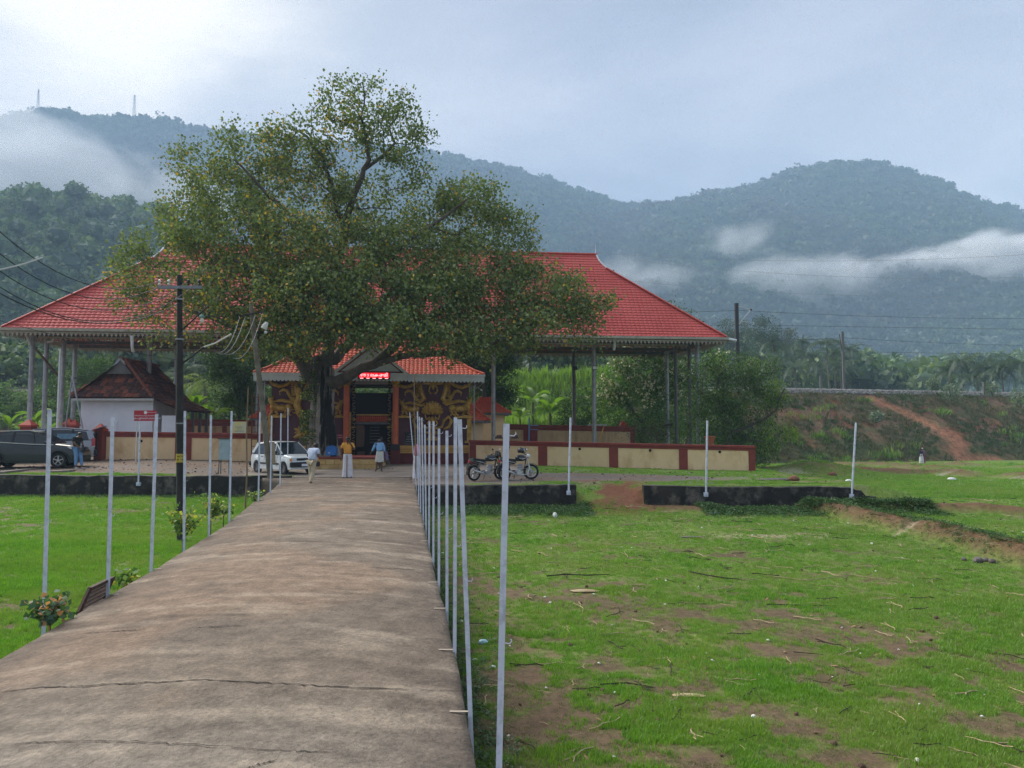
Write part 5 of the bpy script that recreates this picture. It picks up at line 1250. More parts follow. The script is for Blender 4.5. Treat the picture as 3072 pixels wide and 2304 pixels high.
# ------------------------------------------------------------------ vegetation
def grow(limbs, att, seed=0, seg=0.55, r_tip=0.012, gam=0.42, sag=0.0):
    """limbs: list of (points, radii, parent index or None). att: (n,3) targets. returns node arrays"""
    rs = np.random.RandomState(seed); pos = []; par = []; fixed = []
    for pts, rad in limbs:
        pts = [np.array(p, float) for p in pts]
        # join to the nearest existing node
        pj = -1
        if pos: pj = int(np.argmin(((np.array(pos) - pts[0]) ** 2).sum(1)))
        for i in range(len(pts)):
            if i == 0: pos.append(pts[0]); par.append(pj); fixed.append(rad[0]); continue
            n = max(1, int(np.linalg.norm(pts[i] - pts[i - 1]) / 0.5))
            for k in range(1, n + 1):
                t = k / n; j = rs.normal(size=3) * 0.05
                pos.append(pts[i - 1] * (1 - t) + pts[i] * t + j); par.append(len(pos) - 2); fixed.append(rad[i - 1] * (1 - t) + rad[i] * t)
    base = np.array(pos).mean(0); order = np.argsort(((att - np.array(limbs[0][0][-1])) ** 2).sum(1))
    P_ = np.zeros((len(pos) + len(att) * 8, 3)); n0 = len(pos); P_[:n0] = pos; cnt_ = n0; tips = []
    for a in att[order]:
        d2 = ((P_[:cnt_] - a) ** 2).sum(1); j = int(np.argmin(d2)); L = math.sqrt(d2[j])
        n = min(8, max(1, int(L / seg))); s = P_[j].copy(); prev = j
        bend = rs.normal(size=3) * 0.12 * L; bend[2] += 0.10 * L
        for k in range(1, n + 1):
            t = k / n; p = s * (1 - t) + a * t + bend * 4 * t * (1 - t) * 0.5 + rs.normal(size=3) * 0.04
            p[2] -= sag * t * t * L * 0.3
            if cnt_ >= len(P_): break
            P_[cnt_] = p; par.append(prev); fixed.append(0); prev = cnt_; cnt_ += 1
        tips.append(prev)
    P_ = P_[:cnt_]; par = np.array(par[:cnt_]); w = np.zeros(cnt_)
    for t in tips: w[t] += 1
    for i in range(cnt_ - 1, -1, -1):
        if par[i] >= 0: w[par[i]] += w[i]
    # growth order guarantees children after parents
    r = r_tip * np.maximum(w, 1) ** gam; fx = np.array(fixed[:cnt_]); r = np.where(fx > 0, fx, r)
    for i in range(cnt_):
        if par[i] >= 0 and fx[i] == 0: r[i] = min(r[i], r[par[i]] * 0.9)
    return P_, par, r, np.array(tips)
def branch_mesh(name, P_, par, r, sel, mats, parent, label=None):
    idx = np.where(sel & (par >= 0))[0]; V = []; Fc = []
    a = P_[par[idx]]; b = P_[idx]; ra = np.minimum(r[par[idx]], r[idx] * 1.35); rb = r[idx]
    d = b - a; L = np.linalg.norm(d, axis=1)[:, None] + 1e-9; d = d / L; b = b + d * rb[:, None] * 0.4
    up = np.tile(np.array([0.1, 0.2, 1.0]), (len(idx), 1)); x = np.cross(d, up); x /= np.linalg.norm(x, axis=1)[:, None] + 1e-9; y = np.cross(d, x)
    nn = 6; th = np.arange(nn) * 2 * np.pi / nn
    c, s = np.cos(th)[None, :, None], np.sin(th)[None, :, None]
    A = a[:, None] + (x[:, None] * c + y[:, None] * s) * ra[:, None, None]; B_ = b[:, None] + (x[:, None] * c + y[:, None] * s) * rb[:, None, None]
    V = np.concatenate([A, B_], 1).reshape(-1, 3); base = np.arange(len(idx))[:, None] * 2 * nn
    fs = []
    for k in range(nn):
        k2 = (k + 1) % nn; fs.append(base + np.array([k, k2, k2 + nn, k + nn]))
    Fc = np.stack(fs, 1).reshape(-1)
    o = np_mesh(name, V, Fc, 4, mats, parent, smooth=True)
    if label: o['label'] = label
    return o
def blob_pts(blobs, k, seed, Y0, dens=1.0, outer=0.55):
    """blobs: (px, py, rx, ry, weight[, dY]) in photograph pixels at depth Y0 -> world points"""
    rs = np.random.RandomState(seed); out = []
    for b in blobs:
        px, py, rx, ry, w = b[:5]; dY = b[5] if len(b) > 5 else 0; Y = Y0 + dY; m = Y / F
        n = max(3, int(k * w * dens * rx * ry / 10000.0))
        d = rs.normal(size=(n, 3)); d /= np.linalg.norm(d, axis=1)[:, None]; r = rs.uniform(outer ** 3, 1, n) ** (1 / 3.0)
        c = P(px, py, Y); ryy = min(rx, 190) * m * 0.95
        q_ = d * r[:, None] * np.array([rx * m, ryy, ry * m]); out.append(q_ + np.array(c))
    return np.concatenate(out)
def leaves_at(tips, P_, par, n, spread, seed):
    rs = np.random.RandomState(seed); i = tips[rs.randint(0, len(tips), n)]
    t = rs.uniform(0, 1.0, n)[:, None]; base = P_[i] * (1 - t * .5) + P_[np.maximum(par[i], 0)] * t * .5
    off = rs.normal(size=(n, 3)) * spread; off[:, 2] = off[:, 2] * 0.8 - 0.25 * spread
    return base + off

M_bark = mat('peepal_bark', (0.190, 0.160, 0.135), 0.95, (0.360, 0.315, 0.270), 2.6, 1.0, 9, stain=(0.012, 0.010, 0.008), stain_fac=1.0, sscale=1.0, streak=True, svec=(2.6, 2.6, .22), lo=.46, hi=.54)
M_bark2 = mat('dark_bark', (0.060, 0.048, 0.040), 0.95, (0.120, 0.098, 0.082), 3.0, 0.6, 12)
M_peepal = leafmat('peepal_leaves', (0.060, 0.100, 0.026), (0.300, 0.350, 0.095), (0.62, 0.38, 0.03), 0.93, trans=0.32, attr='tint')
# ---- the big tree
TY = 38.0
def tp(px, y, dY=0): return tuple(P(px, y, TY + dY))
ZP = 0.32
tree = thing('peepal_tree', 'huge spreading peepal tree with yellowing leaves growing from the block platform before the gatehouse', 'tree', (tp(965, 1370)[0], TY, ZP))
limbs = [
 ([tp(968, 1180), tp(962, 1110), tp(960, 1080)], [.50, .45, .40]),
 ([tp(945, 1150, -.2), tp(905, 1090, -.6), tp(860, 1045, -1.2), tp(800, 1010, -2), tp(720, 985, -2.6), tp(640, 955, -3), tp(560, 930, -3.2)], [.34, .28, .24, .21, .17, .12, .07]),
 ([tp(950, 1130, .3), tp(905, 1040, 1), tp(880, 960, 1.6), tp(830, 880, 2.2), tp(740, 800, 2.6), tp(620, 720, 3)], [.30, .25, .21, .17, .13, .07]),
 ([tp(930, 1100, -.6), tp(905, 1010, -1.8), tp(870, 930, -3), tp(800, 840, -4), tp(700, 780, -5)], [.22, .19, .16, .12, .07]),
 ([tp(975, 1130), tp(985, 1060), tp(995, 960, .4), tp(1010, 850, .6), tp(1022, 740, .6), tp(1040, 650, .4), tp(1060, 590, .2), tp(1088, 540), tp(1105, 480), tp(1098, 420), tp(1085, 350), tp(1090, 250)], [.36, .32, .29, .26, .23, .20, .17, .14, .11, .085, .06, .03]),
 ([tp(1105, 500), tp(1150, 470, .2), tp(1185, 430, .4), tp(1170, 380, .5), tp(1200, 320, .6)], [.09, .085, .07, .05, .03]),
 ([tp(1030, 700, .4), tp(1005, 600, .4), tp(990, 540, .3), tp(965, 470), tp(920, 410, -.2), tp(860, 370, -.4)], [.16, .13, .11, .085, .06, .03]),
 ([tp(1015, 800, .5), tp(960, 720, -.8), tp(880, 650, -1.8), tp(780, 560, -2.2), tp(700, 480, -2.4)], [.17, .14, .11, .08, .04]),
 ([tp(1000, 1150, -.2), tp(1060, 1118, -.8), tp(1120, 1090, -1.4), tp(1165, 1050, -1.8), tp(1200, 1010, -2), tp(1250, 975, -2.2), tp(1320, 930, -2.4), tp(1420, 860, -2.4)], [.30, .27, .25, .22, .19, .16, .12, .06]),
 ([tp(1095, 1105, -1.2), tp(1160, 1082, -1.8), tp(1230, 1062, -2.3), tp(1300, 1060, -2.6), tp(1370, 1068, -2.8), tp(1440, 1050, -3), tp(1520, 1010, -3.2), tp(1620, 960, -3.3), tp(1720, 930, -3.3)], [.19, .17, .15, .15, .14, .12, .10, .07, .04]),
 ([tp(1005, 1080, .4), tp(1060, 1010, 1.2), tp(1130, 930, 2), tp(1230, 830, 2.6), tp(1340, 740, 3), tp(1430, 660, 3.2)], [.28, .24, .20, .16, .12, .06]),
 ([tp(1010, 960, .3), tp(1080, 850, -.5), tp(1180, 760, -1.2), tp(1290, 680, -1.8), tp(1400, 600, -2)], [.18, .15, .12, .09, .04]),
]
BL = [(1095, 310, 165, 75, .85), (1180, 400, 120, 100, .62), (1010, 380, 120, 90, .62), (1260, 470, 60, 120, .45), (1100, 480, 170, 60, .35),
      (900, 440, 130, 80, .9), (770, 450, 130, 85, 1.0), (690, 400, 40, 40, .7), (600, 500, 95, 70, .7), (560, 445, 50, 30, .4), (640, 580, 150, 90, 1.1, -1),
      (560, 650, 110, 90, .9, 1), (700, 690, 200, 120, 1.3, -2), (480, 730, 110, 80, .8), (420, 800, 90, 80, .6, 1), (360, 830, 60, 70, .4), (520, 850, 160, 90, .8, -1), (390, 930, 70, 60, .35),
      (920, 600, 200, 110, 1.1, 1), (850, 740, 180, 120, 1.2, -3), (1120, 620, 160, 110, .9, 2), (1020, 760, 170, 120, 1.1, -2), (760, 870, 200, 110, 1.3, -3), (930, 900, 180, 110, 1.3, -4), (1110, 890, 170, 110, 1.3, -3.5),
      (1240, 770, 160, 120, 1.3, -1), (1410, 590, 110, 70, 1.1, 0), (1400, 670, 190, 90, 1.3, 2), (1530, 680, 80, 80, .9), (1580, 770, 60, 60, .6), (1420, 790, 160, 100, 1.4, -1), (1290, 900, 160, 110, 1.4, -3),
      (1480, 890, 180, 90, 1.2, -2), (1610, 850, 130, 80, 1.0, -2), (1700, 890, 110, 70, .9, -3), (1740, 940, 80, 80, .8, -3), (1650, 970, 150, 60, .8, -3), (1450, 990, 160, 55, .8, -3), (1830, 900, 25, 20, .4, -3),
      (650, 960, 120, 60, .7, -3), (780, 1010, 90, 60, .8, -2), (880, 1000, 110, 50, .8, -4), (1040, 1000, 100, 40, .6, -4.5), (1200, 1000, 150, 45, 1.3, -4.8), (1350, 1020, 130, 50, 1.2, -4.5), (1500, 1020, 120, 55, .9, -3.5), (1120, 950, 160, 50, 1.0, -5), (860, 1010, 120, 50, .9, -5),
      (560, 960, 90, 60, .3, -2), (420, 1000, 110, 50, .16, -2)]
att = blob_pts(BL, 42, 5, TY)
Pn, Pp, Pr, tips = grow(limbs, att, 4, 0.5, 0.011, 0.40)
hsel = np.ones(len(Pn), bool)
branch_mesh('branches', Pn, Pp, Pr, hsel, M_bark2, tree)
# fluted trunk made of fused stems
ang = np.linspace(0, 2 * math.pi, 72, endpoint=False); rows = 34
TV = []
lob = [(0.2, .30), (1.1, .24), (2.0, .30), (2.9, .22), (3.7, .30), (4.5, .26), (5.4, .30)]
for j in range(rows):
    t = j / (rows - 1); z = lerp(ZP - .15, 4.9, t); yy_ = lerp(1385, 1100, t); c = P(lerp(966, 968, t), 1295, TY)
    R0 = lerp(.72, .52, t ** .6) + .35 * math.exp(-t * 9)
    for a_ in ang:
        g = 0
        for k, (la, lw) in enumerate(lob):
            dd = (a_ - la - .25 * math.sin(3 * t + k)) % (2 * math.pi); dd = min(dd, 2 * math.pi - dd); g = max(g, math.exp(-(dd / .36) ** 2))
        r = R0 * (.64 + .44 * g) + .09 * (float(fbm(a_ * 3.0, z * 2.2, 44, 3)) - .5) * 2
        TV.append((c.x + r * math.cos(a_) * 1.0, TY + r * math.sin(a_) * .8, z))
TF = []
for j in range(rows - 1):
    for k in range(72): TF.append((j * 72 + k, j * 72 + (k + 1) % 72, (j + 1) * 72 + (k + 1) % 72, (j + 1) * 72 + k))
np_mesh('trunk', TV, np.array(TF), 4, M_bark, tree, smooth=True)
NL = 108000
cen = leaves_at(tips, Pn, Pp, NL, 0.33, 6)
rs = np.random.RandomState(8); tint = rs.uniform(0, .93, NL)
# more yellow leaves on the lower left of the crown
yl = sstep(4, -10, cen[:, 0] + 9) * 0 + (cen[:, 0] < tp(1100, 0)[0]) * 1.0
py = 0.018 + 0.075 * (fbm(cen[:, 0] * .35, cen[:, 2] * .35, 51, 2) > .5) * yl
tint = np.where(rs.uniform(0, 1, NL) < py, rs.uniform(.955, 1, NL), tint * (0.55 + 0.5 * fbm(cen[:, 0] * .4, cen[:, 2] * .5, 53, 2)))
leaf_cloud('crown', cen, 0.150, M_peepal, tree, tint=tint, droop=.8, seed=9, aspect=.85)
# ivy and fresh shoots on the trunk
n = 2600; rs = np.random.RandomState(14); a_ = rs.uniform(2.6, 4.6, n); z = rs.uniform(1.0, 4.7, n); c0 = P(966, 1295, TY)
ic = np.stack([c0.x + np.cos(a_) * rs.uniform(.7, 1.15, n) * 1.0, TY + np.sin(a_) * rs.uniform(.6, 1.0, n), z], 1); ic = ic[fbm(ic[:, 0] * 2, ic[:, 2] * 2, 3, 2) > .42]
leaf_cloud('climbing_ivy', ic, .10, leafmat('ivy_leaves', (0.02, 0.045, 0.012), (0.09, 0.13, 0.02), (0.35, 0.30, 0.04), .9, attr='tint'), tree, seed=4)
# platform of yellow blocks
plat = thing('tree_platform', 'low platform of ochre blocks with a red top round the foot of the big tree', 'platform', tuple(P(1000, 1411, 36.9)))
M_blk = [mat('ochre_block_' + k, c, .8, c2, 3, .3, 20, stain=(0.30, .19, .07), stain_fac=.4) for k, c, c2 in (('a', (.56, .37, .14), (.50, .32, .12)), ('b', (.60, .42, .18), (.54, .36, .14)))]
x0 = P(780, 1411, 36.6).x; x1 = P(1128, 1411, 36.9).x; yb = 36.75
mb = MB(); mb.box(((x0 + x1) / 2, 38.4, .02), (x1 - x0 - .1, 3.2, .62)); mb.build('core', M_blk[0], plat)
mb = MB(); mb.box(((x0 + x1) / 2, 38.4, .37), (x1 - x0 + .1, 3.44, .08)); mb.build('top_slab', M_maroon, plat, bevel=.015)
bw = .42
for rw in range(2):
    x = x0 + (0 if rw == 0 else -.0); k = 0; off = .21 if rw else 0
    x = x0 - off
    while x < x1 - .02:
        a = max(x, x0); b = min(x + bw, x1)
        if b - a > .05: mb = MB(); mb.box(((a + b) / 2, yb + .02, -.09 + rw * .265), (b - a - .012, .10, .25)); mb.build('block', M_blk[(k + rw) % 2], plat, bevel=.008)
        x += bw; k += 1

# ---- other trees
def make_tree(name, label, base, hz, limbs, blobs, Y0, katt, nleaf, lsize, mleaf, spread=.35, seed=1, bark=M_bark2, group=None, r_tip=.012, droop=.5, aspect=.6, trunk_r=.2, dens=1.0, cat='tree', tint=None):
    root = thing(name, label, cat, base, group=group)
    att = blob_pts(blobs, katt, seed, Y0, dens)
    Pn, Pp, Pr, tips = grow(limbs, att, seed, .5, r_tip, .42)
    z = Pn[:, 2] - base[2]; first = np.arange(len(Pn)) < 0
    branch_mesh('trunk', Pn, Pp, Pr, Pr > trunk_r * .45, bark, root); branch_mesh('branches', Pn, Pp, Pr, Pr <= trunk_r * .45, bark, root)
    cen = leaves_at(tips, Pn, Pp, nleaf, spread, seed + 1)
    leaf_cloud('crown', cen, lsize, mleaf, root, droop=droop, seed=seed + 2, aspect=aspect, tint=tint)
    return root, cen
def qp_(px, y, Y): return tuple(P(px, y, Y))
M_plum = leafmat('plumeria_leaves', (0.042, 0.110, 0.020), (0.180, 0.310, 0.048), trans=.3, attr='tint')
b = qp_(1930, 1330, 60)
pt, pc_ = make_tree('flowering_tree', 'round dense green tree dotted with cream flower clusters behind the right end of the pavilion', (b[0], 60, .1), 0,
 [([(b[0], 60, .1), qp_(1930, 1270, 60)], [.24, .2]), ([qp_(1930, 1270, 60), qp_(1870, 1200, 60), qp_(1840, 1150, 60)], [.13, .1, .05]), ([qp_(1930, 1270, 60), qp_(1950, 1180, 60), qp_(1960, 1110, 60)], [.14, .1, .05]), ([qp_(1930, 1270, 60), qp_(2000, 1210, 60), qp_(2040, 1160, 60)], [.12, .09, .05])],
 [(1930, 1120, 100, 65, 1.2), (1860, 1150, 70, 65, 1.1), (1990, 1130, 85, 60, 1), (1830, 1230, 65, 80, 1), (1920, 1220, 130, 90, 1.1, -1.5), (2030, 1210, 80, 90, 1), (1900, 1290, 110, 40, .8, -1), (1970, 1080, 55, 35, .8), (2140, 1090, 60, 40, .8), (2080, 1120, 50, 50, .8)], 60, 60, 15000, .27, M_plum, .42, 11, aspect=.42)
rs = np.random.RandomState(2); fl = pc_[(pc_[:, 1] < 60.3) & (pc_[:, 2] > 3.2)]; fl = fl[rs.choice(len(fl), 420, replace=False)]; fc = np.repeat(fl, 5, 0) + rs.normal(size=(2100, 3)) * .07 + np.array([0, -.25, .15])
leaf_cloud('blossoms', fc, .16, mat('cream_petal', (.78, .74, .50), .6), pt, droop=-.6, seed=3, aspect=1.0)
M_neem = leafmat('neem_leaves', (0.026, 0.066, 0.014), (0.130, 0.220, 0.032), trans=.3, attr='tint')
M_neemy = leafmat('young_neem_leaves', (0.10, 0.20, 0.012), (0.30, 0.40, 0.03), trans=.4, attr='tint')
b = qp_(2190, 1380, 48)
nt_, nc = make_tree('neem_tree', 'dark feathery tree with hanging lime-green young leaves at the right end of the compound wall', (b[0], 48, -.3), 0,
 [([(b[0], 48, -.4), qp_(2190, 1320, 48), qp_(2180, 1270, 48)], [.2, .17, .15]), ([qp_(2180, 1270, 48), qp_(2230, 1200, 48), qp_(2290, 1120, 48)], [.11, .08, .04]), ([qp_(2190, 1300, 48), qp_(2260, 1275, 47.5), qp_(2330, 1230, 47), qp_(2350, 1170, 47)], [.11, .09, .07, .04]), ([qp_(2180, 1270, 48), qp_(2150, 1180, 48), qp_(2160, 1100, 48)], [.11, .08, .04])],
 [(2130, 1150, 70, 80, 1.2), (2190, 1110, 90, 60, 1.2), (2270, 1110, 60, 50, 1), (2310, 1100, 25, 35, .6), (2240, 1190, 110, 80, 1.3), (2130, 1240, 80, 70, 1.2), (2300, 1190, 40, 50, .7), (2230, 1270, 80, 50, 1, 1), (2110, 1300, 60, 40, 1), (2270, 1340, 70, 55, 1.1, -.5), (2310, 1310, 50, 30, .7), (2200, 1330, 70, 50, 1, 1)], 48, 70, 17000, .19, M_neem, .33, 21, aspect=.35, droop=.9)
hang = blob_pts([(2325, 1150, 28, 22, 2.2, -.5), (2315, 1175, 30, 25, 2.5, -.5), (2300, 1200, 22, 20, 2, -.5), (2360, 1290, 30, 22, 2.6, -.5), (2310, 1260, 24, 20, 1.6, -.6), (2372, 1305, 14, 18, 3, -.6), (2345, 1190, 18, 12, 2, -.4), (2300, 1335, 30, 20, 1.2, -1), (2150, 1080, 30, 12, .8, -.5), (2260, 1090, 25, 10, .8, -.5), (2290, 1300, 26, 16, 1.4, -1)], 60, 3, 48)
hc = np.repeat(hang, 26, 0) + np.random.RandomState(4).normal(size=(len(hang) * 26, 3)) * np.array([.16, .16, .22]); leaf_cloud('young_shoots', hc, .20, M_neemy, nt_, droop=2.0, seed=5, aspect=.26)
M_dk = leafmat('mango_leaves', (0.020, 0.054, 0.014), (0.090, 0.160, 0.030), trans=.3, attr='tint')
M_md = leafmat('shrub_leaves', (0.028, 0.070, 0.014), (0.110, 0.190, 0.030), trans=.35, attr='tint')
for i, (lab, px, Y, bl, nl, ls, mm) in enumerate([
 ('dark glossy tree filling the gap left of the gatehouse behind the leaning post', 720, 58, [(720, 1080, 90, 70, 1.2), (690, 1150, 70, 80, 1.1), (760, 1170, 60, 80, 1.1), (720, 1230, 80, 45, 1), (650, 1060, 50, 40, .8), (780, 1080, 50, 60, 1)], 9000, .24, M_dk),
 ('dark tree behind the right wing of the gatehouse roof', 1470, 57, [(1450, 1080, 90, 60, 1.2), (1490, 1140, 60, 70, 1.1), (1420, 1130, 60, 60, 1), (1500, 1200, 50, 40, 1), (1460, 1190, 60, 50, 1)], 8000, .22, M_dk),
 ('mid-green bush against the steel column behind the motorcycles', 1735, 62, [(1740, 1230, 55, 70, 1.1), (1700, 1270, 50, 40, 1), (1780, 1270, 50, 45, 1), (1755, 1180, 40, 40, .8)], 5000, .20, M_md),
 ('olive dry-leaved shrub right behind the compound wall, left of the dark neem', 1960, 50, [(1960, 1290, 60, 35, 1), (1930, 1300, 50, 25, .8), (2010, 1300, 50, 30, .8), (1990, 1265, 35, 20, .6)], 2600, .10, leafmat('dry_shrub_leaves', (.045, .050, .020), (.12, .12, .045), attr='tint')),
 ('broad tree whose top shows just over the right hip of the pavilion roof', 2060, 66, [(2040, 935, 20, 14, 1.5), (2075, 965, 20, 16, 1.4), (2010, 925, 14, 10, .8), (2060, 1010, 50, 40, 1), (2040, 1060, 70, 40, 1), (2110, 1040, 50, 40, 1)], 3600, .24, M_md),
 ('leafy shrub on the slope left of the white house', 250, 66, [(250, 1110, 60, 30, 1), (310, 1100, 50, 35, 1), (200, 1150, 60, 30, 1), (285, 1150, 60, 30, 1)], 5200, .20, M_md)]):
    b = qp_(px, 1320, Y); c0 = np.mean([[q_[0], q_[1]] for q_ in bl], 0)
    make_tree('tree' if 'tree' in lab else 'shrub', lab, (b[0], Y, 0), 0, [([(b[0], Y, -.1), qp_(c0[0], c0[1] + 40, Y)], [.16, .1])], bl, Y, 55, nl, ls, mm, .4, 31 + i, aspect=.45, cat='tree' if 'tree' in lab else 'shrub')

# ---- palms
M_frond = leafmat('palm_fronds', (0.022, 0.048, 0.016), (0.075, 0.110, 0.035), trans=.3)
M_frondy = leafmat('young_palm_fronds', (0.10, 0.17, 0.02), (0.26, 0.32, 0.05), trans=.4)
M_ptrunk = mat('palm_trunk_bark', (.10, .085, .07), .95, (.16, .14, .12), 4)
def frond_mesh(L=4.2, seed=0, droop=1.0, n=26, m=M_frond):
    rs = np.random.RandomState(seed); V = []; Fc = []; pts = []
    for i in range(n + 1):
        t = i / n; pts.append(Vector((L * (t - .12 * t * t * droop), 0, L * (.42 * t - .62 * droop * t * t))))
    def q(a, b, c): k = len(V); V.extend([a, b, c]); Fc.append((k, k + 1, k + 2))
    for i in range(1, n):
        t = i / n; ll = .95 * math.sin(math.pi * min(.97, t * .9 + .09)) ** .6 * L / 4.2
        for s in (-1, 1):
            d = Vector((.45 + .25 * t, s * .85, -.55 - .5 * rs.rand())).normalized() * ll * rs.uniform(.8, 1.1)
            w = (pts[i + 1] - pts[i]) * .55; q(pts[i] - w * .5, pts[i] + w * .5, pts[i] + d)
    for i in range(n): 
        r = .05 * (1 - i / n) + .008; k = len(V); V.extend([pts[i] + Vector((0, -r, 0)), pts[i] + Vector((0, r, 0)), pts[i + 1]]); Fc.append((k, k + 1, k + 2))
    me = bpy.data.meshes.new('frond'); me.from_pydata(V, [], Fc); me.materials.append(m); me.update(); return me
FR = [frond_mesh(4.2, i, [.75, 1.0, 1.3, 1.6][i]) for i in range(4)]
FRY = [frond_mesh(4.2, i, [.8, 1.2][i], 26, M_frondy) for i in range(2)]
def palm(label, px, yc, Y, zg=-1, group=None, nf=17, sc=1.0, young=False, seed=0, lean=.06):
    rs = np.random.RandomState(seed); c = P(px, yc, Y); root = thing('coconut_palm', label, 'palm', (c.x + lean * 8, Y, zg), group=group)
    mb = MB(); n = 8; pts = [Vector((c.x + lean * 8 * (1 - (i / n) ** 1.6), Y, lerp(zg - .3, c.z, i / n))) for i in range(n + 1)]; mb.tube(pts, [lerp(.19, .12, i / n) for i in range(n + 1)], 7); mb.build('trunk', M_ptrunk, root)
    mb = MB()
    for k in range(6): a_ = k * 1.05; mb.ball(c + Vector((.22 * math.cos(a_), .22 * math.sin(a_), -.25)), .13, 6, 5)
    mb.build('coconuts', mat('coconut_husk', (.09, .10, .03), .8) if 'coconut_husk' not in bpy.data.materials else bpy.data.materials['coconut_husk'], root, kind='stuff')
    for k in range(nf):
        me = (FRY if young else FR)[rs.randint(2 if young else 4)]; o = bpy.data.objects.new('frond', me); COL.objects.link(o); o.parent = root
        o.location = Vector(c) - Vector(root.location); el = rs.uniform(-.75, .55); o.rotation_euler = (rs.uniform(-.2, .2), -el, k * 2.4 + rs.uniform(-.3, .3)); o.scale = (sc * rs.uniform(.8, 1.1),) * 3
    return root
GP = 'coconut palms beyond the railway'
pr_ = [(2883, 1074, 135, 'tallest palm of the far right clump, its crown above the others'), (2850, 1104, 138, 'leftmost low palm of the far right clump'), (2950, 1090, 132, 'second palm from the right in the far right clump, leaning in'), (3004, 1096, 128, 'full-crowned palm at the centre right of the far right clump'), (3070, 1082, 124, 'palm cut by the right edge of the picture'), (2930, 1120, 130, 'short palm in front of the far right clump')]
for i, (a, b_, Y, lab) in enumerate(pr_): palm(lab, a, b_ + 8, Y, -1.5, GP, 30, 1.2, seed=i)
pm = [(2479, 1028, 'palm standing highest left of the thin wire mast'), (2549, 1046, 'palm just right of the thin wire mast'), (2379, 1046, 'palm left of centre in the grove beyond the rails'), (2340, 1082, 'low palm at the left of the grove beyond the rails'), (2408, 1026, 'tall slim palm in the middle of the grove beyond the rails'), (2433, 1066, 'wide palm low in the middle of the grove beyond the rails'), (2500, 1060, 'palm half hidden behind the thin wire mast'), (2316, 1030, 'palm under the dark domed tree of the grove'), (2520, 1100, 'low palm right of the thin wire mast foot'), (2460, 1095, 'short palm in front of the middle of the grove'), (2385, 1100, 'short palm low at the left foot of the grove'), (2280, 1070, 'palm behind the lime-green neem tips')]
for i, (a, b_, lab) in enumerate(pm): palm(lab, a, b_, 135 + (i * 37) % 40, -1.5, GP, 24, 1.1, seed=20 + i)
GQ = 'coconut palms behind the temple'
for i, (a, b_, Y, lab, yg) in enumerate([(1632, 1092, 112, 'pale misty palm above the cane behind the temple', 0), (1762, 1108, 118, 'misty palm between the two dark steel columns', 0), (1560, 1085, 120, 'misty palm right behind the corner of the gatehouse trees', 0), (470, 1130, 84, 'palm with arching fronds right of the tiled house roof', 0), (612, 1145, 70, 'yellow-green young palm behind the leaning post', 1), (560, 1110, 88, 'green palm between the black pole and the big tree', 0), (690, 1100, 90, 'palm half hidden in the dark tree left of the gatehouse', 0), (400, 1100, 92, 'palm behind the pavilion column over the house ridge', 0)]):
    palm(lab, a, b_, Y, 0 if Y < 90 else -1, GQ, 15, .95 if Y > 80 else .8, bool(yg), 50 + i)
# broadleaf trees of the grove, far
for i, (px, py, rx, ry, Y, lab) in enumerate([(2294, 990, 48, 45, 190, 'dark domed tree rising over the palm grove beside the railway mast'), (2200, 990, 50, 45, 200, 'pale misty tree directly behind the railway mast'), (2350, 1020, 38, 35, 205, 'brownish round tree top over the palm grove'), (2520, 1110, 40, 40, 170, 'dense dark tree at the right end of the palm grove'), (2440, 1130, 70, 25, 165, 'low spreading tree at the foot of the palm grove'), (2300, 1120, 60, 50, 180, 'dark undergrowth tree left in the palm grove')]):
    b = qp_(px, 1300, Y)
    make_tree('tree', lab, (b[0], Y, -1.5), 0, [([(b[0], Y, -1.6), qp_(px, py + ry, Y)], [.3, .2])], [(px, py, rx, ry, 1.0), (px - rx * .5, py + ry * .6, rx * .7, ry * .6, 1), (px + rx * .5, py + ry * .6, rx * .7, ry * .6, 1)], Y, 150, 3400, .42, leafmat('grove_leaves_%s' % 'abcdef'[i], (.02, .045, .014), (.07 + .02 * (i % 3), .105, .03), attr='tint'), .9, 81 + i, r_tip=.03, group='trees of the grove beyond the railway')
# far mixed palms and trees as one wood
def palm_proto(seed):
    mb = MB(); rs = np.random.RandomState(seed); mb.cyl((0, 0, -1.6), (0, 0, .0), .02, n=4)
    for k in range(13):
        me = FR[rs.randint(4)]; R3 = Euler((0, -rs.uniform(-.7, .6), k * 2.4)).to_matrix() * .13; mb.add([R3 @ v.co for v in me.vertices], [tuple(f.vertices) for f in me.polygons])
    return proto('far_palm_shape', mb, M_frond)
PPX = [palm_proto(1), palm_proto(2)]
rs = np.random.RandomState(77); n = 330; px = rs.uniform(2180, 3150, n); Y = rs.uniform(290, 380, n); top = rs.uniform(1108, 1150, n)
pts = np.array([list(P(a, t, y)) for a, t, y in zip(px, top, Y)]); s = rs.uniform(4.5, 7, n)
gn_scatter('far_grove', pts, s, PPX + PPX + NEARP[:2], label='distant hazy grove of palms and trees along the foot of the hill', cat='grove', seed=3)
rs = np.random.RandomState(78); n = 380; px = rs.uniform(-500, 1950, n); Y = rs.uniform(105, 150, n); top = rs.uniform(1115, 1215, n)
pts = np.array([list(P(a, t, y)) for a, t, y in zip(px, top, Y)]); s = rs.uniform(3.0, 5.2, n)
gn_scatter('valley_wood', pts, s, NEARP, label='dark green wood along the far side of the railway behind the temple', cat='wood', seed=4)
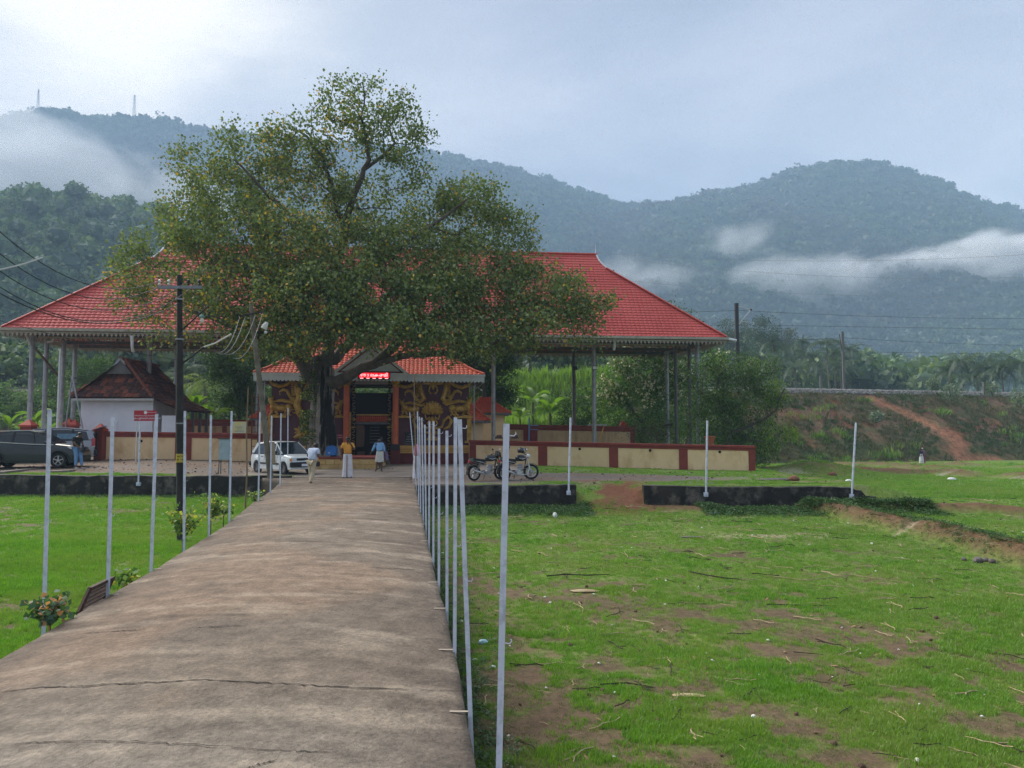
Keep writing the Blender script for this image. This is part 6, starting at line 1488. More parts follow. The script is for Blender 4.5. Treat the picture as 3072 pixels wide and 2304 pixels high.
# ---- banana plants
M_ban = leafmat('banana_leaves', (0.07, 0.15, 0.015), (0.20, 0.32, 0.04), trans=.45)
def banana_leaf(seed, L=1.9):
    rs = np.random.RandomState(seed); V = []; Fc = []; n = 9; W_ = .30
    for i in range(n + 1):
        t = i / n; x = L * (t - .2 * t * t); z = L * (.75 * t - .72 * t * t); w = W_ * math.sin(math.pi * min(1, t * .93 + .05)) ** .6
        if t < .12: w = .03
        w *= rs.uniform(.82, 1.1); V += [(x, -w, z + w * .35), (x, 0, z), (x, w, z + w * .35)]
    for i in range(n): o = i * 3; Fc += [(o, o + 3, o + 4, o + 1), (o + 1, o + 4, o + 5, o + 2)]
    me = bpy.data.meshes.new('leaf'); me.from_pydata(V, [], Fc); me.materials.append(M_ban); me.update(); return me
BLF = [banana_leaf(i) for i in range(4)]
def banana(label, px, ytop, Y, zg, sc=1.0, seed=0, nl=8):
    rs = np.random.RandomState(seed); c = P(px, ytop, Y); h = max(.8, c.z - zg - 1.1 * sc); root = thing('banana_plant', label, 'plant', (c.x, Y, zg), group='banana plants around the compound')
    mb = MB(); mb.cyl((c.x, Y, zg - .1), (c.x, Y, zg + h), .13 * sc, .08 * sc, 8); mb.build('stem', mat('banana_stem', (.12, .15, .05), .7) if 'banana_stem' not in bpy.data.materials else bpy.data.materials['banana_stem'], root)
    for k in range(nl):
        o = bpy.data.objects.new('leaf', BLF[rs.randint(4)]); COL.objects.link(o); o.parent = root; o.location = (0, 0, h - .05); o.rotation_euler = (rs.uniform(-.3, .3), -rs.uniform(-.15, .75), k * 2.4 + rs.uniform(-.4, .4)); o.scale = (sc * rs.uniform(.75, 1.1),) * 3
for i, (px, yt, Y, zg, sc, lab) in enumerate([(30, 1235, 50, .3, .9, 'leafy banana plant at the left edge of the picture behind the red wall'), (112, 1228, 52, .3, 1.0, 'banana plant between the first two pavilion columns'), (150, 1262, 50, .3, .7, 'low banana plant left of the white mast'), (70, 1268, 49, .3, .6, 'small banana plant above the wide maroon pillar'), (1598, 1150, 64, .1, 1.5, 'tall banana plant with an upright leaf behind the rear wall'), (1650, 1190, 62, .1, 1.3, 'banana plant right of the blue frame behind the rear wall'), (1560, 1215, 60, .1, 1.0, 'short banana plant left of the blue frame'), (590, 1178, 56, .2, 1.2, 'bright banana plant left of the white poles behind the wall'), (640, 1205, 55, .2, 1.0, 'banana plant above the stained rear wall'), (555, 1215, 55, .2, .9, 'banana plant touching the tiled verandah roof')]):
    banana(lab, px, yt, Y, zg, sc, i)
# ---- tall cane
M_cane = leafmat('cane_leaves', (0.08, 0.17, 0.02), (0.22, 0.34, 0.05), trans=.4)
def cane_proto(seed):
    rs = np.random.RandomState(seed); mb = MB()
    for k in range(14):
        a_ = rs.uniform(0, 6.28); r = rs.uniform(0, .25); b = Vector((r * math.cos(a_), r * math.sin(a_), 0)); h = rs.uniform(.7, 1.0); d = Vector((math.cos(a_), math.sin(a_), 0)) * rs.uniform(.05, .35); w = Vector((-math.sin(a_), math.cos(a_), 0)) * .022
        m_ = b + Vector((0, 0, h * .7)) + d * .35; t = b + Vector((0, 0, h)) + d
        mb.add([b - w, b + w, m_ + w, m_ - w, t], [(0, 1, 2, 3), (3, 2, 4)])
    return proto('cane_shape', mb, M_cane)
CP = [cane_proto(i) for i in range(3)]
rs = np.random.RandomState(31); n = 2600; px = rs.uniform(1470, 1860, n); Y = rs.uniform(64, 86, n); X = (px - 1536) / F * Y; t = np.clip((Y - 76) / 9.5, 0, 1); Z = np.where(Y < 76, 0.2 - .12 * (Y - 64) * 0, -1.75 + 8.2 * t); Z = np.where(Y < 78, np.maximum(Z, .2), Z)
gn_scatter('cane_thicket', np.stack([X, Y, Z], 1), rs.uniform(2.2, 3.4, n), CP, label='bright green thicket of tall cane on the slope behind the rear wall', cat='cane', seed=6, tilt=.12)
# ---- slope plants
def shrub_proto(seed, m, n=300, leaf=.16):
    return crown_proto('shrub_shape', seed, m, n, leaf, .75, True)
SHL = leafmat('slope_shrub_leaves', (0.045, 0.105, 0.020), (0.170, 0.260, 0.050), trans=.35)
SHP = [shrub_proto(200 + i, SHL) for i in range(3)]
def emb_scatter(name, label, n, x0, x1, r0, r1, protos, seed, thr=.5, tmax=.94, lift=0.0, cat='bushes', fx=.18, t0=0.0):
    rs = np.random.RandomState(seed); X = rs.uniform(x0, x1, n); t = rs.uniform(t0, tmax, n); k = fbm(X * fx, t * 6, seed, 3) > thr; k &= seg_dist(X, t * 9.5, np.array([(a, q * 9.5) for a, q in fpp])) > (.5 + .6 * (1 - t)); X = X[k]; t = t[k]; Y, Z = emb_pt(X, t)
    gn_scatter(name, np.stack([X, Y, Z + lift], 1), rs.uniform(r0, r1, len(X)), protos, label=label, cat=cat, seed=seed, tilt=.3)
emb_scatter('slope_bushes', 'green bushes overgrowing the railway slope left of and behind the temple', 1500, -75, 24, .7, 1.7, SHP, 5, .36)
def tuft_proto(name, seed, m, nb=9, h=1.0, spread=.35, w=.035, lean=.5):
    rs = np.random.RandomState(seed); mb = MB()
    for k in range(nb):
        a_ = rs.uniform(0, 6.28); r = rs.uniform(0, spread); b = Vector((r * math.cos(a_), r * math.sin(a_), -.08)); hh = h * rs.uniform(.55, 1.0); a2 = rs.uniform(0, 6.28)
        d = Vector((math.cos(a2), math.sin(a2), 0)) * rs.uniform(.1, lean) * hh; wv = Vector((-math.sin(a2 + rs.uniform(-1, 1)), math.cos(a2), 0)) * w
        m_ = b + Vector((0, 0, hh * .55)) + d * .35; t = b + Vector((0, 0, hh)) + d
        mb.add([b - wv, b + wv, m_ + wv * .8, m_ - wv * .8, t], [(0, 1, 2, 3), (3, 2, 4)])
    return proto(name, mb, m)
GRN = [leafmat('rice_grass_a', (0.080, 0.225, 0.012), (0.215, 0.410, 0.030), trans=.45, island=False, patch=(0.19, 0.30, 0.035), pscale=.45), leafmat('rice_grass_b', (0.065, 0.195, 0.012), (0.205, 0.370, 0.030), trans=.45, island=False, patch=(0.27, 0.32, 0.08), pscale=.6)]
DRY = leafmat('dry_grass', (0.11, 0.13, 0.035), (0.21, 0.19, 0.085), trans=.25, island=False)
EMG = leafmat('slope_grass_leaves', (0.110, 0.110, 0.045), (0.210, 0.185, 0.085), trans=.3, island=False, patch=(0.045, 0.10, 0.02), pscale=.2)
TFE = [tuft_proto('slope_tuft', 300 + i, EMG, 14, 1, .8, .06, .8) for i in range(3)]
emb_scatter('slope_grass', 'coarse grass tufts over the red earth of the railway slope', 12000, 14, 110, .22, .5, TFE, 6, .38, .97, cat='grass', fx=.5)
GTF = [tuft_proto('lush_tuft', 310 + i, GRN[1], 26, 1, .9, .05, .7) for i in range(2)]
emb_scatter('lush_clumps', 'brighter green grass clumps on the railway slope', 900, 18, 100, .5, 1.0, GTF, 16, .60, .9, cat='grass', fx=.12)
PB = leafmat('pale_bush_leaves', (0.10, 0.15, 0.09), (0.22, 0.27, 0.18), trans=.3)
for i, (px, py, Y, r, lab) in enumerate([(2797, 1150, 92, 1.0, 'pale grey-green bush standing on the ballast edge, left of the others'), (2853, 1175, 90, 1.3, 'round pale bush below the ballast'), (2975, 1165, 93, 1.2, 'pale bush beside the short railway post'), (3062, 1190, 91, 1.6, 'large pale bush at the right edge below the rails'), (2630, 1250, 84, .8, 'small silver-green bush on the middle of the slope')]):
    c = P(px, py, Y); root = thing('bush', lab, 'bush', (c.x, c.y, c.z - r * .5)); rs = np.random.RandomState(i)
    d = rs.normal(size=(420, 3)); d /= np.linalg.norm(d, axis=1)[:, None]; leaf_cloud('leaves', np.array(c) + d * rs.uniform(.4, 1, 420)[:, None] * np.array([r, r, r * .9]) * (.8 + .3 * rs.rand(420))[:, None], .22, PB, root, seed=i, droop=0)
    mb = MB()
    for k in range(5): mb.cyl(Vector((c.x, c.y, c.z - r * .9)), c + Vector((rs.uniform(-.5, .5) * r, rs.uniform(-.5, .5) * r, r * .5)), .03, .01, 5)
    mb.build('stems', M_bark2, root)

# ---- field grass
TF = [tuft_proto('grass_tuft', 400 + i, GRN[i % 2], 12, 1.0, .9, .050, .6) for i in range(4)] 
TD = [tuft_proto('dry_tuft', 420 + i, DRY, 10, .7, 1.0, .045, 1.4) for i in range(2)]
def field_scatter(name, label, n, ya, yb, pw, protos, seed, dens_fn, hs, xr):
    rs = np.random.RandomState(seed); u = rs.uniform(0, 1, n); Y = (ya ** (1 - pw) + u * (yb ** (1 - pw) - ya ** (1 - pw))) ** (1 / (1 - pw))
    X = xr(Y, rs.uniform(0, 1, n))
    k = rs.uniform(0, 1, n) < dens_fn(X, Y); X = X[k]; Y = Y[k]
    Z = terrain(X, Y); s = hs(Y) * rs.uniform(.45, 1.3, len(X)) * (0.35 + 1.25 * fbm(X * 1.1, Y * 1.1, seed, 4))
    gn_scatter(name, np.stack([X, Y, Z - .004], 1), s, protos, label=label, cat='grass', seed=seed, tilt=.2)
def rx(Y, u): a = pl_(Y, PR) + .05; return a + (0.80 * Y + 1.5 - a) * u
def lx(Y, u): b = pl_(Y, PL) - .05; a = -0.82 * Y - 1.5; return a + (b - a) * u
def notlot(X, Y): return (Y < lot_front(X) - .12) | (X > 14.5)
dR = lambda X, Y: grass_density(X, Y) * notlot(X, Y)
field_scatter('field_grass', 'short bright green rice-like grass growing in patches over the right-hand field', 230000, 2.6, 34, 1.15, TF, 1, dR, lambda Y: .045 + .0012 * Y, rx)
field_scatter('field_grass', 'low bright green grass covering the far right-hand fields up to the railway slope', 60000, 30, 76, 1.2, TF, 2, lambda X, Y: .3 + .7 * grass_density(X, Y) * (X > 13.0 + .0 * Y), lambda Y: .06 + .0012 * Y, lambda Y, u: 14.5 + (0.8 * Y + 2 - 14.5) * u)
field_scatter('field_grass', 'dense even green grass of the left-hand field beside the path', 150000, 4.2, 30, 1.05, TF, 3, lambda X, Y: np.clip(grass_density(X, Y) + .05, 0, 1) * notlot(X, Y), lambda Y: .055 + .0014 * Y, lx)
field_scatter('dry_stubble', 'straw-coloured stubble lying between the grass patches of the right-hand field', 60000, 2.6, 25, 1.2, TD, 4, lambda X, Y: (1 - .8 * grass_density(X, Y)) * notlot(X, Y) * (fbm(X * 1.3, Y * 1.3, 9, 3) > .42), lambda Y: .035 + .0009 * Y, rx)
def lot_grass(X, Y):
    c = ground_colour(X, Y); return ((c[..., 1] > c[..., 0] * 1.25) * 1.0) * (Y > lot_front(X) + .35)
field_scatter('yard_grass', 'short grass round the gravel patch between the compound wall and the stepped black wall', 42000, 26.5, 40, 1.1, TF, 5, lot_grass, lambda Y: .055 + .0 * Y, lambda Y, u: -3.2 + 19.2 * u)
field_scatter('yard_grass', 'strip of grass along the edge of the yard above the left black wall', 15000, 30.3, 33, 1.1, TF, 6, lot_grass, lambda Y: .08 + .0 * Y, lambda Y, u: -24 + 15 * u)
# weeds: broad-leaved creeping plants below the retaining walls and on the bunds
WD = leafmat('creeper_leaves', (0.020, 0.065, 0.014), (0.075, 0.140, 0.025), trans=.3)
def weed_proto(seed):
    rs = np.random.RandomState(seed); mb = MB()
    for k in range(16):
        c = Vector((rs.uniform(-.9, .9), rs.uniform(-.9, .9), rs.uniform(.1, .7))); d = Vector((rs.normal(), rs.normal(), rs.uniform(-.2, .4))).normalized() * .38; w = d.cross(Vector((0, 0, 1))).normalized() * .17 + Vector((0, 0, .05))
        mb.add([c, c + d * .5 + w, c + d, c + d * .5 - w], [(0, 1, 2, 3)])
    return proto('weed_shape', mb, WD)
WP = [weed_proto(i) for i in range(3)]
def weeds(name, label, n, fx_, sc, seed):
    rs = np.random.RandomState(seed); X, Y = fx_(rs, n); Z = terrain(X, Y); gn_scatter(name, np.stack([X, Y, Z], 1), rs.uniform(sc * .6, sc * 1.4, len(X)), WP, label=label, cat='weeds', seed=seed, tilt=.3)
weeds('ground_creeper', 'dark creeping weeds along the foot of the short black wall under the motorcycles', 2600, lambda r, n: (lambda X, Y: (X, Y))(r.uniform(-3.2, 2.6, n), 26.0 - np.abs(r.normal(0, 1.0, n))), .13, 1)
weeds('ground_creeper', 'dark creeping weeds along the foot of the stepped black wall', 3400, lambda r, n: (r.uniform(6.3, 14.0, n), 25.9 - np.abs(r.normal(0, .9, n))), .13, 2)
weeds('ground_creeper', 'low weeds along the foot of the long left black wall', 900, lambda r, n: (r.uniform(-22, -9, n), 29.8 - np.abs(r.normal(0, .35, n))), .10, 3)
weeds('edge_weeds', 'ragged weeds along the right edge of the path', 2600, lambda r, n: (lambda Y: (pl_(Y, PR) + .06 + np.abs(r.normal(0, .22, n)), Y))(3 + 23 * r.uniform(0, 1, n) ** 1.5), .055, 4)
weeds('edge_weeds', 'small weeds along the left edge of the path', 1500, lambda r, n: (lambda Y: (pl_(Y, PL) - .06 - np.abs(r.normal(0, .18, n)), Y))(5 + 22 * r.uniform(0, 1, n) ** 1.3), .06, 5)
def bund_pts(r, n):
    pl = BUNDS[0][0]; t = r.uniform(0, len(pl) - 1.001, n); i = t.astype(int); f = t - i; p = pl[i] * (1 - f)[:, None] + pl[i + 1] * f[:, None]; return p[:, 0] + r.normal(0, .3, n), p[:, 1] + r.normal(0, .3, n)
weeds('bund_weeds', 'dark weeds growing on the earth bund across the right-hand field', 700, bund_pts, .08, 6)
# ---- saplings with big heart leaves on the left edge of the path
SAP = leafmat('sapling_leaves', (0.05, 0.13, 0.03), (0.20, 0.30, 0.06), (0.52, 0.48, 0.08), .74, trans=.4, attr='tint')
SAPP = leafmat('sapling_dark_leaves', (0.035, 0.085, 0.04), (0.11, 0.19, 0.08), (0.55, 0.25, 0.12), .72, trans=.4, attr='tint')
for i, (px, py, z, r, hh, n, m_, lab) in enumerate([(150, 1862, -.12, .34, .24, 130, SAPP, 'sapling with blue-green and coppery heart leaves around the nearest left pole'), (548, 1615, -.2, .55, .75, 210, SAP, 'yellow-green heart-leaved sapling at the foot of the black utility pole'), (632, 1560, -.2, .42, .75, 170, SAP, 'yellow-green sapling around the fifth white pole on the left'), (395, 1745, -.2, .40, .15, 60, SAP, 'low yellowish creeper on the path edge beyond the woven tray'), (670, 1545, -.2, .35, .35, 90, SAP, 'small bright shrub by the sixth white pole on the left'), (765, 1500, -.2, .4, .3, 60, SAP, 'tiny sapling beside the bamboo stake')]):
    c = PZ(px, py, z); root = thing('sapling', lab, 'sapling', tuple(c)); rs = np.random.RandomState(i + 60)
    stems = MB(); cc = []; stems.tube([(c.x + .02, c.y, -.95), (c.x, c.y, c.z)], [.014, .009], 6)
    for k in range(max(4, n // 18)):
        a_ = rs.uniform(0, 6.28); e = c + Vector((math.cos(a_) * r * rs.uniform(.15, .65), math.sin(a_) * r * rs.uniform(.15, .6), hh * rs.uniform(.35, .85))); m2_ = (c + e) / 2 + Vector((0, 0, .06)); stems.tube([c + Vector((0, 0, -.05)), m2_, e], [.008, .006, .004], 5)
        for q_ in range(30): t = rs.uniform(.35, 1.05); cc.append(c.lerp(e, t) + Vector(rs.normal(size=3) * .05))
    stems.build('stems', M_bark2, root); leaf_cloud('leaves', np.array([list(v) for v in cc]), .068, m_, root, seed=i, droop=.5, aspect=.9)
# ------------------------------------------------------------------ poles
M_polew = mat('chipped_white_enamel', (0.62, 0.66, 0.77), 0.55, (0.54, 0.58, 0.69), 6, stain=(0.10, 0.10, 0.13), stain_fac=0.55, sscale=9)
M_plate = mat('pale_weathered_bracket', (.42, .36, .28), .8)
M_rust = mat('rust', (0.13, 0.05, 0.025), 0.9)
def white_pole(label, base, top, group, w=0.042, hook=True, plate=True, side=1):
    root = thing('white_pole', label, 'pole', tuple(base), group=group); base = Vector(base); top = Vector(top)
    # angle-iron post: two flanges
    d = (top - base).normalized(); mb = MB(); mb.bar(base - d * .25, top, w, .006); mb.bar(base - d * .25 + Vector((-w / 2 + .003, w / 2, 0)), top + Vector((-w / 2 + .003, w / 2, 0)), .006, w); mb.build('post', M_polew, root)
    if hook:
        for f in (.97, .45):
            p = base.lerp(top, f) + Vector((w / 2, 0, 0)); mb = MB(); mb.tube([p, p + Vector((.022, 0, -.003)), p + Vector((.031, 0, .008)), p + Vector((.028, 0, .018))], .0028, 5); mb.build('wire_hook', M_polew, root)
    if plate: mb = MB(); mb.box(base + Vector((-side * .07, 0, .03)), (.12, .018, .005)); mb.build('foot_plate', M_plate, root, bevel=.002)
    return root
GL, GR = 'white poles along the left edge of the path', 'white poles along the right edge of the path'
def pole_px(bx, by, tx, ty, zb, label, group, side, hmul=1.0, **k):
    b = PZ(bx, by, zb); t = P(tx, ty, b.y); return white_pole(label, b, t, group, side=side, **k)
LPO = [(132, 1840, 149, 1230, 'nearest white pole on the left edge, rising out of the coppery sapling'), (323, 1791, 338, 1251, 'second white pole on the left edge, standing by the woven metal tray'), (453, 1713, 470, 1242, 'third white pole on the left edge, before the first cream wall panel'), (552, 1616, 555, 1233, 'fourth left-edge pole, touching the right side of the black utility pole'), (627, 1574, 633, 1245, 'fifth left-edge pole, just left of the grey meter cabinet'), (688, 1562, 695, 1233, 'sixth left-edge pole, crossing the right side of the meter cabinet and yellow poster'), (775, 1502, 780, 1237, 'seventh left-edge pole, in front of the rear bumper of the white car'), (811, 1474, 815, 1247, 'eighth left-edge pole, in front of the rear door of the white car'), (840, 1455, 843, 1240, 'ninth left-edge pole, before the front door of the white car'), (863, 1424, 864, 1224, 'farthest left-edge pole, in front of the windscreen of the white car')]
for i, (a, b, c, d, lab) in enumerate(LPO): pole_px(a, b, c, d, -.15 if i < 4 else -.19, lab, GL, -1)
RPO = [(1493, 2486, 1519.6, 1271, 'nearest and widest white pole on the right edge, cut by the picture bottom'), (1411, 2149, 1378.7, 1258, 'second pole on the right edge, leaning left at its top'), (1364, 1960, 1366.5, 1252, 'third pole on the right edge, its top touching the second'), (1341, 1834, 1340.7, 1292, 'fourth pole on the right edge, the shortest topped one'), (1316.7, 1754, 1317, 1286, 'fifth pole on the right edge'), (1300, 1684, 1300.8, 1264, 'sixth pole on the right edge, right one of a level pair'), (1287, 1628, 1288.4, 1264, 'seventh pole on the right edge, left one of a level pair'), (1278, 1577, 1274.5, 1274, 'eighth pole on the right edge, lower than its neighbours'), (1270, 1549, 1265.5, 1253, 'ninth pole on the right edge, in the tight far cluster'), (1262, 1528, 1258, 1250, 'tenth pole on the right edge, in the tight far cluster'), (1256, 1505, 1252.6, 1235, 'tallest pole of the tight far cluster on the right edge'), (1248, 1452, 1229, 1237, 'farthest right-edge pole, tilted left against the bamboo stake')]
for i, (a, b, c, d, lab) in enumerate(RPO): pole_px(a, b, c, d, -.14, lab, GR, 1, w=.029)
GW = 'thin white poles bracketed to the black retaining walls'
for a, b, c, d, Y, lab in [(415, 1455, 420, 1270, 29.9, 'thin white pole fixed to the left black wall, in front of the red sign'), (1706, 1482, 1712, 1253, 26.05, 'thin white pole fixed to the end of the short black wall'), (2118, 1487, 2122, 1262, 26.05, 'thin white pole fixed to the middle of the stepped black wall'), (2555, 1492, 2568, 1268, 26.05, 'leaning thin white pole near the steps of the black wall')]:
    bb = P(a, b, Y); tt = P(c, d, Y); root = thing('wall_pole', lab, 'pole', tuple(bb), group=GW); mb = MB(); mb.cyl(bb, tt, .035, n=8); mb.build('tube', M_polew, root); mb = MB(); mb.box(bb + Vector((0, .03, .04)), (.14, .14, .14)); mb.build('bracket', M_polew, root)
# black utility pole with cross-arm, wires, lamp
M_tar = mat('tarred_steel', (0.012, 0.011, 0.011), 0.7, (0.025, 0.022, 0.02), 5, stain=(0.06, 0.05, 0.045), stain_fac=.5, sscale=6)
UY = 17.6
up = thing('utility_pole', 'black tarred utility pole with cross-arm and wires left of the path', 'utility pole', tuple(P(543, 1612, UY)))
mb = MB(); mb.tube([P(543, 1640, UY), P(539, 1250, UY), P(539, 1060, UY)], [.092, .085, .08], 12); mb.tube([P(539, 1062, UY), P(539, 826, UY)], [.066, .062], 12); mb.build('shaft', M_tar, up, smooth=True)
mb = MB()
for y in (900, 1020, 1272): c = P(539, y, UY); mb.cyl(c, c + Vector((0, 0, .03)), .095, n=12)
mb.build('clamp', M_pipe, up)
arm = P(539, 862, UY - .1); mb = MB(); mb.box(arm, (1.04, .06, .07)); mb.build('cross_arm', mat('galvanised_arm', (.20, .22, .25), .5, metal=.4), up)
M_porc = mat('porcelain', (.55, .55, .52), .3)
ins = []
for dx in (-.48, -.26, .2, .46): c = arm + Vector((dx, 0, .05)); mb = MB(); mb.lathe([(.02, 0), (.035, .02), (.02, .05), (.04, .08), (.03, .12), (.0, .14)], c, 8); mb.build('insulator', M_porc if dx < 0 else M_black, up); ins.append(c + Vector((0, 0, .1)))
M_wire = mat('aluminium_wire', (.22, .22, .22), .5, metal=.4); M_wdark = mat('dark_cable', (.02, .02, .02), .6)
def wire(label, pts_, sag, r, m, name='overhead_wire', cat='wire', group=None, n=18):
    a, b = Vector(pts_[0]), Vector(pts_[1]); pp = [a.lerp(b, t) + Vector((0, 0, -4 * sag * t * (1 - t))) for t in np.linspace(0, 1, n)]; mb = MB(); mb.tube(pp, r, 5); o = mb.build(name, m, None, loc=tuple(a)); settag(o, label, cat, group); return o
G_W = 'service wires running from the black utility pole to the upper left'
for i, (src, (x, y, Y)) in enumerate([(ins[0], (-60, 640, 12.5)), (ins[1], (-60, 712, 12.5)), (ins[2], (-60, 770, 12.5)), (ins[3], (-60, 820, 12.5))]):
    wire(['topmost of the four wires sagging from the cross-arm to the left edge', 'second wire from the top sagging over the red roof to the left edge', 'third wire from the top sagging over the red roof', 'lowest of the four cross-arm wires over the red roof'][i], (src, P(x, y, Y)), .62 + .09 * i, .009, M_wdark, group=G_W)
wire('thicker cable leaving the pole below the cross-arm and sagging to the left edge', (P(545, 905, UY), P(-60, 845, 13)), .62, .011, M_wdark)
wire('pale joined cable running across the top left wires', (P(-40, 815, 12.6), P(128, 772, 13.6)), .03, .014, M_porc)
wire('thin wire crossing down from the left edge under the pavilion eave', (P(-60, 945, 20), P(800, 1105, 30)), .3, .008, M_wdark)
lampb = thing('street_lamp', 'bare bulb lamp with a small green shade on a slanting bracket of the black pole', 'lamp', tuple(P(548, 985, UY)))
mb = MB(); mb.cyl(P(546, 990, UY), P(625, 918, UY), .018, n=6); mb.build('bracket', M_tar, lampb)
c = P(606, 952, UY); mb = MB(); mb.lathe([(.0, .07), (.035, .06), (.065, .02), (.075, 0), (.0, -.005)], c, 12); mb.build('shade', mat('green_shade', (.06, .18, .17), .5), lampb); mb = MB(); mb.ball(c + Vector((0, 0, -.07)), (.042, .042, .075), 10, 8); mb.build('bulb', mat('frosted_bulb', (.62, .62, .52), .4), lampb)
tubeb = thing('tube_light', 'white tube light on a bent arm halfway up the black pole', 'lamp', tuple(P(548, 1088, UY)))
mb = MB(); mb.tube([P(548, 1090, UY), P(612, 1041, UY)], .022, 6); mb.build('bracket', M_tar, tubeb); mb = MB(); mb.tube([P(612, 1041, UY), P(645, 1030, UY), P(694, 1002, UY)], .02, 6); mb.build('tube', M_porc, tubeb)
# plates
M_yel = mat('plate_yellow', (.72, .55, .10), .6, (.6, .42, .06), 14); M_ink = mat('plate_black', (.02, .017, .01), .7)
np_ = thing('number_plate', 'yellow number plate with black figures strapped round the black utility pole', 'plate', tuple(P(544, 1388, UY - .12)))
mb = MB(); mb.box(P(543, 1375, UY - .11), (.235, .02, .20)); mb.build('plate', M_yel, np_)
mb = MB(); mb.box(P(543, 1365, UY - .125), (.21, .006, .012)); mb.box(P(543, 1386, UY - .125), (.21, .006, .010)); mb.build('border_line', M_ink, np_, kind='stuff')
text_obj('lettering', '45 TB 2', P(543, 1379, UY - .128), .066, M_ink, np_); text_obj('lettering', 'അപായം', P(543, 1370, UY - .128), .045, M_ink, np_)
# leaning old pole
LY = 27.0
lp = thing('leaning_pole', 'grey weathered pole leaning left behind the white car, with a small cross-arm', 'utility pole', tuple(P(812, 1434, LY)))
mb = MB(); mb.tube([P(812, 1436, LY), P(787, 1210, LY), P(765, 1030, LY), P(753, 915, LY)], [.115, .10, .085, .07], 8); mb.build('shaft', mat('weathered_concrete', (.10, .085, .065), .95, (.17, .15, .12), 3, .5, 14), lp)
mb = MB(); mb.bar(P(718, 948, LY - .1), P(790, 936, LY - .1), .05); mb.build('cross_arm', M_tar, lp)
mb = MB(); mb.bar(P(826, 1262, LY), P(838, 1390, LY), .05) if False else mb.box(P(818, 1358, LY - .12), (.17, .05, .78), R=Matrix.Rotation(-.08, 3, 'Y')); mb.build('splint_board', mat('old_board', (.28, .22, .16), .9), lp)
sl_ = thing('street_light', 'white street light head with a globe on the leaning pole under the branches', 'lamp', tuple(P(778, 990, LY)))
mb = MB(); mb.cyl(P(762, 1010, LY), P(788, 975, LY), .02, n=6); mb.build('bracket', M_tar, sl_)
mb = MB(); mb.lathe([(.0, .26), (.06, .24), (.10, .12), (.12, 0), (.08, -.02)], P(791, 985, LY - .1), 10, axis=Matrix.Rotation(.5, 3, 'Y')); mb.build('reflector', M_porc, sl_); mb = MB(); mb.ball(P(797, 997, LY - .15), .06, 8, 6); mb.build('bulb', M_porc, sl_)
for i, (x0, y0, x1, y1) in enumerate([(720, 948, 640, 1050), (737, 945, 650, 1058), (768, 940, 668, 1060), (788, 938, 700, 1075)]):
    wire(['leftmost', 'second', 'third', 'rightmost'][i] + ' of the slack wires hanging from the arm of the leaning pole', (P(x0, y0, LY), P(x1, y1, LY - 5)), .5, .010, M_wire, group='slack wires on the leaning pole')
# bamboo stakes, ladder, trash bits by the leaning pole
M_bam = mat('bamboo', (.22, .15, .08), .8, (.13, .09, .06), 6)
def stake(lab, a, b, Y, r=.025):
    mb = MB(); A_, B_ = P(*a, Y), P(*b, Y); mb.tube([A_, A_.lerp(B_, .3) + Vector((.02, 0, 0)), A_.lerp(B_, .6) - Vector((.015, 0, 0)), B_], [r, r * .95, r * .85, r * .6], 6); o = mb.build('stake', M_bam, None, loc=tuple(A_)); settag(o, lab, 'stake')
stake('tall thin bamboo stake leaning before the tablet, beside the pink-shirted person', (1247, 1442), (1243, 1122), 29.0, .028)
stake('crooked brown stick standing left of the leaning pole, down to the path weeds', (736, 1525), (745, 1160), 18.8, .022)
lad = thing('ladder', 'rusty ladder leaning on the cream wall behind the white car', 'ladder', tuple(P(755, 1372, 40.6)))
mb = MB(); mb.bar(P(754, 1374, 40.6), P(757, 1180, 41.0), .045); mb.bar(P(772, 1374, 40.6), P(775, 1180, 41.0), .045); mb.build('side_rail', M_rust, lad)
for k in range(9): y = 1360 - k * 21; mb = MB(); mb.bar(P(754, y, 40.65), P(773, y, 40.65), .03); mb.build('rung', M_rust, lad)
# meter cabinet
cab = thing('meter_cabinet', 'pale blue-grey meter cabinet on thin legs at the edge of the yard', 'cabinet', tuple(P(677, 1423, 31.0)))
CY = 31.2; c = P(676, 1348, CY); M_cab = mat('cabinet_paint', (.33, .42, .48), .5, (.28, .36, .41), 3, stain=(.16, .13, .10), stain_fac=.5, sscale=4)
mb = MB(); mb.box(c, (.44, .26, .86)); mb.build('box', M_cab, cab, bevel=.01); mb = MB(); mb.box(c + Vector((0, -.135, 0)), (.40, .012, .80)); mb.build('door', M_cab, cab, bevel=.004)
mb = MB(); mb.box(c + Vector((0, -.02, .45)), (.52, .34, .03)); mb.build('top_plate', M_black, cab)
for dx, dy in ((-.2, -.1), (.2, -.1), (-.2, .1), (.2, .1)): mb = MB(); mb.bar(c + Vector((dx, dy, -.43)), c + Vector((dx * 1.1, dy * 1.2, -1.02)), .03); mb.build('leg', M_pipedark, cab)
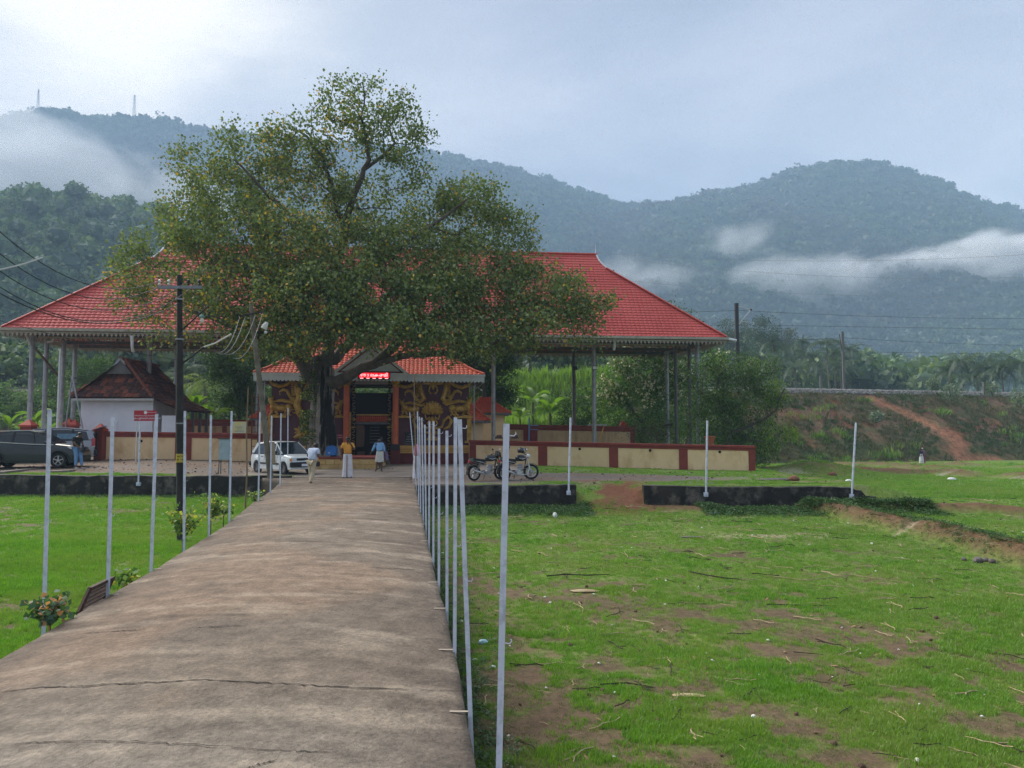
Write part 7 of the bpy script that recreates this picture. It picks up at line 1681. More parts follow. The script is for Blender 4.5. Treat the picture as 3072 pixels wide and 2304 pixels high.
# red sign board
sg = thing('sign_board', 'red board with white round emblem and Malayalam lettering by the white house', 'sign', tuple(P(433, 1380, 38.6)))
SY = 38.6; c = P(436, 1247, SY); mb = MB(); mb.box(c, (1.15, .05, .54)); mb.build('board', mat('sign_red', (.42, .012, .03), .5, (.36, .012, .03), 3), sg)
mb = MB()
for dx in (-.45, .45): mb.cyl(c + Vector((dx, .06, .2)), Vector((c.x + dx, c.y + .06, .1)), .03, n=8)
mb.build('support_post', M_white, sg)
mb = MB(); mb.cyl(c + Vector((.02, -.03, .16)), c + Vector((.02, -.034, .16)), .085, n=16); mb.build('emblem', mat('sign_white', (.75, .75, .78), .6), sg)
M_sw = bpy.data.materials['sign_white']
text_obj('lettering', 'ദേവസവം ബോർഡ്', c + Vector((.32, -.03, .17)), .055, M_sw, sg); text_obj('lettering', 'തിരുവിതാംകൂർ ദേവസവം', c + Vector((0, -.03, .0)), .085, M_sw, sg); text_obj('lettering', 'ഇടപപളളി ഭഗവതി കേഷതരം', c + Vector((0, -.03, -.14)), .13, M_sw, sg, sx=.62)
# yellow poster
po = thing('poster', 'pale yellow and blue poster hung on the wall behind the sixth left pole', 'poster', tuple(P(717, 1300, 40.5)))
c = P(718, 1282, 40.4); mb = MB(); mb.box(c, (.74, .02, .62)); mb.build('sheet', mat('poster_paper', (.68, .60, .22), .7, (.55, .62, .55), 2.5), po)
M_pi = mat('poster_ink', (.16, .24, .26), .7)
for i, (w, dz, s_) in enumerate([('സവാഗതം', .02, .08), ('ഉതസവം', -.08, .06), ('കേഷതരം', -.2, .10)]): text_obj('lettering', w, c + Vector((0, -.015, dz)), s_, M_pi, po)
# blue offering box
bxp = thing('offering_box', 'bright blue metal box with a lid handle on the platform by the trunk', 'box', tuple(P(995, 1372, 36.9)))
M_blue = mat('blue_enamel', (.03, .17, .48), .4, (.025, .13, .38), 4); c = P(995, 1356, 36.95)
mb = MB(); mb.box(c, (.48, .34, .32)); mb.build('box', M_blue, bxp, bevel=.012)
mb = MB(); mb.prism([(-.26, 0), (.26, 0), (.16, .12), (-.16, .12)], lambda p, t: c + Vector((p[0], t, .165 + p[1])), -.2, .2); mb.build('lid', M_blue, bxp, bevel=.008); mb = MB(); mb.tube([c + Vector((-.09, 0, .28)), c + Vector((-.07, 0, .33)), c + Vector((.07, 0, .33)), c + Vector((.09, 0, .28))], .014, 6); mb.build('handle', M_blue, bxp)
mb = MB(); mb.box(c + Vector((-.08, -.18, -.04)), (.09, .02, .05)); mb.build('lock', M_porc, bxp)
for i, (px, py, z, lab) in enumerate([(1102, 1411, -.2, 'dark pair of slippers lying left of the person in the blue shirt'), (1172, 1410, -.2, 'black slippers lying alone right of the crouching person')]):
    c = PZ(px, py, z); root = thing('slippers', lab, 'slippers', tuple(c))
    for k in (-1, 1):
        mb = MB(); mb.box(c + Vector((k * .09, 0, .02)), (.10, .26, .03), rz=.4 * k); mb.build('sole', M_black, root, bevel=.01); mb = MB(); mb.tube([c + Vector((k * .09 - .05, -.02, .03)), c + Vector((k * .09, -.05, .07)), c + Vector((k * .09 + .05, -.02, .03))], .012, 5); mb.build('strap', M_black, root)
# woven metal tray leaning on the second left pole
wt = thing('perforated_tray', 'rusty dark perforated metal tray tipped on edge beside the second left pole', 'tray', tuple(PZ(270, 1822, -.2)))
A_ = PZ(236, 1838, -.2); B_ = PZ(308, 1800, -.2); u = (B_ - A_); L = u.length; u.normalize(); hgt = Vector((.05, .10, .22)); M_tray = mat('rusty_tray', (.035, .022, .017), .8, (.08, .04, .025), 12)
mb = MB(); nx_, ny_ = 13, 5
for i in range(nx_ + 1): mb.bar(A_ + u * (L * i / nx_), A_ + u * (L * i / nx_) + hgt, .022, .004)
for j in range(ny_ + 1): mb.bar(A_ + hgt * (j / ny_), A_ + hgt * (j / ny_) + u * L, .022, .006)
mb.build('lattice', M_tray, wt, kind='stuff')
mb = MB(); mb.bar(A_, A_ + u * L, .05, .03); mb.bar(A_ + hgt, A_ + hgt + u * L, .045, .03); mb.bar(A_, A_ + hgt, .04, .03); mb.bar(A_ + u * L, A_ + hgt + u * L, .04, .03); mb.build('rim', M_tray, wt)

# ---- railway masts and catenary
def rmast(lab, px, ytop, Y, zb, r, cantil):
    b = P(px, 1160, Y); t = P(px, ytop, Y); root = thing('railway_mast', lab, 'mast', (b.x, Y, zb)); M_ = M_tar if cantil else M_pipedark
    mb = MB(); mb.bar((b.x, Y, zb - .3), (b.x, Y, t.z), r * 2, r * 1.6); mb.build('post', M_, root)
    mb = MB(); mb.cyl((b.x, Y, t.z), (b.x, Y, t.z + .25), r * 1.2, n=8); mb.build('cap', M_, root)
    if cantil:
        m_ = mat('cantilever_tube', (.42, .43, .42), .5); mb = MB(); mb.cyl((b.x + r, Y, t.z - .1), P(2253, 928, Y), .04, n=6); mb.cyl(P(2217, 972, Y), P(2253, 928, Y), .06, n=6); mb.cyl(P(2226, 965, Y), P(2262, 967, Y), .04, n=6); mb.cyl(P(2262, 967, Y), P(2258, 975, Y), .04, n=6); mb.build('cantilever', m_, root); mb = MB(); mb.ball(P(2253, 929, Y), .14, 6, 5); mb.build('insulator', M_tar, root)
        for y in (980, 1035): c = P(px - 4, y, Y); mb = MB(); mb.box(c, (.3, .3, .3)); mb.build('bracket', M_tar, root)
    else:
        mb = MB(); mb.cyl(P(px - 14, 1002, Y), P(px - 3, 1068, Y), .05, n=6); mb.build('stay_rod', M_tar, root)
rmast('thick black railway mast with a cantilever arm standing right of the pavilion roof', 2214, 916, 88.5, 6.5, .20, True)
rmast('thin grey railway mast farther off on the embankment, before the palm grove', 2532, 1000, 100, 6.3, .14, False)
G_C = 'railway overhead wires'
for i, (x0, y0, Y0, x1, y1, Y1, sag, lab) in enumerate([(1500, 928, 80, 2214, 931, 88.5, .3, 'upper railway wire left of the black mast'), (2214, 931, 88.5, 3300, 952, 110, .5, 'topmost railway wire right of the black mast'), (1500, 972, 80, 2262, 975, 88.5, .05, 'contact wire left of the black mast'), (2262, 975, 88.5, 3300, 990, 110, .05, 'contact wire right of the black mast'), (2300, 1020, 92, 2532, 1013, 100, .1, 'upper wire reaching the thin mast from the left'), (2532, 1013, 100, 3300, 1036, 122, .4, 'upper wire right of the thin mast'), (2560, 1055, 100, 3300, 1065, 122, .05, 'lowest railway wire right of the thin mast')]):
    wire(lab, (P(x0, y0, Y0), P(x1, y1, Y1)), sag, .022, M_wdark, group=G_C)
for i, (x0, y0, x1, y1, lab) in enumerate([(1750, 755, 3300, 748, 'highest power line across the misty valley'), (1900, 780, 3300, 822, 'middle power line across the misty valley'), (1800, 832, 3300, 878, 'lowest power line crossing the cloud bank')]):
    wire(lab, (P(x0, y0, 260), P(x1, y1, 230)), 3.5, .045, M_wire, name='power_line', group='power lines across the valley')
# pylons on the left ridge
for i, (px, yt, yb, lab) in enumerate([(113, 268, 345, 'faint lattice pylon on the ridge at the far left'), (402, 284, 352, 'faint lattice pylon on the ridge above the near hillside')]):
    Y = 1225; b = P(px, yb, Y); t = P(px, yt, Y); h = t.z - b.z; root = thing('pylon', lab, 'pylon', tuple(b)); mb = MB(); q = [(-1, -1), (1, -1), (1, 1), (-1, 1)]
    for k in range(4):
        f0 = Vector((q[k][0] * 2.2, q[k][1] * 2.2, 0)); f1 = Vector((q[k][0] * .5, q[k][1] * .5, h)); mb.bar(b + f0 - Vector((0, 0, 6)), b + f1, .36)
        g0 = Vector((q[(k + 1) % 4][0] * 3.4, q[(k + 1) % 4][1] * 3.4, 0)); g1 = Vector((q[(k + 1) % 4][0] * .7, q[(k + 1) % 4][1] * .7, h))
        for j in range(5): a_ = f0.lerp(f1, j / 5); c_ = g0.lerp(g1, (j + 1) / 5); mb.bar(b + a_, b + c_, .15)
    mb.build('lattice', M_pipe, root); mb = MB()
    for z in (.62, .78, .92): mb.bar(b + Vector((-4.5, 0, h * z)), b + Vector((4.5, 0, h * z)), .2)
    mb.build('cross_arm', M_pipe, root)
# short posts on the embankment
for px, yt, yb, Y, lab in ((2952, 1147, 1176, 93, 'short dark concrete post at the edge of the ballast on the right'), (2462, 1128, 1156, 100, 'tiny signal post beside the rails in front of the grove')):
    b = P(px, yb, Y); mb = MB(); mb.bar(b - Vector((0, 0, .3)), P(px, yt, Y), .22); o = mb.build('marker_post', M_pipedark, None, loc=tuple(b)); settag(o, lab, 'post')
# compound odds and ends: blue frame, funnel, pots
bf = thing('swing_frame', 'blue painted frame standing in a gap of the rear wall', 'frame', tuple(P(1588, 1322, 53.5)))
M_bl = mat('blue_frame_paint', (.10, .22, .42), .6); mb = MB(); mb.bar(P(1587, 1325, 53.4), P(1588, 1252, 53.4), .10); mb.build('post', M_bl, bf); mb = MB(); mb.bar(P(1588, 1276, 53.4), P(1616, 1277, 53.4), .06); mb.bar(P(1590, 1288, 53.4), P(1614, 1289, 53.4), .05); mb.build('crossbar', M_bl, bf)
mb = MB(); c = P(1792, 1275, 53); mb.box(c, (1.3, .5, .10)); root = thing('table', 'small grey table behind the bright steel column', 'table', (c.x, c.y, .1)); mb.build('table_top', M_pipe, root); mb = MB(); mb.bar(P(1812, 1278, 53), P(1800, 1318, 53), .07); mb.bar(P(1776, 1278, 53), P(1782, 1318, 53), .07); mb.build('leg', M_yellow, root)
M_terra = mat('terracotta', (.30, .08, .04), .8)
c = P(2130, 1318, 43.5); root = thing('flower_pot', 'red flower pot behind the compound wall under the dark neem', 'pot', tuple(c)); mb = MB(); mb.lathe([(.18, -.3), (.30, .1), (.33, .12), (.33, .18), (.28, .18)], c, 12); mb.build('pot', M_terra, root)
for px, lab in ((1545, 'brown bowl resting upside down on the maroon wall above the second motorcycle'), (1497, 'brown bowl upside down on the wall, half hidden by the nearest pole')):
    c = P(px, 1316, 40.6); mb = MB(); mb.lathe([(.22, 0), (.18, .1), (.13, .19), (.10, .2), (0.0, .2)], c, 12); o = mb.build('bowl', mat('bowl_brown', (.06, .025, .02), .8), None, loc=tuple(c)); settag(o, lab, 'bowl')
# ---- litter, stones, sticks and sheaths on the fields
M_lit = [mat('litter_white', (.72, .72, .72), .7), mat('litter_cyan', (.35, .55, .60), .4), mat('straw_pale', (.42, .34, .20), .9, (.30, .22, .12), 8), mat('stick_dark', (.035, .025, .018), .95), mat('red_stone', (.22, .09, .05), .9, (.12, .06, .04), 6, .6, 20), mat('grey_stone', (.16, .14, .13), .9, (.09, .08, .07), 6, .6, 20)]
def at_ground(px, py):
    z = -1.0
    for _ in range(4): p = PZ(px, py, z); z = float(terrain(p.x, p.y))
    return PZ(px, py, z)
def bit(lab, px, py, dims, m, name, cat, rz=0.0, seed=0):
    c = at_ground(px, py); rs = np.random.RandomState(seed + int(px)); mb = MB(); mb.ball((0, 0, 0), (.5, .5, .5), 8, 6)
    mb.v = [((v[0] * (1 + .25 * (rs.rand() - .5))) * dims[0], v[1] * (1 + .25 * (rs.rand() - .5)) * dims[1], v[2] * (1 + .3 * (rs.rand() - .5)) * dims[2]) for v in mb.v]
    R = Matrix.Rotation(rz, 3, 'Z'); mb.v = [tuple(R @ Vector(v) + c + Vector((0, 0, dims[2] * .35))) for v in mb.v]; o = mb.build(name, m, None, smooth=True, loc=tuple(c)); settag(o, lab, cat)
bit('clear cyan plastic bottle lying in the weeds between the second and nearest right poles', 1449, 1932, (.13, .07, .07), M_lit[1], 'plastic_bottle', 'bottle', .3)
bit('crumpled white paper by the third right pole in the weeds', 1422, 1980, (.10, .05, .02), M_lit[0], 'paper_scrap', 'litter', .2)
bit('small white wrapper right of the plastic bottle', 1480, 2003, (.06, .04, .03), M_lit[0], 'wrapper', 'litter')
bit('pale wrapper at the foot of the short black wall', 1646, 1513, (.26, .16, .08), M_lit[1], 'wrapper', 'litter')
bit('white egg-shaped scrap standing before the gap in the walls', 1665, 1553, (.14, .12, .2), M_lit[0], 'paper_scrap', 'litter')
bit('upright white scrap beside the end of the short black wall', 1721, 1514, (.14, .12, .24), M_lit[0], 'paper_scrap', 'litter')
bit('pale green bag in front of the stepped wall', 2147, 1543, (.34, .16, .08), M_lit[1], 'plastic_bag', 'litter')
bit('flat white bag under the steps of the black wall', 2564, 1521, (.36, .2, .10), M_lit[0], 'plastic_bag', 'litter')
bit('white plastic bag on the bund below the steps', 2570, 1571, (.22, .16, .12), M_lit[0], 'plastic_bag', 'litter')
bit('white bag lying on the far field right of the leaning wall pole', 2546, 1450, (.4, .25, .26), M_lit[0], 'plastic_bag', 'litter')
bit('white bag on the far bund toward the footpath', 2855, 1441, (.5, .3, .2), M_lit[0], 'plastic_bag', 'litter')
bit('dark rounded stone on the grass above the stepped wall', 2461, 1456, (.62, .4, .24), M_lit[3], 'stone', 'stone')
bit('reddish block lying on the grass right of the compound wall end', 2382, 1444, (.46, .35, .26), M_lit[4], 'stone', 'stone', .4)
bit('orange-brown stone in the dark bund beyond the yard', 2497, 1429, (.55, .3, .3), M_lit[4], 'stone', 'stone')
bit('broken concrete lump beside the end pillar of the compound wall', 2288, 1417, (.8, .4, .25), M_lit[5], 'stone', 'stone', .1)
bit('flat grey slab piece on the slope right of the compound wall', 2330, 1442, (1.5, .4, .12), M_lit[5], 'stone', 'stone', .05)
for i, (px, py, w, lab) in enumerate([(2892, 1683, .12, 'leftmost of the round grey stones below the bund'), (2935, 1690, .21, 'largest round grey stone below the bund'), (2957, 1686, .14, 'middle brown stone of the row below the bund'), (2977, 1690, .15, 'rightmost round stone of the row below the bund')]): bit(lab, px, py, (w, w * .8, w * .75), M_lit[5], 'stone', 'stone')
bit('red laterite block lying under the left black wall', 218, 1467, (.42, .25, .2), M_lit[4], 'stone', 'stone')
bit('brown clod of coconut fibre on the near right-hand field', 1752, 1776, (.50, .16, .05), M_lit[2], 'husk_heap', 'husk')
bit('rounded clod in the gap between the walls', 1803, 1525, (.34, .3, .2), M_lit[5], 'stone', 'stone')
bit('thin grey slab edge lying flat across the right-hand field', 2080, 1614, (.74, .16, .06), M_lit[5], 'slab', 'slab')
bit('pale leaf sheath lying right of the nearest pole, large and flat', 2063, 2089, (.36, .10, .03), M_lit[2], 'leaf_sheath', 'debris', -.05)
def stick(lab, pts_, r, m, name='stick'):
    pp = [at_ground(a, b) + Vector((0, 0, r * 1.5)) for a, b in pts_]; mb = MB(); mb.tube(pp, [r * .55] * (len(pp) - 1) + [r * .25], 5); o = mb.build(name, m, None, loc=tuple(pp[0])); settag(o, lab, 'stick')
for i, (pp, r, k, lab) in enumerate([([(1640, 1733), (1700, 1728), (1760, 1731), (1830, 1728)], .022, 3, 'long dark branch with bits of bark in the middle of the right field'), ([(2066, 1719), (2130, 1732), (2180, 1740), (2222, 1743)], .022, 3, 'dark stick slanting down right of the pale footpath line'), ([(2066, 1718), (2120, 1729)], .012, 2, 'pale end of a stripped stick beside the slanting dark one'), ([(1800, 2060), (1880, 2055), (1960, 2068)], .016, 3, 'dark branch pair in the lower middle of the right field'), ([(2300, 1817), (2400, 1820), (2510, 1822)], .016, 3, 'long thin black twig across the right side of the field'), ([(2055, 1815), (2120, 1815)], .012, 3, 'short dark twig left of the long black one'), ([(2380, 1960), (2470, 1968)], .012, 3, 'short dark twig in the brown patch on the right'), ([(2530, 2063), (2610, 2050)], .012, 3, 'dark twig beside a grass clump at the lower right'), ([(2108, 2200), (2175, 2215)], .010, 3, 'small forked twig at the lower left of the right field'), ([(1475, 1880), (1560, 1884)], .010, 2, 'pale straw crossing behind the nearest pole'), ([(2800, 1884), (2860, 1886)], .012, 2, 'pale straw on the right of the bare streak'), ([(2300, 1730), (2420, 1744), (2560, 1728), (2740, 1755)], .014, 2, 'long pale frond rib lying across the upper right field'), ([(2580, 2140), (2620, 2150)], .014, 2, 'pale curved sheath by the white pebble'), ([(1350, 2085), (1410, 2088)], .001, 2, 'straw')][:13]): stick(lab, pp, r, M_lit[k])
rs = np.random.RandomState(12); n = 700; Y = 3 + 40 * rs.uniform(0, 1, n) ** 1.6; X = rx(Y, rs.uniform(0, 1, n)); k = notlot(X, Y); X = X[k]; Y = Y[k]
LPr = [proto('scrap_shape', MB().ball((0, 0, 0), (.5, .4, .25), 6, 4), mat('pale_scrap', (.62, .60, .55), .8)), proto('leaf_scrap_shape', MB().ball((0, 0, 0), (.8, .35, .12), 6, 4), mat('dead_leaf', (.24, .15, .08), .9)), proto('clod_shape', MB().ball((0, 0, 0), (.6, .6, .4), 6, 4), mat('soil_clod', (.09, .055, .035), 1.0))]
gn_scatter('field_litter', np.stack([X, Y, terrain(X, Y) + .012], 1), rs.uniform(.022, .05, len(X)) * (1 + Y / 30), LPr, label='scattered petals, dead leaves and clods between the grass of the right-hand field', cat='litter', tilt=.5)
n = 900; X = rs.uniform(-24, 12, n); Y = rs.uniform(30.5, 41, n); Y = np.where(X > -3, rs.uniform(27, 37, n), Y); k = ~((X > -11) & (X < -1)); X = X[k]; Y = Y[k]
gn_scatter('yard_gravel', np.stack([X, Y, terrain(X, Y) + .01], 1), rs.uniform(.03, .11, len(X)), LPr[1:] + [proto('grit_shape', MB().ball((0, 0, 0), (.6, .5, .35), 6, 4), mat('grit', (.30, .27, .25), .9))], label='loose stones and gravel scattered over the yard', cat='gravel', tilt=.5)

TWG = []
for i, mm in enumerate((M_lit[3], M_lit[2], M_lit[2])):
    rs = np.random.RandomState(i); mb = MB(); pp = [Vector((x * .25, .12 * rs.normal() * .25, .02 * abs(rs.normal()))) for x in np.linspace(-2, 2, 6)]; mb.tube(pp, .018, 4); mb.tube([pp[3], pp[3] + Vector((.25, .2, .03))], .012, 4); TWG.append(proto('twig_shape', mb, mm))
rs = np.random.RandomState(18); n = 700; Y = 3 + 28 * rs.uniform(0, 1, n) ** 1.4; X = rx(Y, rs.uniform(0, 1, n)); k = notlot(X, Y); X = X[k]; Y = Y[k]
gn_scatter('field_twigs', np.stack([X, Y, terrain(X, Y) + .02], 1), rs.uniform(.12, .42, len(X)) * (.6 + Y / 25), TWG, label='fine dry twigs and straws strewn over the right-hand field', cat='twigs', tilt=.08)
# ------------------------------------------------------------------ people
def skinned(name, J, E, m, parent, root=0, sub=2):
    me = bpy.data.meshes.new(name); me.from_pydata([j[0] for j in J], E, []); o = bpy.data.objects.new(name, me); COL.objects.link(o)
    md = o.modifiers.new('s', 'SKIN'); md.use_smooth_shade = True
    sk = me.skin_vertices[0] if me.skin_vertices else None
    if sk is None:
        bpy.context.view_layer.objects.active = o; bpy.ops.mesh.customdata_skin_add() if hasattr(bpy.ops.mesh, 'customdata_skin_add') else None; sk = me.skin_vertices[0]
    for i, j in enumerate(J):
        r = j[1]; sk.data[i].radius = (r, r) if isinstance(r, (int, float)) else r; sk.data[i].use_root = (i == root)
    s2 = o.modifiers.new('d', 'SUBSURF'); s2.levels = sub; s2.render_levels = sub
    bpy.context.view_layer.update(); dg = bpy.context.evaluated_depsgraph_get(); m2 = bpy.data.meshes.new_from_object(o.evaluated_get(dg)); bpy.data.objects.remove(o)
    m2.materials.clear(); m2.materials.append(m); q = bpy.data.objects.new(name, m2); COL.objects.link(q); q.parent = parent
    m2.polygons.foreach_set('use_smooth', [True] * len(m2.polygons)); return q
M_skin = mat('brown_skin', (.085, .042, .026), .55, (.10, .05, .03), 5); M_skin2 = mat('light_brown_skin', (.15, .075, .045), .55)
M_hair = mat('black_hair', (.010, .009, .008), .5); M_hairg = mat('greying_hair', (.06, .055, .05), .7)
def cloth(n, c, c2=None): return mat(n, c, .9, c2 or tuple(v * .8 for v in c), 6, .2, 40)
STD = dict(pel=(0, 0, .95), wai=(0, 0, 1.10), che=(0, 0, 1.30), nek=(0, 0, 1.46), jaw=(0, -.015, 1.53), hed=(0, 0, 1.60), crn=(0, .01, 1.66),
           shl=(.18, 0, 1.41), ell=(.25, .02, 1.14), wrl=(.26, -.05, .89), shr=(-.18, 0, 1.41), elr=(-.25, .02, 1.14), wrr=(-.26, -.05, .89),
           hil=(.09, 0, .90), knl=(.10, -.02, .50), anl=(.10, .02, .09), tol=(.12, -.15, .03), hir=(-.09, 0, .90), knr=(-.10, -.02, .50), anr=(-.10, .02, .09), tor=(-.12, -.15, .03))
def person(label, loc, rz, H, pose=None, skin=M_skin, hair=M_hair, top=None, sleeve='short', lower=None, lowcol=None, feet=None, group=None, extra=None, hairlen=0.0, belly=0.0):
    J = {k: Vector(v) for k, v in STD.items()}
    for k, v in (pose or {}).items(): J[k] = Vector(v)
    root = thing('person', label, 'person', loc, rz, group, local=True); root.scale = (H / 1.70,) * 3
    names = ['pel', 'wai', 'che', 'nek', 'jaw', 'hed', 'crn', 'shl', 'ell', 'wrl', 'shr', 'elr', 'wrr', 'hil', 'knl', 'anl', 'tol', 'hir', 'knr', 'anr', 'tor']
    R0 = dict(pel=(.14, .11), wai=(.125, .10), che=(.15, .105), nek=.052, jaw=(.062, .07), hed=(.078, .092), crn=(.058, .068), shl=.062, ell=.042, wrl=.028, shr=.062, elr=.042, wrr=.028, hil=.088, knl=.056, anl=.038, tol=(.042, .028), hir=.088, knr=.056, anr=.038, tor=(.042, .028))
    L = [(tuple(J[n]), R0[n]) for n in names]; ix = {n: i for i, n in enumerate(names)}
    E = [(ix[a], ix[b]) for a, b in (('pel', 'wai'), ('wai', 'che'), ('che', 'nek'), ('nek', 'jaw'), ('jaw', 'hed'), ('hed', 'crn'), ('che', 'shl'), ('shl', 'ell'), ('ell', 'wrl'), ('che', 'shr'), ('shr', 'elr'), ('elr', 'wrr'), ('pel', 'hil'), ('hil', 'knl'), ('knl', 'anl'), ('anl', 'tol'), ('pel', 'hir'), ('hir', 'knr'), ('knr', 'anr'), ('anr', 'tor'))]
    for s, e, w in ((1, 'ell', 'wrl'), (-1, 'elr', 'wrr')):
        d = (J[w] - J[e]).normalized(); side = d.cross(Vector((0, 1, 0))); side = side.normalized() if side.length > .1 else Vector((1, 0, 0)); palm = J[w] + d * .07
        L.append((tuple(palm), (.034, .017))); pi = len(L) - 1; E.append((ix[w], pi)); up_ = d.cross(side).normalized()
        for k in range(4):
            o = side * (.026 * (1.5 - k) / 1.5); ln = (.065, .078, .074, .058)[k]; L.append((tuple(palm + o + d * ln * .55), .0095)); L.append((tuple(palm + o * 1.1 + d * ln + up_ * .018), .0075)); E += [(pi, len(L) - 2), (len(L) - 2, len(L) - 1)]
        L.append((tuple(J[w] + d * .04 + side * .038), .010)); L.append((tuple(J[w] + d * .075 + side * .052), .0085)); E += [(pi, len(L) - 2), (len(L) - 2, len(L) - 1)]
    skinned('body', L, E, skin, root)
    hd = J['hed']; fw = (J['jaw'] - J['nek']); f = Vector((0, -1, 0)); f = (Vector((0, -1, 0)) + Vector(((J['jaw'] - hd).x * 3, 0, 0)) + Vector((0, 0, min(0, (J['jaw'].y + .015) * 2)))).normalized(); r_ = f.cross(Vector((0, 0, 1))).normalized()
    mb = MB(); mb.ball(hd + f * .088 + Vector((0, 0, -.015)), (.014, .02, .024), 6, 5); mb.build('nose', skin, root, smooth=True)
    mb = MB(); mb.ball(hd + f * .08 + Vector((0, 0, -.052)), (.026, .012, .008), 6, 5); mb.build('mouth', cloth_lip, root)
    for s in (-1, 1):
        mb = MB(); mb.ball(hd + f * .078 + r_ * s * .030 + Vector((0, 0, .012)), (.012, .010, .008), 6, 5); mb.build('eye', M_hole, root)
        mb = MB(); mb.ball(hd + r_ * s * .084 + Vector((0, .005, -.005)), (.012, .02, .03), 6, 5); mb.build('ear', skin, root, smooth=True)
    mb = MB(); mb.ball(hd - f * .018 + Vector((0, 0, .038)), (.089, .100, .085), 12, 8)
    if hairlen: mb.ball(hd - f * .07 + Vector((0, 0, -.03)), (.07, .06, .10 + hairlen), 8, 6)
    mb.build('hair', hair, root, smooth=True)
    if top:
        T_ = [(tuple(J['pel'] + Vector((0, 0, .02))), (.168 + belly, .135 + belly)), (tuple(J['wai']), (.150 + belly, .125 + belly)), (tuple(J['che']), (.178, .130)), (tuple(J['nek'] - (J['nek'] - J['che']) * .25), (.075, .07)), (tuple(J['shl']), .082), (tuple(J['shr']), .082)]
        Et = [(0, 1), (1, 2), (2, 3), (2, 4), (2, 5)]
        for q, e, w in ((4, 'ell', 'wrl'), (5, 'elr', 'wrr')):
            sh = J['shl'] if q == 4 else J['shr']
            if sleeve == 'short': T_.append((tuple(sh.lerp(J[e], .72)), .080)); Et.append((q, len(T_) - 1))
            else: T_.append((tuple(J[e]), .062)); T_.append((tuple(J[e].lerp(J[w], .55)), .052)); Et += [(q, len(T_) - 2), (len(T_) - 2, len(T_) - 1)]
        skinned('shirt', T_, Et, top, root)
        mb = MB(); mb.torus(J['nek'] - Vector((0, .0, .035)), .062, .014, n=12); mb.build('collar', top, root, smooth=True)
    if lower == 'dhoti' or lower == 'short_dhoti':
        z1 = .06 if lower == 'dhoti' else .48; p = J['pel']; prof = []; mid = (J['anl'] + J['anr']) / 2; mb = MB(); n = 26; V = []; rows = 9
        for j in range(rows):
            t = j / (rows - 1); z = lerp(p.z + .06, z1, t); cx = lerp(p.x, (J['knl'].x + J['knr'].x) / 2 if lower != 'dhoti' else mid.x, t); cy = lerp(p.y, mid.y, t)
            rxx = lerp(.165 + belly, .215 if lower == 'dhoti' else .22, t ** .8); ryy = lerp(.14 + belly, .155, t ** .8)
            for k in range(n):
                a = 2 * math.pi * k / n; wv = 1 + .05 * t * math.sin(a * 5 + j * .3) - .16 * t * math.exp(-((a - 4.71) / .3) ** 2); V.append((cx + rxx * wv * math.cos(a), cy + ryy * wv * math.sin(a), z + .012 * math.sin(a * 3) * t))
        Fq = [(j * n + k, j * n + (k + 1) % n, (j + 1) * n + (k + 1) % n, (j + 1) * n + k) for j in range(rows - 1) for k in range(n)]
        mb.add(V, Fq); mb.build('mundu', lowcol, root, smooth=True, recalc=True)
    elif lower == 'trousers':
        T_ = [(tuple(J['pel'] + Vector((0, 0, .03))), (.155, .125))]; Et = []
        for s in ('l', 'r'):
            b = len(T_); T_ += [(tuple(J['hi' + s]), .105), (tuple(J['kn' + s]), .078), (tuple(J['an' + s] + Vector((0, 0, .05))), .062)]; Et += [(0, b), (b, b + 1), (b + 1, b + 2)]
        skinned('trousers', T_, Et, lowcol, root)
    elif lower == 'skirt':
        mb = MB(); mb.lathe([(.15, .62), (.17, .45), (.22, .2), (.27, -.30), (.26, -.46)], (J['pel'].x, J['pel'].y, J['pel'].z - .45), 16, sx=1, sy=.8); mb.build('skirt', lowcol, root, smooth=True)
    if feet:
        for s in ('l', 'r'):
            a = J['an' + s]; t = J['to' + s]; d = (t - a); d.z = 0; d.normalize(); c = a.lerp(t, .45); mb = MB(); mb.ball((c.x, c.y, .035), (.052, .052, .04), 8, 5); mb.v = [(v[0] + d.x * (Vector(v) - c).dot(d) * 1.6, v[1] + d.y * (Vector(v) - c).dot(d) * 1.6, max(v[2], .0)) for v in mb.v]; mb.build('shoe', feet, root, smooth=True)
    if extra: extra(root, J)
    return root
cloth_lip = mat('lips', (.09, .03, .025), .5)
def gz_at(px, py, Y): p = P(px, py, Y); return p
def stand(px, py, Y): p = P(px, py, Y); return (p.x, p.y, p.z)
def yellow_extra(root, J):
    mb = MB(); mb.box(J['wrl'] + Vector((-.01, -.005, .10)), (.02, .07, .14)); mb.build('phone', M_black, root)
    mb = MB(); mb.box((0.0, -.165, .52), (.028, .012, .88)); mb.build('mundu_border', mat('brown_border', (.16, .06, .04), .8), root)
    mb = MB(); mb.ball(J['hed'] + Vector((0, -.088, -.033)), (.036, .012, .010), 8, 5); mb.build('moustache', M_hair, root)
person('person in an orange-yellow shirt and long white mundu talking on a phone', stand(1042, 1436, 30.2), R_(4), 1.66,
       dict(ell=(.29, -.06, 1.17), wrl=(.13, -.10, 1.42), elr=(-.27, .03, 1.15), wrr=(-.27, -.02, .88), hir=(-.10, 0, .90), knl=(.13, -.02, .5), anl=(.15, 0, .09), tol=(.19, -.15, .03), anr=(-.14, 0, .09), tor=(-.17, -.15, .03)),
       top=cloth('orange_shirt', (.62, .29, .045)), lower='dhoti', lowcol=cloth('white_mundu', (.60, .60, .64)), feet=M_black, extra=yellow_extra, belly=.012)
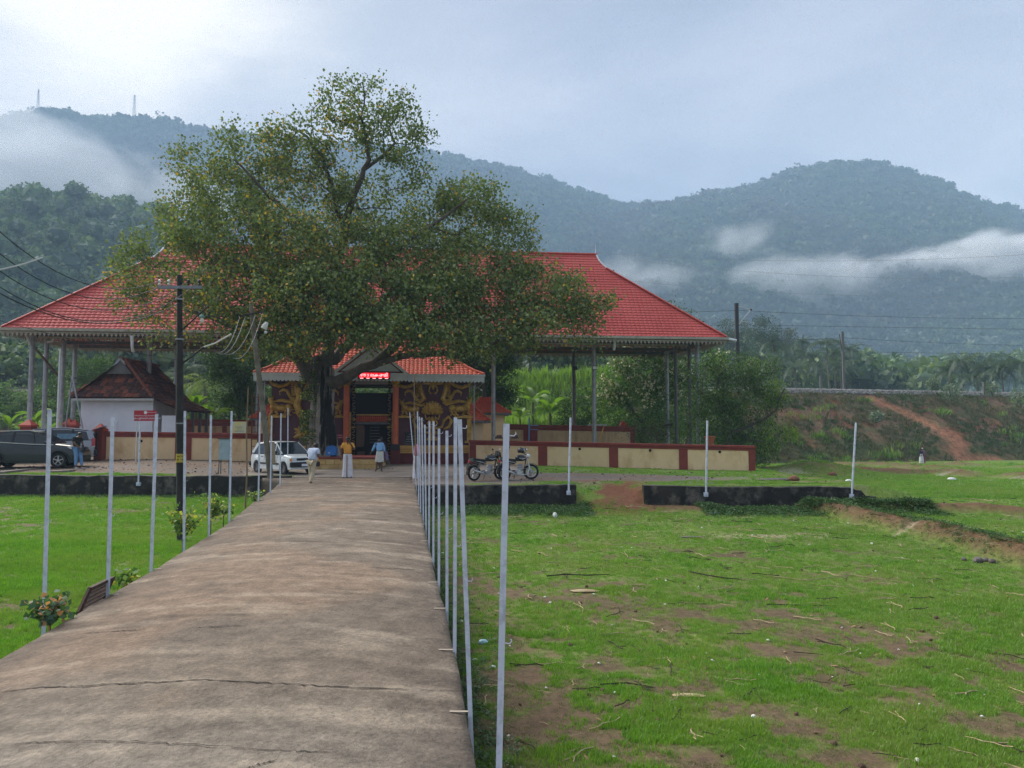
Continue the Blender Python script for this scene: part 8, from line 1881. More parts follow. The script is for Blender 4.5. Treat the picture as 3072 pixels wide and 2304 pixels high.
person('stooping person in pale blue-white shirt and beige trousers, back turned on the path', stand(934, 1459, 27.0), R_(158), 1.62,
       dict(pel=(0, 0, .93), wai=(0, -.03, 1.08), che=(0, -.10, 1.27), nek=(0.0, -.20, 1.40), jaw=(.02, -.27, 1.42), hed=(.0, -.27, 1.49), crn=(.0, -.27, 1.55), shl=(.18, -.12, 1.36), ell=(.24, -.05, 1.12), wrl=(.12, -.22, 1.10), shr=(-.18, -.12, 1.36), elr=(-.22, -.10, 1.12), wrr=(-.10, -.28, 1.15), knl=(.07, -.04, .5), anl=(.04, -.02, .09), tol=(.06, -.17, .03), knr=(-.05, -.02, .5), anr=(-.02, .10, .10), tor=(-.04, -.06, .03)),
       top=cloth('pale_blue_white_shirt', (.50, .56, .70)), lower='trousers', lowcol=cloth('beige_trousers', (.50, .43, .30)), feet=cloth('tan_sandal', (.36, .28, .20)), belly=.02)
person('person in sky-blue shirt and knee-length white mundu bending toward the doorway', stand(1139, 1415, 34.6), R_(184), 1.60,
       dict(pel=(0, 0, .93), wai=(.02, -.04, 1.06), che=(.05, -.12, 1.24), nek=(.06, -.22, 1.36), jaw=(.06, -.29, 1.38), hed=(.06, -.29, 1.45), crn=(.06, -.29, 1.51), shl=(.22, -.12, 1.34), ell=(.34, -.14, 1.10), wrl=(.46, -.28, .92), shr=(-.13, -.12, 1.34), elr=(-.20, -.06, 1.10), wrr=(-.22, -.14, .86), anl=(.16, .02, .09), knl=(.12, -.02, .5), tol=(.22, -.10, .03), anr=(-.08, 0, .09), tor=(-.10, -.14, .03)),
       top=cloth('sky_blue_shirt', (.22, .44, .72)), sleeve='long', lower='short_dhoti', lowcol=cloth('cream_mundu', (.58, .57, .52)), hair=M_hairg)
SIT = dict(pel=(0, .05, .42), wai=(0, .02, .55), che=(0, -.06, .78), nek=(0, -.10, .92), jaw=(0, -.14, .98), hed=(0, -.12, 1.05), crn=(0, -.11, 1.11), shl=(.17, -.06, .88), shr=(-.17, -.06, .88), ell=(.22, -.22, .68), elr=(-.22, -.22, .68), wrl=(.12, -.40, .58), wrr=(-.12, -.40, .55), hil=(.09, .03, .42), hir=(-.09, .03, .42), knl=(.14, -.36, .50), knr=(-.10, -.38, .48), anl=(.12, -.36, .09), anr=(-.10, -.30, .09), tol=(.14, -.52, .03), tor=(-.10, -.46, .03))
person('person sitting low with knees up beside the sky-blue shirt by the doorway', stand(1157, 1408, 35.3), R_(-60), 1.55, SIT, top=cloth('mauve_shirt', (.20, .14, .26)), lower='short_dhoti' if False else None, lowcol=None)
person('dim person in dark clothes standing inside the temple doorway', stand(1143, 1398, 40.4), R_(0), 1.55, top=cloth('dark_red_shirt', (.06, .02, .02)), lower='dhoti', lowcol=cloth('grey_cloth', (.07, .07, .075)), hair=M_hairg)
person('person in pink shirt half hidden behind the far cluster of white poles', stand(1250, 1440, 30.0), R_(100), 1.62,
       dict(elr=(-.24, -.06, 1.14), wrr=(-.16, -.22, 1.0)), top=cloth('pink_shirt', (.62, .20, .34)), sleeve='long', lower='dhoti', lowcol=cloth('white_mundu_b', (.58, .60, .66)), feet=M_black)
def black_extra(root, J):
    mb = MB(); mb.box(J['wrl'] + Vector((-.04, -.08, -.12)), (.16, .10, .22)); mb.build('bag', M_black, root, bevel=.03)
    mb = MB(); mb.box(J['wrl'] + Vector((-.03, -.05, .02)), (.07, .02, .13)); mb.build('phone', M_black, root)
person('person in black T-shirt and blue jeans leaning on the dark car, head bowed', stand(230, 1407, 33.2), R_(72), 1.68,
       dict(pel=(0, .02, .93), wai=(0, .06, 1.08), che=(0, .04, 1.28), nek=(0, -.04, 1.44), jaw=(0, -.15, 1.45), hed=(0, -.13, 1.52), crn=(0, -.12, 1.58), shl=(.18, .03, 1.38), shr=(-.18, .03, 1.38), ell=(.21, -.05, 1.14), wrl=(.08, -.22, .98), elr=(-.21, -.05, 1.14), wrr=(-.08, -.22, .96), knl=(.10, -.12, .50), anl=(.10, -.18, .09), tol=(.12, -.34, .03), knr=(-.10, -.06, .5), anr=(-.09, -.04, .09), tor=(-.11, -.2, .03)),
       skin=M_skin2, top=cloth('black_tshirt', (.014, .014, .016)), lower='trousers', lowcol=cloth('blue_jeans', (.09, .20, .40), (.16, .30, .52)), feet=cloth('grey_shoe', (.35, .37, .42)), extra=black_extra)
def far_extra(root, J):
    mb = MB(); mb.tube([Vector((-.22, -.1, .95)), Vector((0, -.18, 1.0)), Vector((.2, -.1, 1.06))], .035, 6); mb.build('sling_bag', M_black, root)
c1 = PZ(2765, 1391, -1.52)
person('distant person in navy top and long white skirt below the railway slope', (c1.x, c1.y, -1.56), R_(20), 1.55, top=cloth('navy_top', (.02, .025, .05)), sleeve='long', lower='skirt', lowcol=cloth('white_skirt', (.66, .66, .72)), hairlen=.1, extra=far_extra, feet=M_black)
c1 = PZ(2777, 1391, -1.52)
person('distant person in mauve and crimson dress with a pale cap', (c1.x, c1.y + .5, -1.56), R_(-10), 1.58, top=cloth('mauve_top', (.30, .12, .22)), sleeve='long', lower='skirt', lowcol=cloth('crimson_skirt', (.30, .02, .06)), hair=cloth('pale_cap', (.55, .50, .42)), feet=M_black)

# ------------------------------------------------------------------ vehicles
M_tyre = mat('tyre_rubber', (.012, .012, .013), .85); M_rim = mat('alloy_rim', (.50, .51, .53), .3, metal=.7); M_glass = mat('car_glass', (.012, .018, .025), .08, spec=.5); M_trim = mat('black_trim', (.012, .012, .013), .6)
M_lens = mat('headlamp_lens', (.55, .60, .64), .12, spec=.9); M_redl = mat('tail_lamp', (.40, .02, .03), .2, spec=.8)
def paint(n, c, met=0.0, r=.28):
    m = mat(n, c, r, metal=met, spec=.5, coat=.35); m.node_tree.nodes['Principled BSDF'].inputs['Coat Roughness'].default_value = .06; return m
def wheel(root, x, y, r, w, spokes=5, steel=False):
    s = 1 if y > 0 else -1; M_ = Matrix.Rotation(R_(90), 3, 'X')
    mb = MB(); prof = [(r * .62, -w / 2), (r * .93, -w / 2), (r, -w * .36), (r, w * .36), (r * .93, w / 2), (r * .62, w / 2)]; mb.lathe(prof, (x, y, r), 28, axis=M_, cap=False); t = mb.build('wheel', M_tyre, root, smooth=True)
    mb = MB(); mb.torus((x, y + s * w * .42, r), r * .62, r * .05, M=M_, n=28, m=6)
    if steel: mb.lathe([(r * .6, -.01), (r * .45, .01), (r * .3, -.02), (.0, -.02)], (x, y + s * w * .35, r), 16, axis=M_)
    else:
        for k in range(spokes):
            a = 2 * math.pi * k / spokes + .3; mb.bar((x, y + s * w * .46, r), (x + r * .6 * math.cos(a), y + s * w * .43, r + r * .6 * math.sin(a)), .035, r * .24, up=(0, 1, 0))
        mb.cyl((x, y + s * w * .40, r), (x, y + s * w * .50, r), r * .13, n=10)
    mb.build('rim', M_rim if not steel else M_pipedark, t)
    mb = MB(); mb.cyl((x, y + s * w * .12, r), (x, y + s * w * .16, r), r * .6, n=20); mb.build('brake_disc', M_trim, t)
def car(name, label, loc, rz, P_, body_m, extra=None):
    """P_: dict with stations [(x, ztop, halfwidth)], cabin outline etc. x forward"""
    root = thing(name, label, 'car', loc, rz, local=True); r = P_['r']; wx = P_['wheels']; z0 = P_['z0']; W = P_['w']
    xs = sorted(set([round(s[0], 3) for s in P_['st']] + [round(v, 3) for c in wx for v in np.linspace(c - r * 1.22, c + r * 1.22, 15)] + list(np.round(np.linspace(P_['st'][0][0], P_['st'][-1][0], 26), 3))))
    SX = [s[0] for s in P_['st']]; V = []; rn = 0
    for x in xs:
        zt = np.interp(x, SX, [s[1] for s in P_['st']]); w = np.interp(x, SX, [s[2] for s in P_['st']]); zb = z0 + np.interp(x, [SX[0], SX[0] + .25, SX[-1] - .3, SX[-1]], [.10, 0, 0, .05])
        za = zb
        for c in wx:
            d = abs(x - c)
            if d < r * 1.18: za = max(za, r + math.sqrt(max(0, (r * 1.18) ** 2 - d * d)) * .98)
        zm = lerp(za, zt, .45) if za > zb + .1 else lerp(zb, zt, .42)
        fl = .02 if za > zb + .05 else 0
        ring = [(w * .90, za), (w * .985 + fl, za + .012), (w * 1.0 + fl * .5, max(zm, za + .03)), (w * .985, zt - .14), (w * .955, zt - .03), (w * .88, zt), (w * .5, zt + .025)]
        ring = [(a, min(b, zt + .03)) for a, b in ring]
        full = ring + [(-a, b) for a, b in reversed(ring)]; rn = len(full); V += [(x, a, b) for a, b in full]
    Fq = [(i * rn + k, (i + 1) * rn + k, (i + 1) * rn + k + 1, i * rn + k + 1) for i in range(len(xs) - 1) for k in range(rn - 1)] + [tuple(range(rn)), tuple((len(xs) - 1) * rn + k for k in range(rn - 1, -1, -1))]
    mb = MB(); mb.add(V, Fq); mb.build('body', body_m, root, smooth=True)
    mb = MB(); x0, x1 = SX[0] + .15, SX[-1] - .15; mb.box(((x0 + x1) / 2, 0, z0 + .22), (x1 - x0, W * 1.5, .36)); mb.build('underbody', M_trim, root)
    # cabin: outline points (x, z) belt line and roof, narrowing upwards
    bl, rf = P_['belt'], P_['roof']; wb, wr_ = W * .93, W * .74
    def cab(o, inset=0.0): return o
    outl = bl + rf[::-1]; V = []
    nb = len(bl)
    zbm = min(z for _, z in bl); zrm = max(z for _, z in rf)
    def wz(z): return lerp(wb, wr_, max(0, min(1, (z - zbm) / (zrm - zbm))) ** 1.1)
    mb = MB(); pts = outl; n = len(pts); vs = [(x, -wz(z), z) for x, z in pts] + [(x, wz(z), z) for x, z in pts]
    mb.add(vs, [tuple(range(n - 1, -1, -1)), tuple(range(n, 2 * n))] + [(k, (k + 1) % n, (k + 1) % n + n, k + n) for k in range(n)]); mb.build('window_glass', M_glass, root)
    # roof skin
    mb = MB(); rr = rf[1:-1] if len(rf) > 3 else rf; vs = []
    for x, z in rr: sk_ = P_.get('skirt', .035); vs += [(x, -wz(z - sk_) - .012, z - sk_), (x, -wz(z) * .95, z + .018), (x, 0, z + .035), (x, wz(z) * .95, z + .018), (x, wz(z - sk_) + .012, z - sk_)]
    fs = [(i * 5 + k, i * 5 + k + 1, (i + 1) * 5 + k + 1, (i + 1) * 5 + k) for i in range(len(rr) - 1) for k in range(4)]; mb.add(vs, fs); mb.build('roof', body_m, root, smooth=True)
    for s in (-1, 1):
        for (xa, za_), (xb, zb_), wd, mm in P_['pillars']:
            mb = MB(); a = Vector((xa, s * (wz(za_) + .006), za_)); b = Vector((xb, s * (wz(zb_) + .006), zb_)); mb.bar(a, b, wd, .03, up=(0, s, 0)); mb.build('pillar', body_m if mm else M_trim, root, bevel=.008)
        mb = MB()
        for a, b in zip(bl[:-1], bl[1:]): mb.bar((a[0], s * (wz(a[1]) + .012), a[1] + .01), (b[0], s * (wz(b[1]) + .012), b[1] + .01), .035, .02, up=(0, s, 0))
        mb.build('belt_trim', P_.get('belt_m', M_trim), root)
        for dx in P_['doors']: mb = MB(); mb.box((dx, s * W * 1.0, P_['hz']), (.14, .03, .025)); mb.build('door_handle', P_.get('handle_m', M_trim), root, bevel=.006)
        for dx in P_['gaps']: mb = MB(); mb.box((dx, s * (W * .992), lerp(z0 + .15, P_['hz'] + .1, .5)), (.008, .012, P_['hz'] + .05 - z0 - .1)); mb.build('door_gap', M_trim, root)
        mx, mz = P_['mirror']; mb = MB(); mb.ball((mx, s * (W + .10), mz), (.07, .11, .07), 10, 7); mb.build('mirror', P_.get('mirror_m', M_trim), root, smooth=True)
        if 'strip' in P_: mb = MB(); mb.box(((wx[0] + wx[1]) / 2, s * (W * .995 + .008), P_['strip']), (wx[1] - wx[0] - 2.6 * r, .02, .07)); mb.build('side_strip', M_trim, root)
    for c in wx:
        for s in (-1, 1): wheel(root, c, s * (W - P_['tw'] / 2 - .005), r, P_['tw'], P_.get('spokes', 5), P_.get('steel', False))
    if extra: extra(root, P_)
    return root
def suv_extra(root, P_):
    W = P_['w']
    for s in (-1, 1):
        mb = MB(); mb.prism([(1.62, .96), (2.02, .88), (2.08, .80), (1.74, .86)], lambda p, t: Vector((p[0], s * (W * .86 + t), p[1])), -.02, .13); mb.build('headlight', M_lens, root, bevel=.01)
        mb = MB(); mb.tube([(2.02, s * W * .93, .60), (1.98, s * W * .96, .52), (2.02, s * W * .93, .44)], .02, 6); mb.build('fog_lamp_ring', M_rim, root)
        mb = MB(); mb.bar((-1.3, s * (W * .74), 1.66), (.2, s * (W * .72), 1.70), .03); mb.build('roof_rail', M_rim, root)
        mb = MB(); mb.box((-2.12, s * W * .75, .95), (.1, .3, .12)); mb.build('tail_light', M_redl, root)
        mb = MB()
        for c in P_['wheels']:
            pts = [(c + P_['r'] * 1.22 * math.cos(a), s * (W + .012), P_['r'] + P_['r'] * 1.22 * math.sin(a)) for a in np.linspace(-.1, math.pi + .1, 14)]; mb.tube(pts, .035, 6)
        mb.bar((-.95, s * (W + .0), .34), (.95, s * (W + .0), .34), .05, .16, up=(0, s, 0)); mb.build('cladding', M_trim, root)
    mb = MB(); mb.box((2.13, 0, .42), (.08, W * 1.6, .3)); mb.build('front_bumper', M_trim, root, bevel=.02)
    mb = MB(); mb.box((2.14, 0, .72), (.04, 1.0, .12)); mb.build('grille', M_trim, root)
SUV = dict(skirt=.14, r=.345, w=.90, z0=.24, tw=.22, wheels=[-1.30, 1.28], st=[(-2.16, .95, .72), (-2.08, 1.16, .80), (-1.8, 1.22, .86), (-1.0, 1.14, .90), (0, 1.06, .90), (.95, 1.04, .90), (1.15, 1.08, .89), (1.75, 1.00, .86), (2.05, .90, .78), (2.17, .66, .70)],
           belt=[(-1.95, 1.22), (-.9, 1.14), (.1, 1.07), (1.05, 1.04)], roof=[(-2.08, 1.24), (-1.75, 1.43), (-1.2, 1.59), (-.5, 1.67), (.02, 1.66), (.36, 1.58), (1.08, 1.12)], pillars=[((-.62, 1.10), (-.55, 1.62), .10, 0), ((.30, 1.05), (.20, 1.60), .06, 0), ((1.06, 1.08), (.30, 1.58), .12, 1), ((-1.72, 1.2), (-1.35, 1.52), .34, 1)], doors=[-.72, .02], gaps=[-.52, .28, 1.02], hz=.86, mirror=(.80, 1.14), belt_m=M_rim)
sp = P(100, 1402, 34.4); car('parked_car', 'dark grey-green crossover car with silver window line and five-spoke wheels parked at the left edge', (sp.x, sp.y, .015), R_(14), SUV, paint('dark_teal_paint', (.010, .017, .019), .1, .32), suv_extra)
def mpv_extra(root, P_):
    W = P_['w']
    mb = MB(); mb.prism([(-2.12, 1.68), (-2.16, 1.74), (-2.62, 1.90), (-2.62, 1.87)], lambda p, t: Vector((p[0], t, p[1])), -.72, .72); mb.build('raised_tailgate', paint('silver_gate_paint', (.15, .16, .19), .5), root)
    mb = MB(); mb.box((-2.20, 0, 1.12), (.06, 1.30, .86)); mb.build('boot_opening', M_hole, root)
    for s in (-1, 1):
        mb = MB(); mb.bar((-2.2, s * .60, 1.25), (-2.5, s * .60, 1.84), .03); mb.build('gas_strut', M_trim, root)
        mb = MB(); mb.box((-2.15, s * (W - .07), 1.06), (.16, .14, .42)); mb.build('tail_light', M_redl, root, bevel=.03); mb = MB(); mb.box((-2.17, s * (W - .07), .86), (.12, .13, .08)); mb.build('reverse_lamp', M_lens, root)
        mb = MB(); mb.box((2.1, s * W * .7, .86), (.2, .36, .16)); mb.build('headlight', M_lens, root, bevel=.03)
        mb = MB(); mb.box((-.95, s * (W * .90), 1.36), (.85, .02, .26)); mb.build('window_curtain', cloth('blue_curtain', (.16, .30, .42), (.10, .18, .26)) if 'blue_curtain' not in bpy.data.materials else bpy.data.materials['blue_curtain'], root)
    mb = MB(); mb.box((-2.24, 0, .52), (.14, 1.66, .26)); mb.build('rear_bumper', M_trim, root, bevel=.03)
MPV = dict(skirt=.08, r=.32, w=.88, z0=.26, tw=.20, wheels=[-1.38, 1.35], st=[(-2.2, 1.14, .82), (-2.05, 1.18, .86), (-1.0, 1.14, .88), (.8, 1.08, .88), (1.3, 1.05, .87), (1.95, .95, .83), (2.25, .80, .72), (2.30, .6, .68)],
           belt=[(-2.1, 1.16), (-.9, 1.13), (.3, 1.09), (1.3, 1.04)], roof=[(-2.22, 1.22), (-2.0, 1.66), (-1.0, 1.76), (-.1, 1.76), (.45, 1.70), (1.38, 1.06)], pillars=[((-1.25, 1.14), (-1.2, 1.72), .09, 0), ((-.25, 1.10), (-.25, 1.74), .10, 0), ((1.32, 1.05), (.48, 1.70), .07, 1), ((-2.08, 1.16), (-1.92, 1.66), .26, 1), ((.62, 1.06), (.42, 1.66), .06, 0)], doors=[-.82, .05], gaps=[-1.15, -.25, .78], hz=.98, mirror=(.85, 1.12), mirror_m=paint('silver_mirror', (.30, .31, .34), .5))
sp = P(170, 1388, 38.9); car('parked_van', 'silver-grey people carrier with its rear door raised, standing behind the dark car', (sp.x - .15, 38.3, .06), R_(203), MPV, paint('silver_paint', (.235, .25, .29), .45), mpv_extra)['category'] = 'van'
def hatch_extra(root, P_):
    W = P_['w']
    for s in (-1, 1):
        mb = MB(); mb.box((1.66, s * W * .70, .66), (.06, .30, .15)); mb.build('headlight', M_lens, root, bevel=.02); mb = MB(); mb.box((1.66, s * W * .95, .64), (.07, .06, .12)); mb.build('indicator', mat('amber', (.6, .22, .03), .3) if 'amber' not in bpy.data.materials else bpy.data.materials['amber'], root)
        mb = MB(); mb.box((-1.62, s * W * .80, .72), (.06, .16, .26)); mb.build('tail_light', M_redl, root)
    mb = MB(); mb.box((1.68, 0, .66), (.05, .78, .10)); mb.build('grille', M_trim, root); mb = MB(); mb.box((1.72, 0, .44), (.14, 1.42, .22)); mb.build('front_bumper', M_trim, root, bevel=.04)
    mb = MB(); mb.box((1.80, 0, .42), (.02, .42, .10)); mb.build('number_plate', M_white, root); mb = MB(); mb.box((-1.68, 0, .42), (.12, 1.40, .2)); mb.build('rear_bumper', M_trim, root, bevel=.04)
    mb = MB()
    for s in (-.35, .15): mb.bar((.98, s, .90), (.74, s + .34, 1.02), .012)
    mb.build('wiper', M_trim, root)
HAT = dict(r=.265, w=.70, z0=.20, tw=.15, wheels=[-1.08, 1.12], steel=True, st=[(-1.68, .74, .60), (-1.60, .86, .67), (-.9, .88, .70), (.5, .86, .70), (.95, .86, .69), (1.5, .76, .66), (1.66, .70, .62), (1.70, .55, .60)],
           belt=[(-1.55, .87), (-.6, .87), (.3, .865), (1.0, .86)], roof=[(-1.60, .92), (-1.22, 1.33), (-.6, 1.39), (.0, 1.39), (.30, 1.36), (1.02, .885)], pillars=[((-.42, .87), (-.38, 1.38), .08, 1), ((.98, .88), (.30, 1.36), .06, 1), ((-1.48, .88), (-1.18, 1.32), .15, 1), ((.42, .87), (.36, 1.30), .04, 1)], doors=[-.62, .2], gaps=[-.42, .62], hz=.76, mirror=(.62, .95), strip=.46)
cp_ = (-10.15, 33.45, float(lotz(-10.15, 33.45)) + .012); car('parked_car', 'small old white hatchback with black bumpers parked before the big tree, nose toward the path', cp_, R_(-42), HAT, paint('white_car_paint', (.62, .66, .66), .0, .35), hatch_extra)

def motorcycle(label, loc, rz, steer, silver=False, helmet=False):
    root = thing('motorcycle', label, 'motorcycle', loc, rz, local=True); r = .30; wb = 1.27; M_ = Matrix.Rotation(R_(90), 3, 'X'); tankm = paint('black_tank_paint' + ('_b' if silver else ''), (.012, .012, .016), .2); M_chr = M_rim
    fx, rx_ = wb / 2, -wb / 2; Rs = Matrix.Rotation(steer, 3, 'Z'); pv = Vector((fx - .12, 0, 0))
    def st(v): v = Vector(v); w = Rs @ (v - pv) + pv; w.z = v.z; return w
    for k, x in enumerate((rx_, fx)):
        A_ = (Rs @ M_) if k else M_; c = Vector((x, 0, r)); c = st(c) if k else c
        mb = MB(); mb.torus(c, r - .045, .045, M=A_, n=28, m=8); w_ = mb.build('wheel', M_tyre, root, smooth=True); mb = MB(); mb.torus(c, r - .09, .014, M=A_, n=28, m=6)
        for q in range(5):
            a = 2 * math.pi * q / 5 + .4 + k; d = A_ @ Vector((math.cos(a), math.sin(a), 0)); mb.bar(c, c + d * (r - .09), .022, .03)
        mb.build('rim', M_chr, w_); mb = MB(); ax_ = A_ @ Vector((0, 0, 1)); mb.cyl(c - ax_ * .05, c + ax_ * .05, .06 if k == 0 else .10, n=12); mb.build('hub', M_pipe, w_)
    mb = MB(); mb.tube([(rx_, 0, r), (-.12, 0, .38), (.10, 0, .30), (.34, 0, .42), (.42, 0, .86)], .022, 6); mb.tube([(.42, 0, .86), (.05, 0, .74), (-.5, 0, .74), (-.78, 0, .80)], .022, 6); mb.tube([(rx_, 0, r), (-.40, 0, .74)], .018, 6); mb.build('frame', M_trim, root)
    mb = MB()
    for s in (-1, 1): mb.cyl((rx_ + .02, s * .11, r + .02), (rx_ + .22, s * .12, .70), .028, n=8)
    mb.build('shock_absorber', M_pipedark, root)
    mb = MB()
    for s in (-1, 1): mb.cyl(st((fx, s * .07, r)), st((fx - .19, s * .08, .90)), .022, n=8)
    mb.build('fork', M_chr if silver else M_trim, root)
    mb = MB(); mb.lathe([(.10, 0), (.115, .05), (.11, .10), (.10, .13), (.115, .16), (.10, .19), (.11, .22), (.08, .26)], (.10, 0, .34), 10, sx=1.1); mb.ball((-.02, 0, .32), (.16, .13, .11), 10, 7); mb.build('engine', M_pipe, root)
    mb = MB(); mb.cyl((-.04, -.14, .31), (-.04, .14, .31), .10, n=14); mb.build('crankcase_cover', M_chr, root)
    mb = MB(); mb.ball((.16, 0, .84), (.27, .13, .13), 14, 9); mb.build('tank', tankm, root, smooth=True)
    for s in (-1, 1): mb = MB(); mb.tube([(-.02, s * .125, .84), (.14, s * .137, .80), (.33, s * .10, .84)], [.008, .022, .006], 6); mb.build('tank_decal', M_chr, root)
    mb = MB(); mb.prism([(-.80, .80), (-.76, .87), (-.35, .82), (-.05, .80), (-.02, .76), (-.35, .74), (-.7, .76)], lambda p, t: Vector((p[0], t, p[1])), -.13, .13); mb.build('seat', M_trim, root, bevel=.03)
    mb = MB(); mb.prism([(-.86, .76), (-.80, .80), (-.3, .75), (-.10, .70), (-.25, .60), (-.6, .70)], lambda p, t: Vector((p[0], t, p[1])), -.10, .10); mb.build('side_panel', tankm, root, bevel=.015)
    for s in (-1, 1): mb = MB(); mb.tube([(-.84, s * .105, .79), (-.45, s * .112, .72), (-.2, s * .112, .66)], [.006, .016, .010], 6); mb.build('panel_stripe', M_chr, root)
    mb = MB(); mb.tube([(-.62 + .34 * math.cos(a), 0, r + .36 * math.sin(a)) for a in np.linspace(.9, 3.3, 9)], [(.075, .012)] * 9, 6); mb.build('rear_mudguard', M_trim, root)
    mb = MB(); mb.tube([st((fx + .33 * math.cos(a), 0, r + .33 * math.sin(a))) for a in np.linspace(.5, 2.7, 8)], [(.065, .012)] * 8, 6); mb.build('front_mudguard', tankm, root)
    mb = MB(); mb.tube([(.12, -.12, .34), (.0, -.15, .22), (-.25, -.16, .24), (-.38, -.17, .28)], .02, 6); mb.tube([(-.30, -.17, .26), (-.5, -.17, .33), (-.82, -.17, .42)], [.035, .05, .03], 10); mb.build('exhaust', M_chr, root)
    mb = MB(); mb.tube([st((.40, .34, .98)), st((.42, .16, 1.0)), st((.44, 0, .95)), st((.42, -.16, 1.0)), st((.40, -.34, .98))], .014, 6); mb.build('handlebar', M_chr if silver else M_trim, root)
    for s in (-1, 1):
        mb = MB(); mb.cyl(st((.40, s * .24, .98)), st((.40, s * .34, .97)), .02, n=8); mb.build('grip', M_trim, root)
        mb = MB(); mb.tube([st((.42, s * .20, 1.0)), st((.44, s * .27, 1.12))], .007, 5); mb.ball(st((.44, s * .29, 1.16)), (.018, .06, .04), 8, 6); mb.build('mirror', M_chr if s < 0 else M_trim, root)
        mb = MB(); mb.ball(st((.50, s * .13, .86)), .03, 6, 5); mb.build('indicator', bpy.data.materials['amber'], root)
    mb = MB(); mb.ball(st((.52, 0, .90)), (.09, .09, .09), 10, 8); mb.build('headlamp', M_lens if silver else M_trim, root, smooth=True)
    if not silver: mb = MB(); mb.prism([(.40, .92), (.62, .86), (.58, 1.06), (.46, 1.12)], lambda p, t: st(Vector((p[0], t, p[1]))), -.10, .10); mb.build('visor_fairing', M_trim, root, bevel=.02)
    mb = MB(); mb.box((-.88, 0, .74), (.05, .10, .07)); mb.build('tail_light', M_redl, root, bevel=.01); mb = MB(); mb.bar((-.90, 0, .70), (-.97, 0, .44), .12, .012, up=(1, 0, 0)); mb.build('number_plate_flap', M_trim, root)
    mb = MB(); mb.tube([(-.02, .12, .24), (-.04, .20, .02)], .012, 6); mb.build('side_stand', M_trim, root)
    if silver:
        mb = MB(); mb.tube([(.36, -.22, .62), (.38, -.24, .42), (.30, -.24, .22), (.0, -.18, .20)], .022, 6); mb.tube([(.36, .22, .62), (.38, .24, .42), (.30, .24, .22), (.0, .18, .20)], .022, 6); mb.bar((.37, -.24, .56), (.37, .24, .56), .03); mb.bar((.38, -.24, .42), (.38, .24, .42), .03); mb.build('crash_guard', M_chr, root)
    mb = MB(); mb.tube([(-.72, -.14, .86), (-.86, 0, .90), (-.72, .14, .86)], .012, 6); mb.build('grab_rail', M_trim, root)
    return root, st
mlz = lambda x, y: float(terrain(x, y)) + .006
a_ = P(1462, 1444, 28.6); motorcycle('black motorcycle with grey stripes, left one of two parked beside the nearest white pole', (a_.x, 28.75, mlz(a_.x, 28.75)), R_(40), R_(-10))
b_ = P(1553, 1440, 28.9); m2_, st2 = motorcycle('black motorcycle with a chrome crash guard, right one of two, a helmet on its handlebar', (b_.x, 29.0, mlz(b_.x, 29.0)), R_(38), R_(-35), silver=True)
hp = m2_.matrix_basis @ st2((.40, -.30, 1.08)); hp = P(1563, 1352, 28.8)
hm = thing('helmet', 'black and silver open helmet perched on the handlebar of the right motorcycle', 'helmet', tuple(hp), R_(10), local=True)
mb = MB(); mb.ball((0, 0, 0), (.145, .125, .13), 14, 10); mb.v = [(v[0], v[1], max(v[2], -.085)) for v in mb.v]; mb.build('shell', paint('helmet_black', (.012, .012, .014)), hm, smooth=True)
mb = MB(); mb.ball((.035, 0, .012), (.118, .108, .078), 12, 8); mb.build('visor', mat('silver_visor', (.50, .52, .56), .12, metal=.5), hm, smooth=True); mb = MB(); mb.tube([(.06, -.12, -.09), (.15, 0, -.08), (.06, .12, -.09)], .022, 6); mb.build('chin_bar', M_trim, hm)
HAZE = 0.0005
# ------------------------------------------------------------------ air
def volmat(name, dens, col=(0.50, 0.73, 1.0), aniso=0.0):
    m = bpy.data.materials.new(name); m.use_nodes = True; t = m.node_tree; t.nodes.clear()
    v = N(t, 'ShaderNodeVolumePrincipled'); v.inputs['Color'].default_value = (*col, 1); v.inputs['Density'].default_value = dens; v.inputs['Anisotropy'].default_value = aniso
    o = N(t, 'ShaderNodeOutputMaterial'); LK(t, v.outputs[0], o.inputs[1]); return m
mb = MB(); mb.box((0, 1050, 232), (5200, 2900, 475))
haze = mb.build('haze', volmat('haze_air', HAZE), None); haze['kind'] = 'stuff'

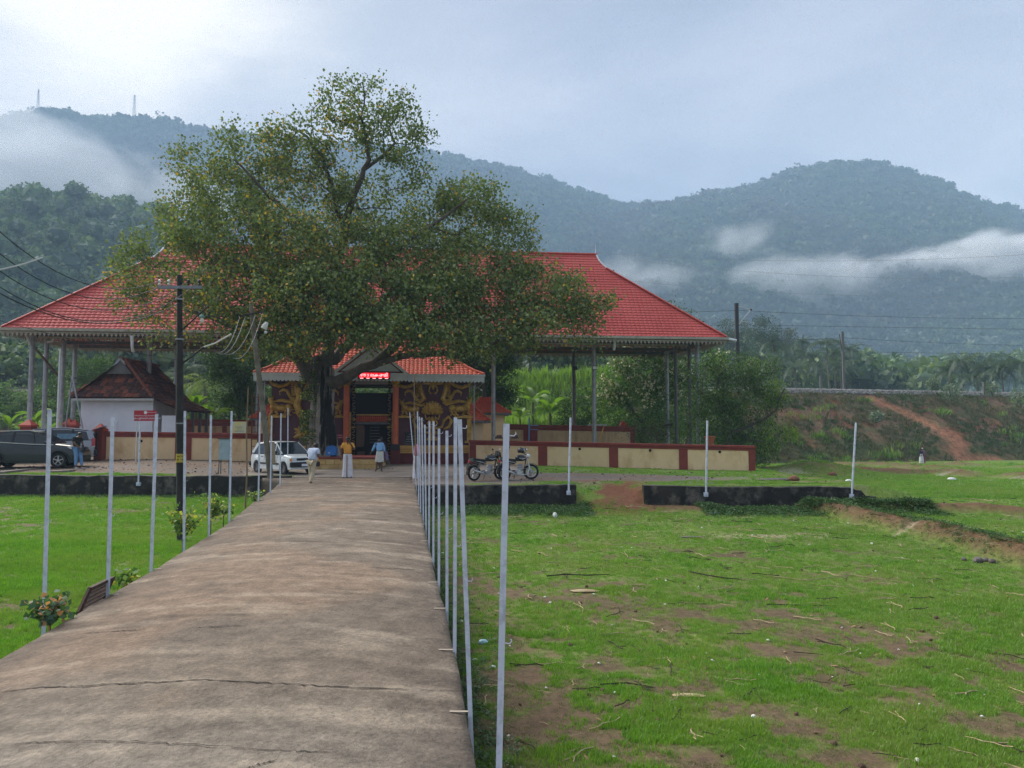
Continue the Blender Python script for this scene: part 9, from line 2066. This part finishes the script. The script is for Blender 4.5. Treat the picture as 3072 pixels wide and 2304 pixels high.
def mistmat(name, dens, scale, seed, lo=.46, hi=.68):
    m = bpy.data.materials.new(name); m.use_nodes = True; t = m.node_tree; t.nodes.clear()
    tc = N(t, 'ShaderNodeTexCoord'); g = N(t, 'ShaderNodeNewGeometry')
    n = N(t, 'ShaderNodeTexNoise', i_Scale=scale, i_Detail=6.0, i_Roughness=.64); mp_ = N(t, 'ShaderNodeMapping'); mp_.inputs['Location'].default_value = (seed * 37., seed * 11., 0); mp_.inputs['Scale'].default_value = (1.3, .5, 2.2)
    LK(t, g.outputs['Position'], mp_.inputs[0]); LK(t, mp_.outputs[0], n.inputs['Vector'])
    ln = N(t, 'ShaderNodeVectorMath', operation='LENGTH'); LK(t, tc.outputs['Object'], ln.inputs[0])
    fall = N(t, 'ShaderNodeMapRange', interpolation_type='SMOOTHSTEP'); LK(t, ln.outputs['Value'], fall.inputs[0]); fall.inputs[1].default_value = 1.0; fall.inputs[2].default_value = .15; fall.inputs[3].default_value = 0.0; fall.inputs[4].default_value = 1.0
    a = mathn(t, 'ADD', n.outputs[0], mathn(t, 'MULTIPLY', mathn(t, 'SUBTRACT', fall.outputs[0], 1.0), .42))
    d = N(t, 'ShaderNodeMapRange', interpolation_type='SMOOTHSTEP'); LK(t, a, d.inputs[0]); d.inputs[1].default_value = lo - .13; d.inputs[2].default_value = hi - .17; d.inputs[4].default_value = dens
    v = N(t, 'ShaderNodeVolumePrincipled'); v.inputs['Color'].default_value = (.97, .98, 1, 1); LK(t, d.outputs[0], v.inputs['Density']); v.inputs['Anisotropy'].default_value = .1
    o = N(t, 'ShaderNodeOutputMaterial'); LK(t, v.outputs[0], o.inputs[1]); return m
for i, (px, py, rx_, ry_, Y, dY, dn, sc_, lo, lab) in enumerate([
    (2960, 815, 560, 125, 850, 100, 0.0500, 0.0070, .26, 'thick white cloud bank lying across the foot of the right hill'),
    (2400, 870, 520, 140, 830, 100, 0.0140, 0.0070, .32, 'grey wisps of mist rising in the valley right of the pavilion roof'),
    (2210, 745, 330, 170, 860, 90, 0.0080, 0.0110, .52, 'thin torn mist patch drifting up the right hill'),
    (1900, 850, 380, 140, 830, 80, 0.0100, 0.0070, .36, 'pale mist behind the right hip of the pavilion roof'),
    (130, 500, 560, 170, 900, 110, 0.0090, 0.0060, .32, 'veil of mist over the middle of the left hill'),
    (40, 390, 300, 130, 980, 80, 0.0110, 0.0070, .34, 'bright mist at the left edge below the ridge'),
    (500, 590, 480, 120, 800, 90, 0.0070, 0.0070, .34, 'low mist between the near hillside and the left hill')]):
    c = P(px, py, Y); mb = MB(); mb.ball((0, 0, 0), 1.0, 20, 12); o = mb.build('mist_bank', mistmat('mist_%s' % 'abcdefg'[i], dn, sc_, i + 1, lo, lo + .24), None)
    o.location = c; o.scale = (rx_ / F * Y, dY, ry_ / F * Y); settag(o, lab, 'mist', None, 'stuff')
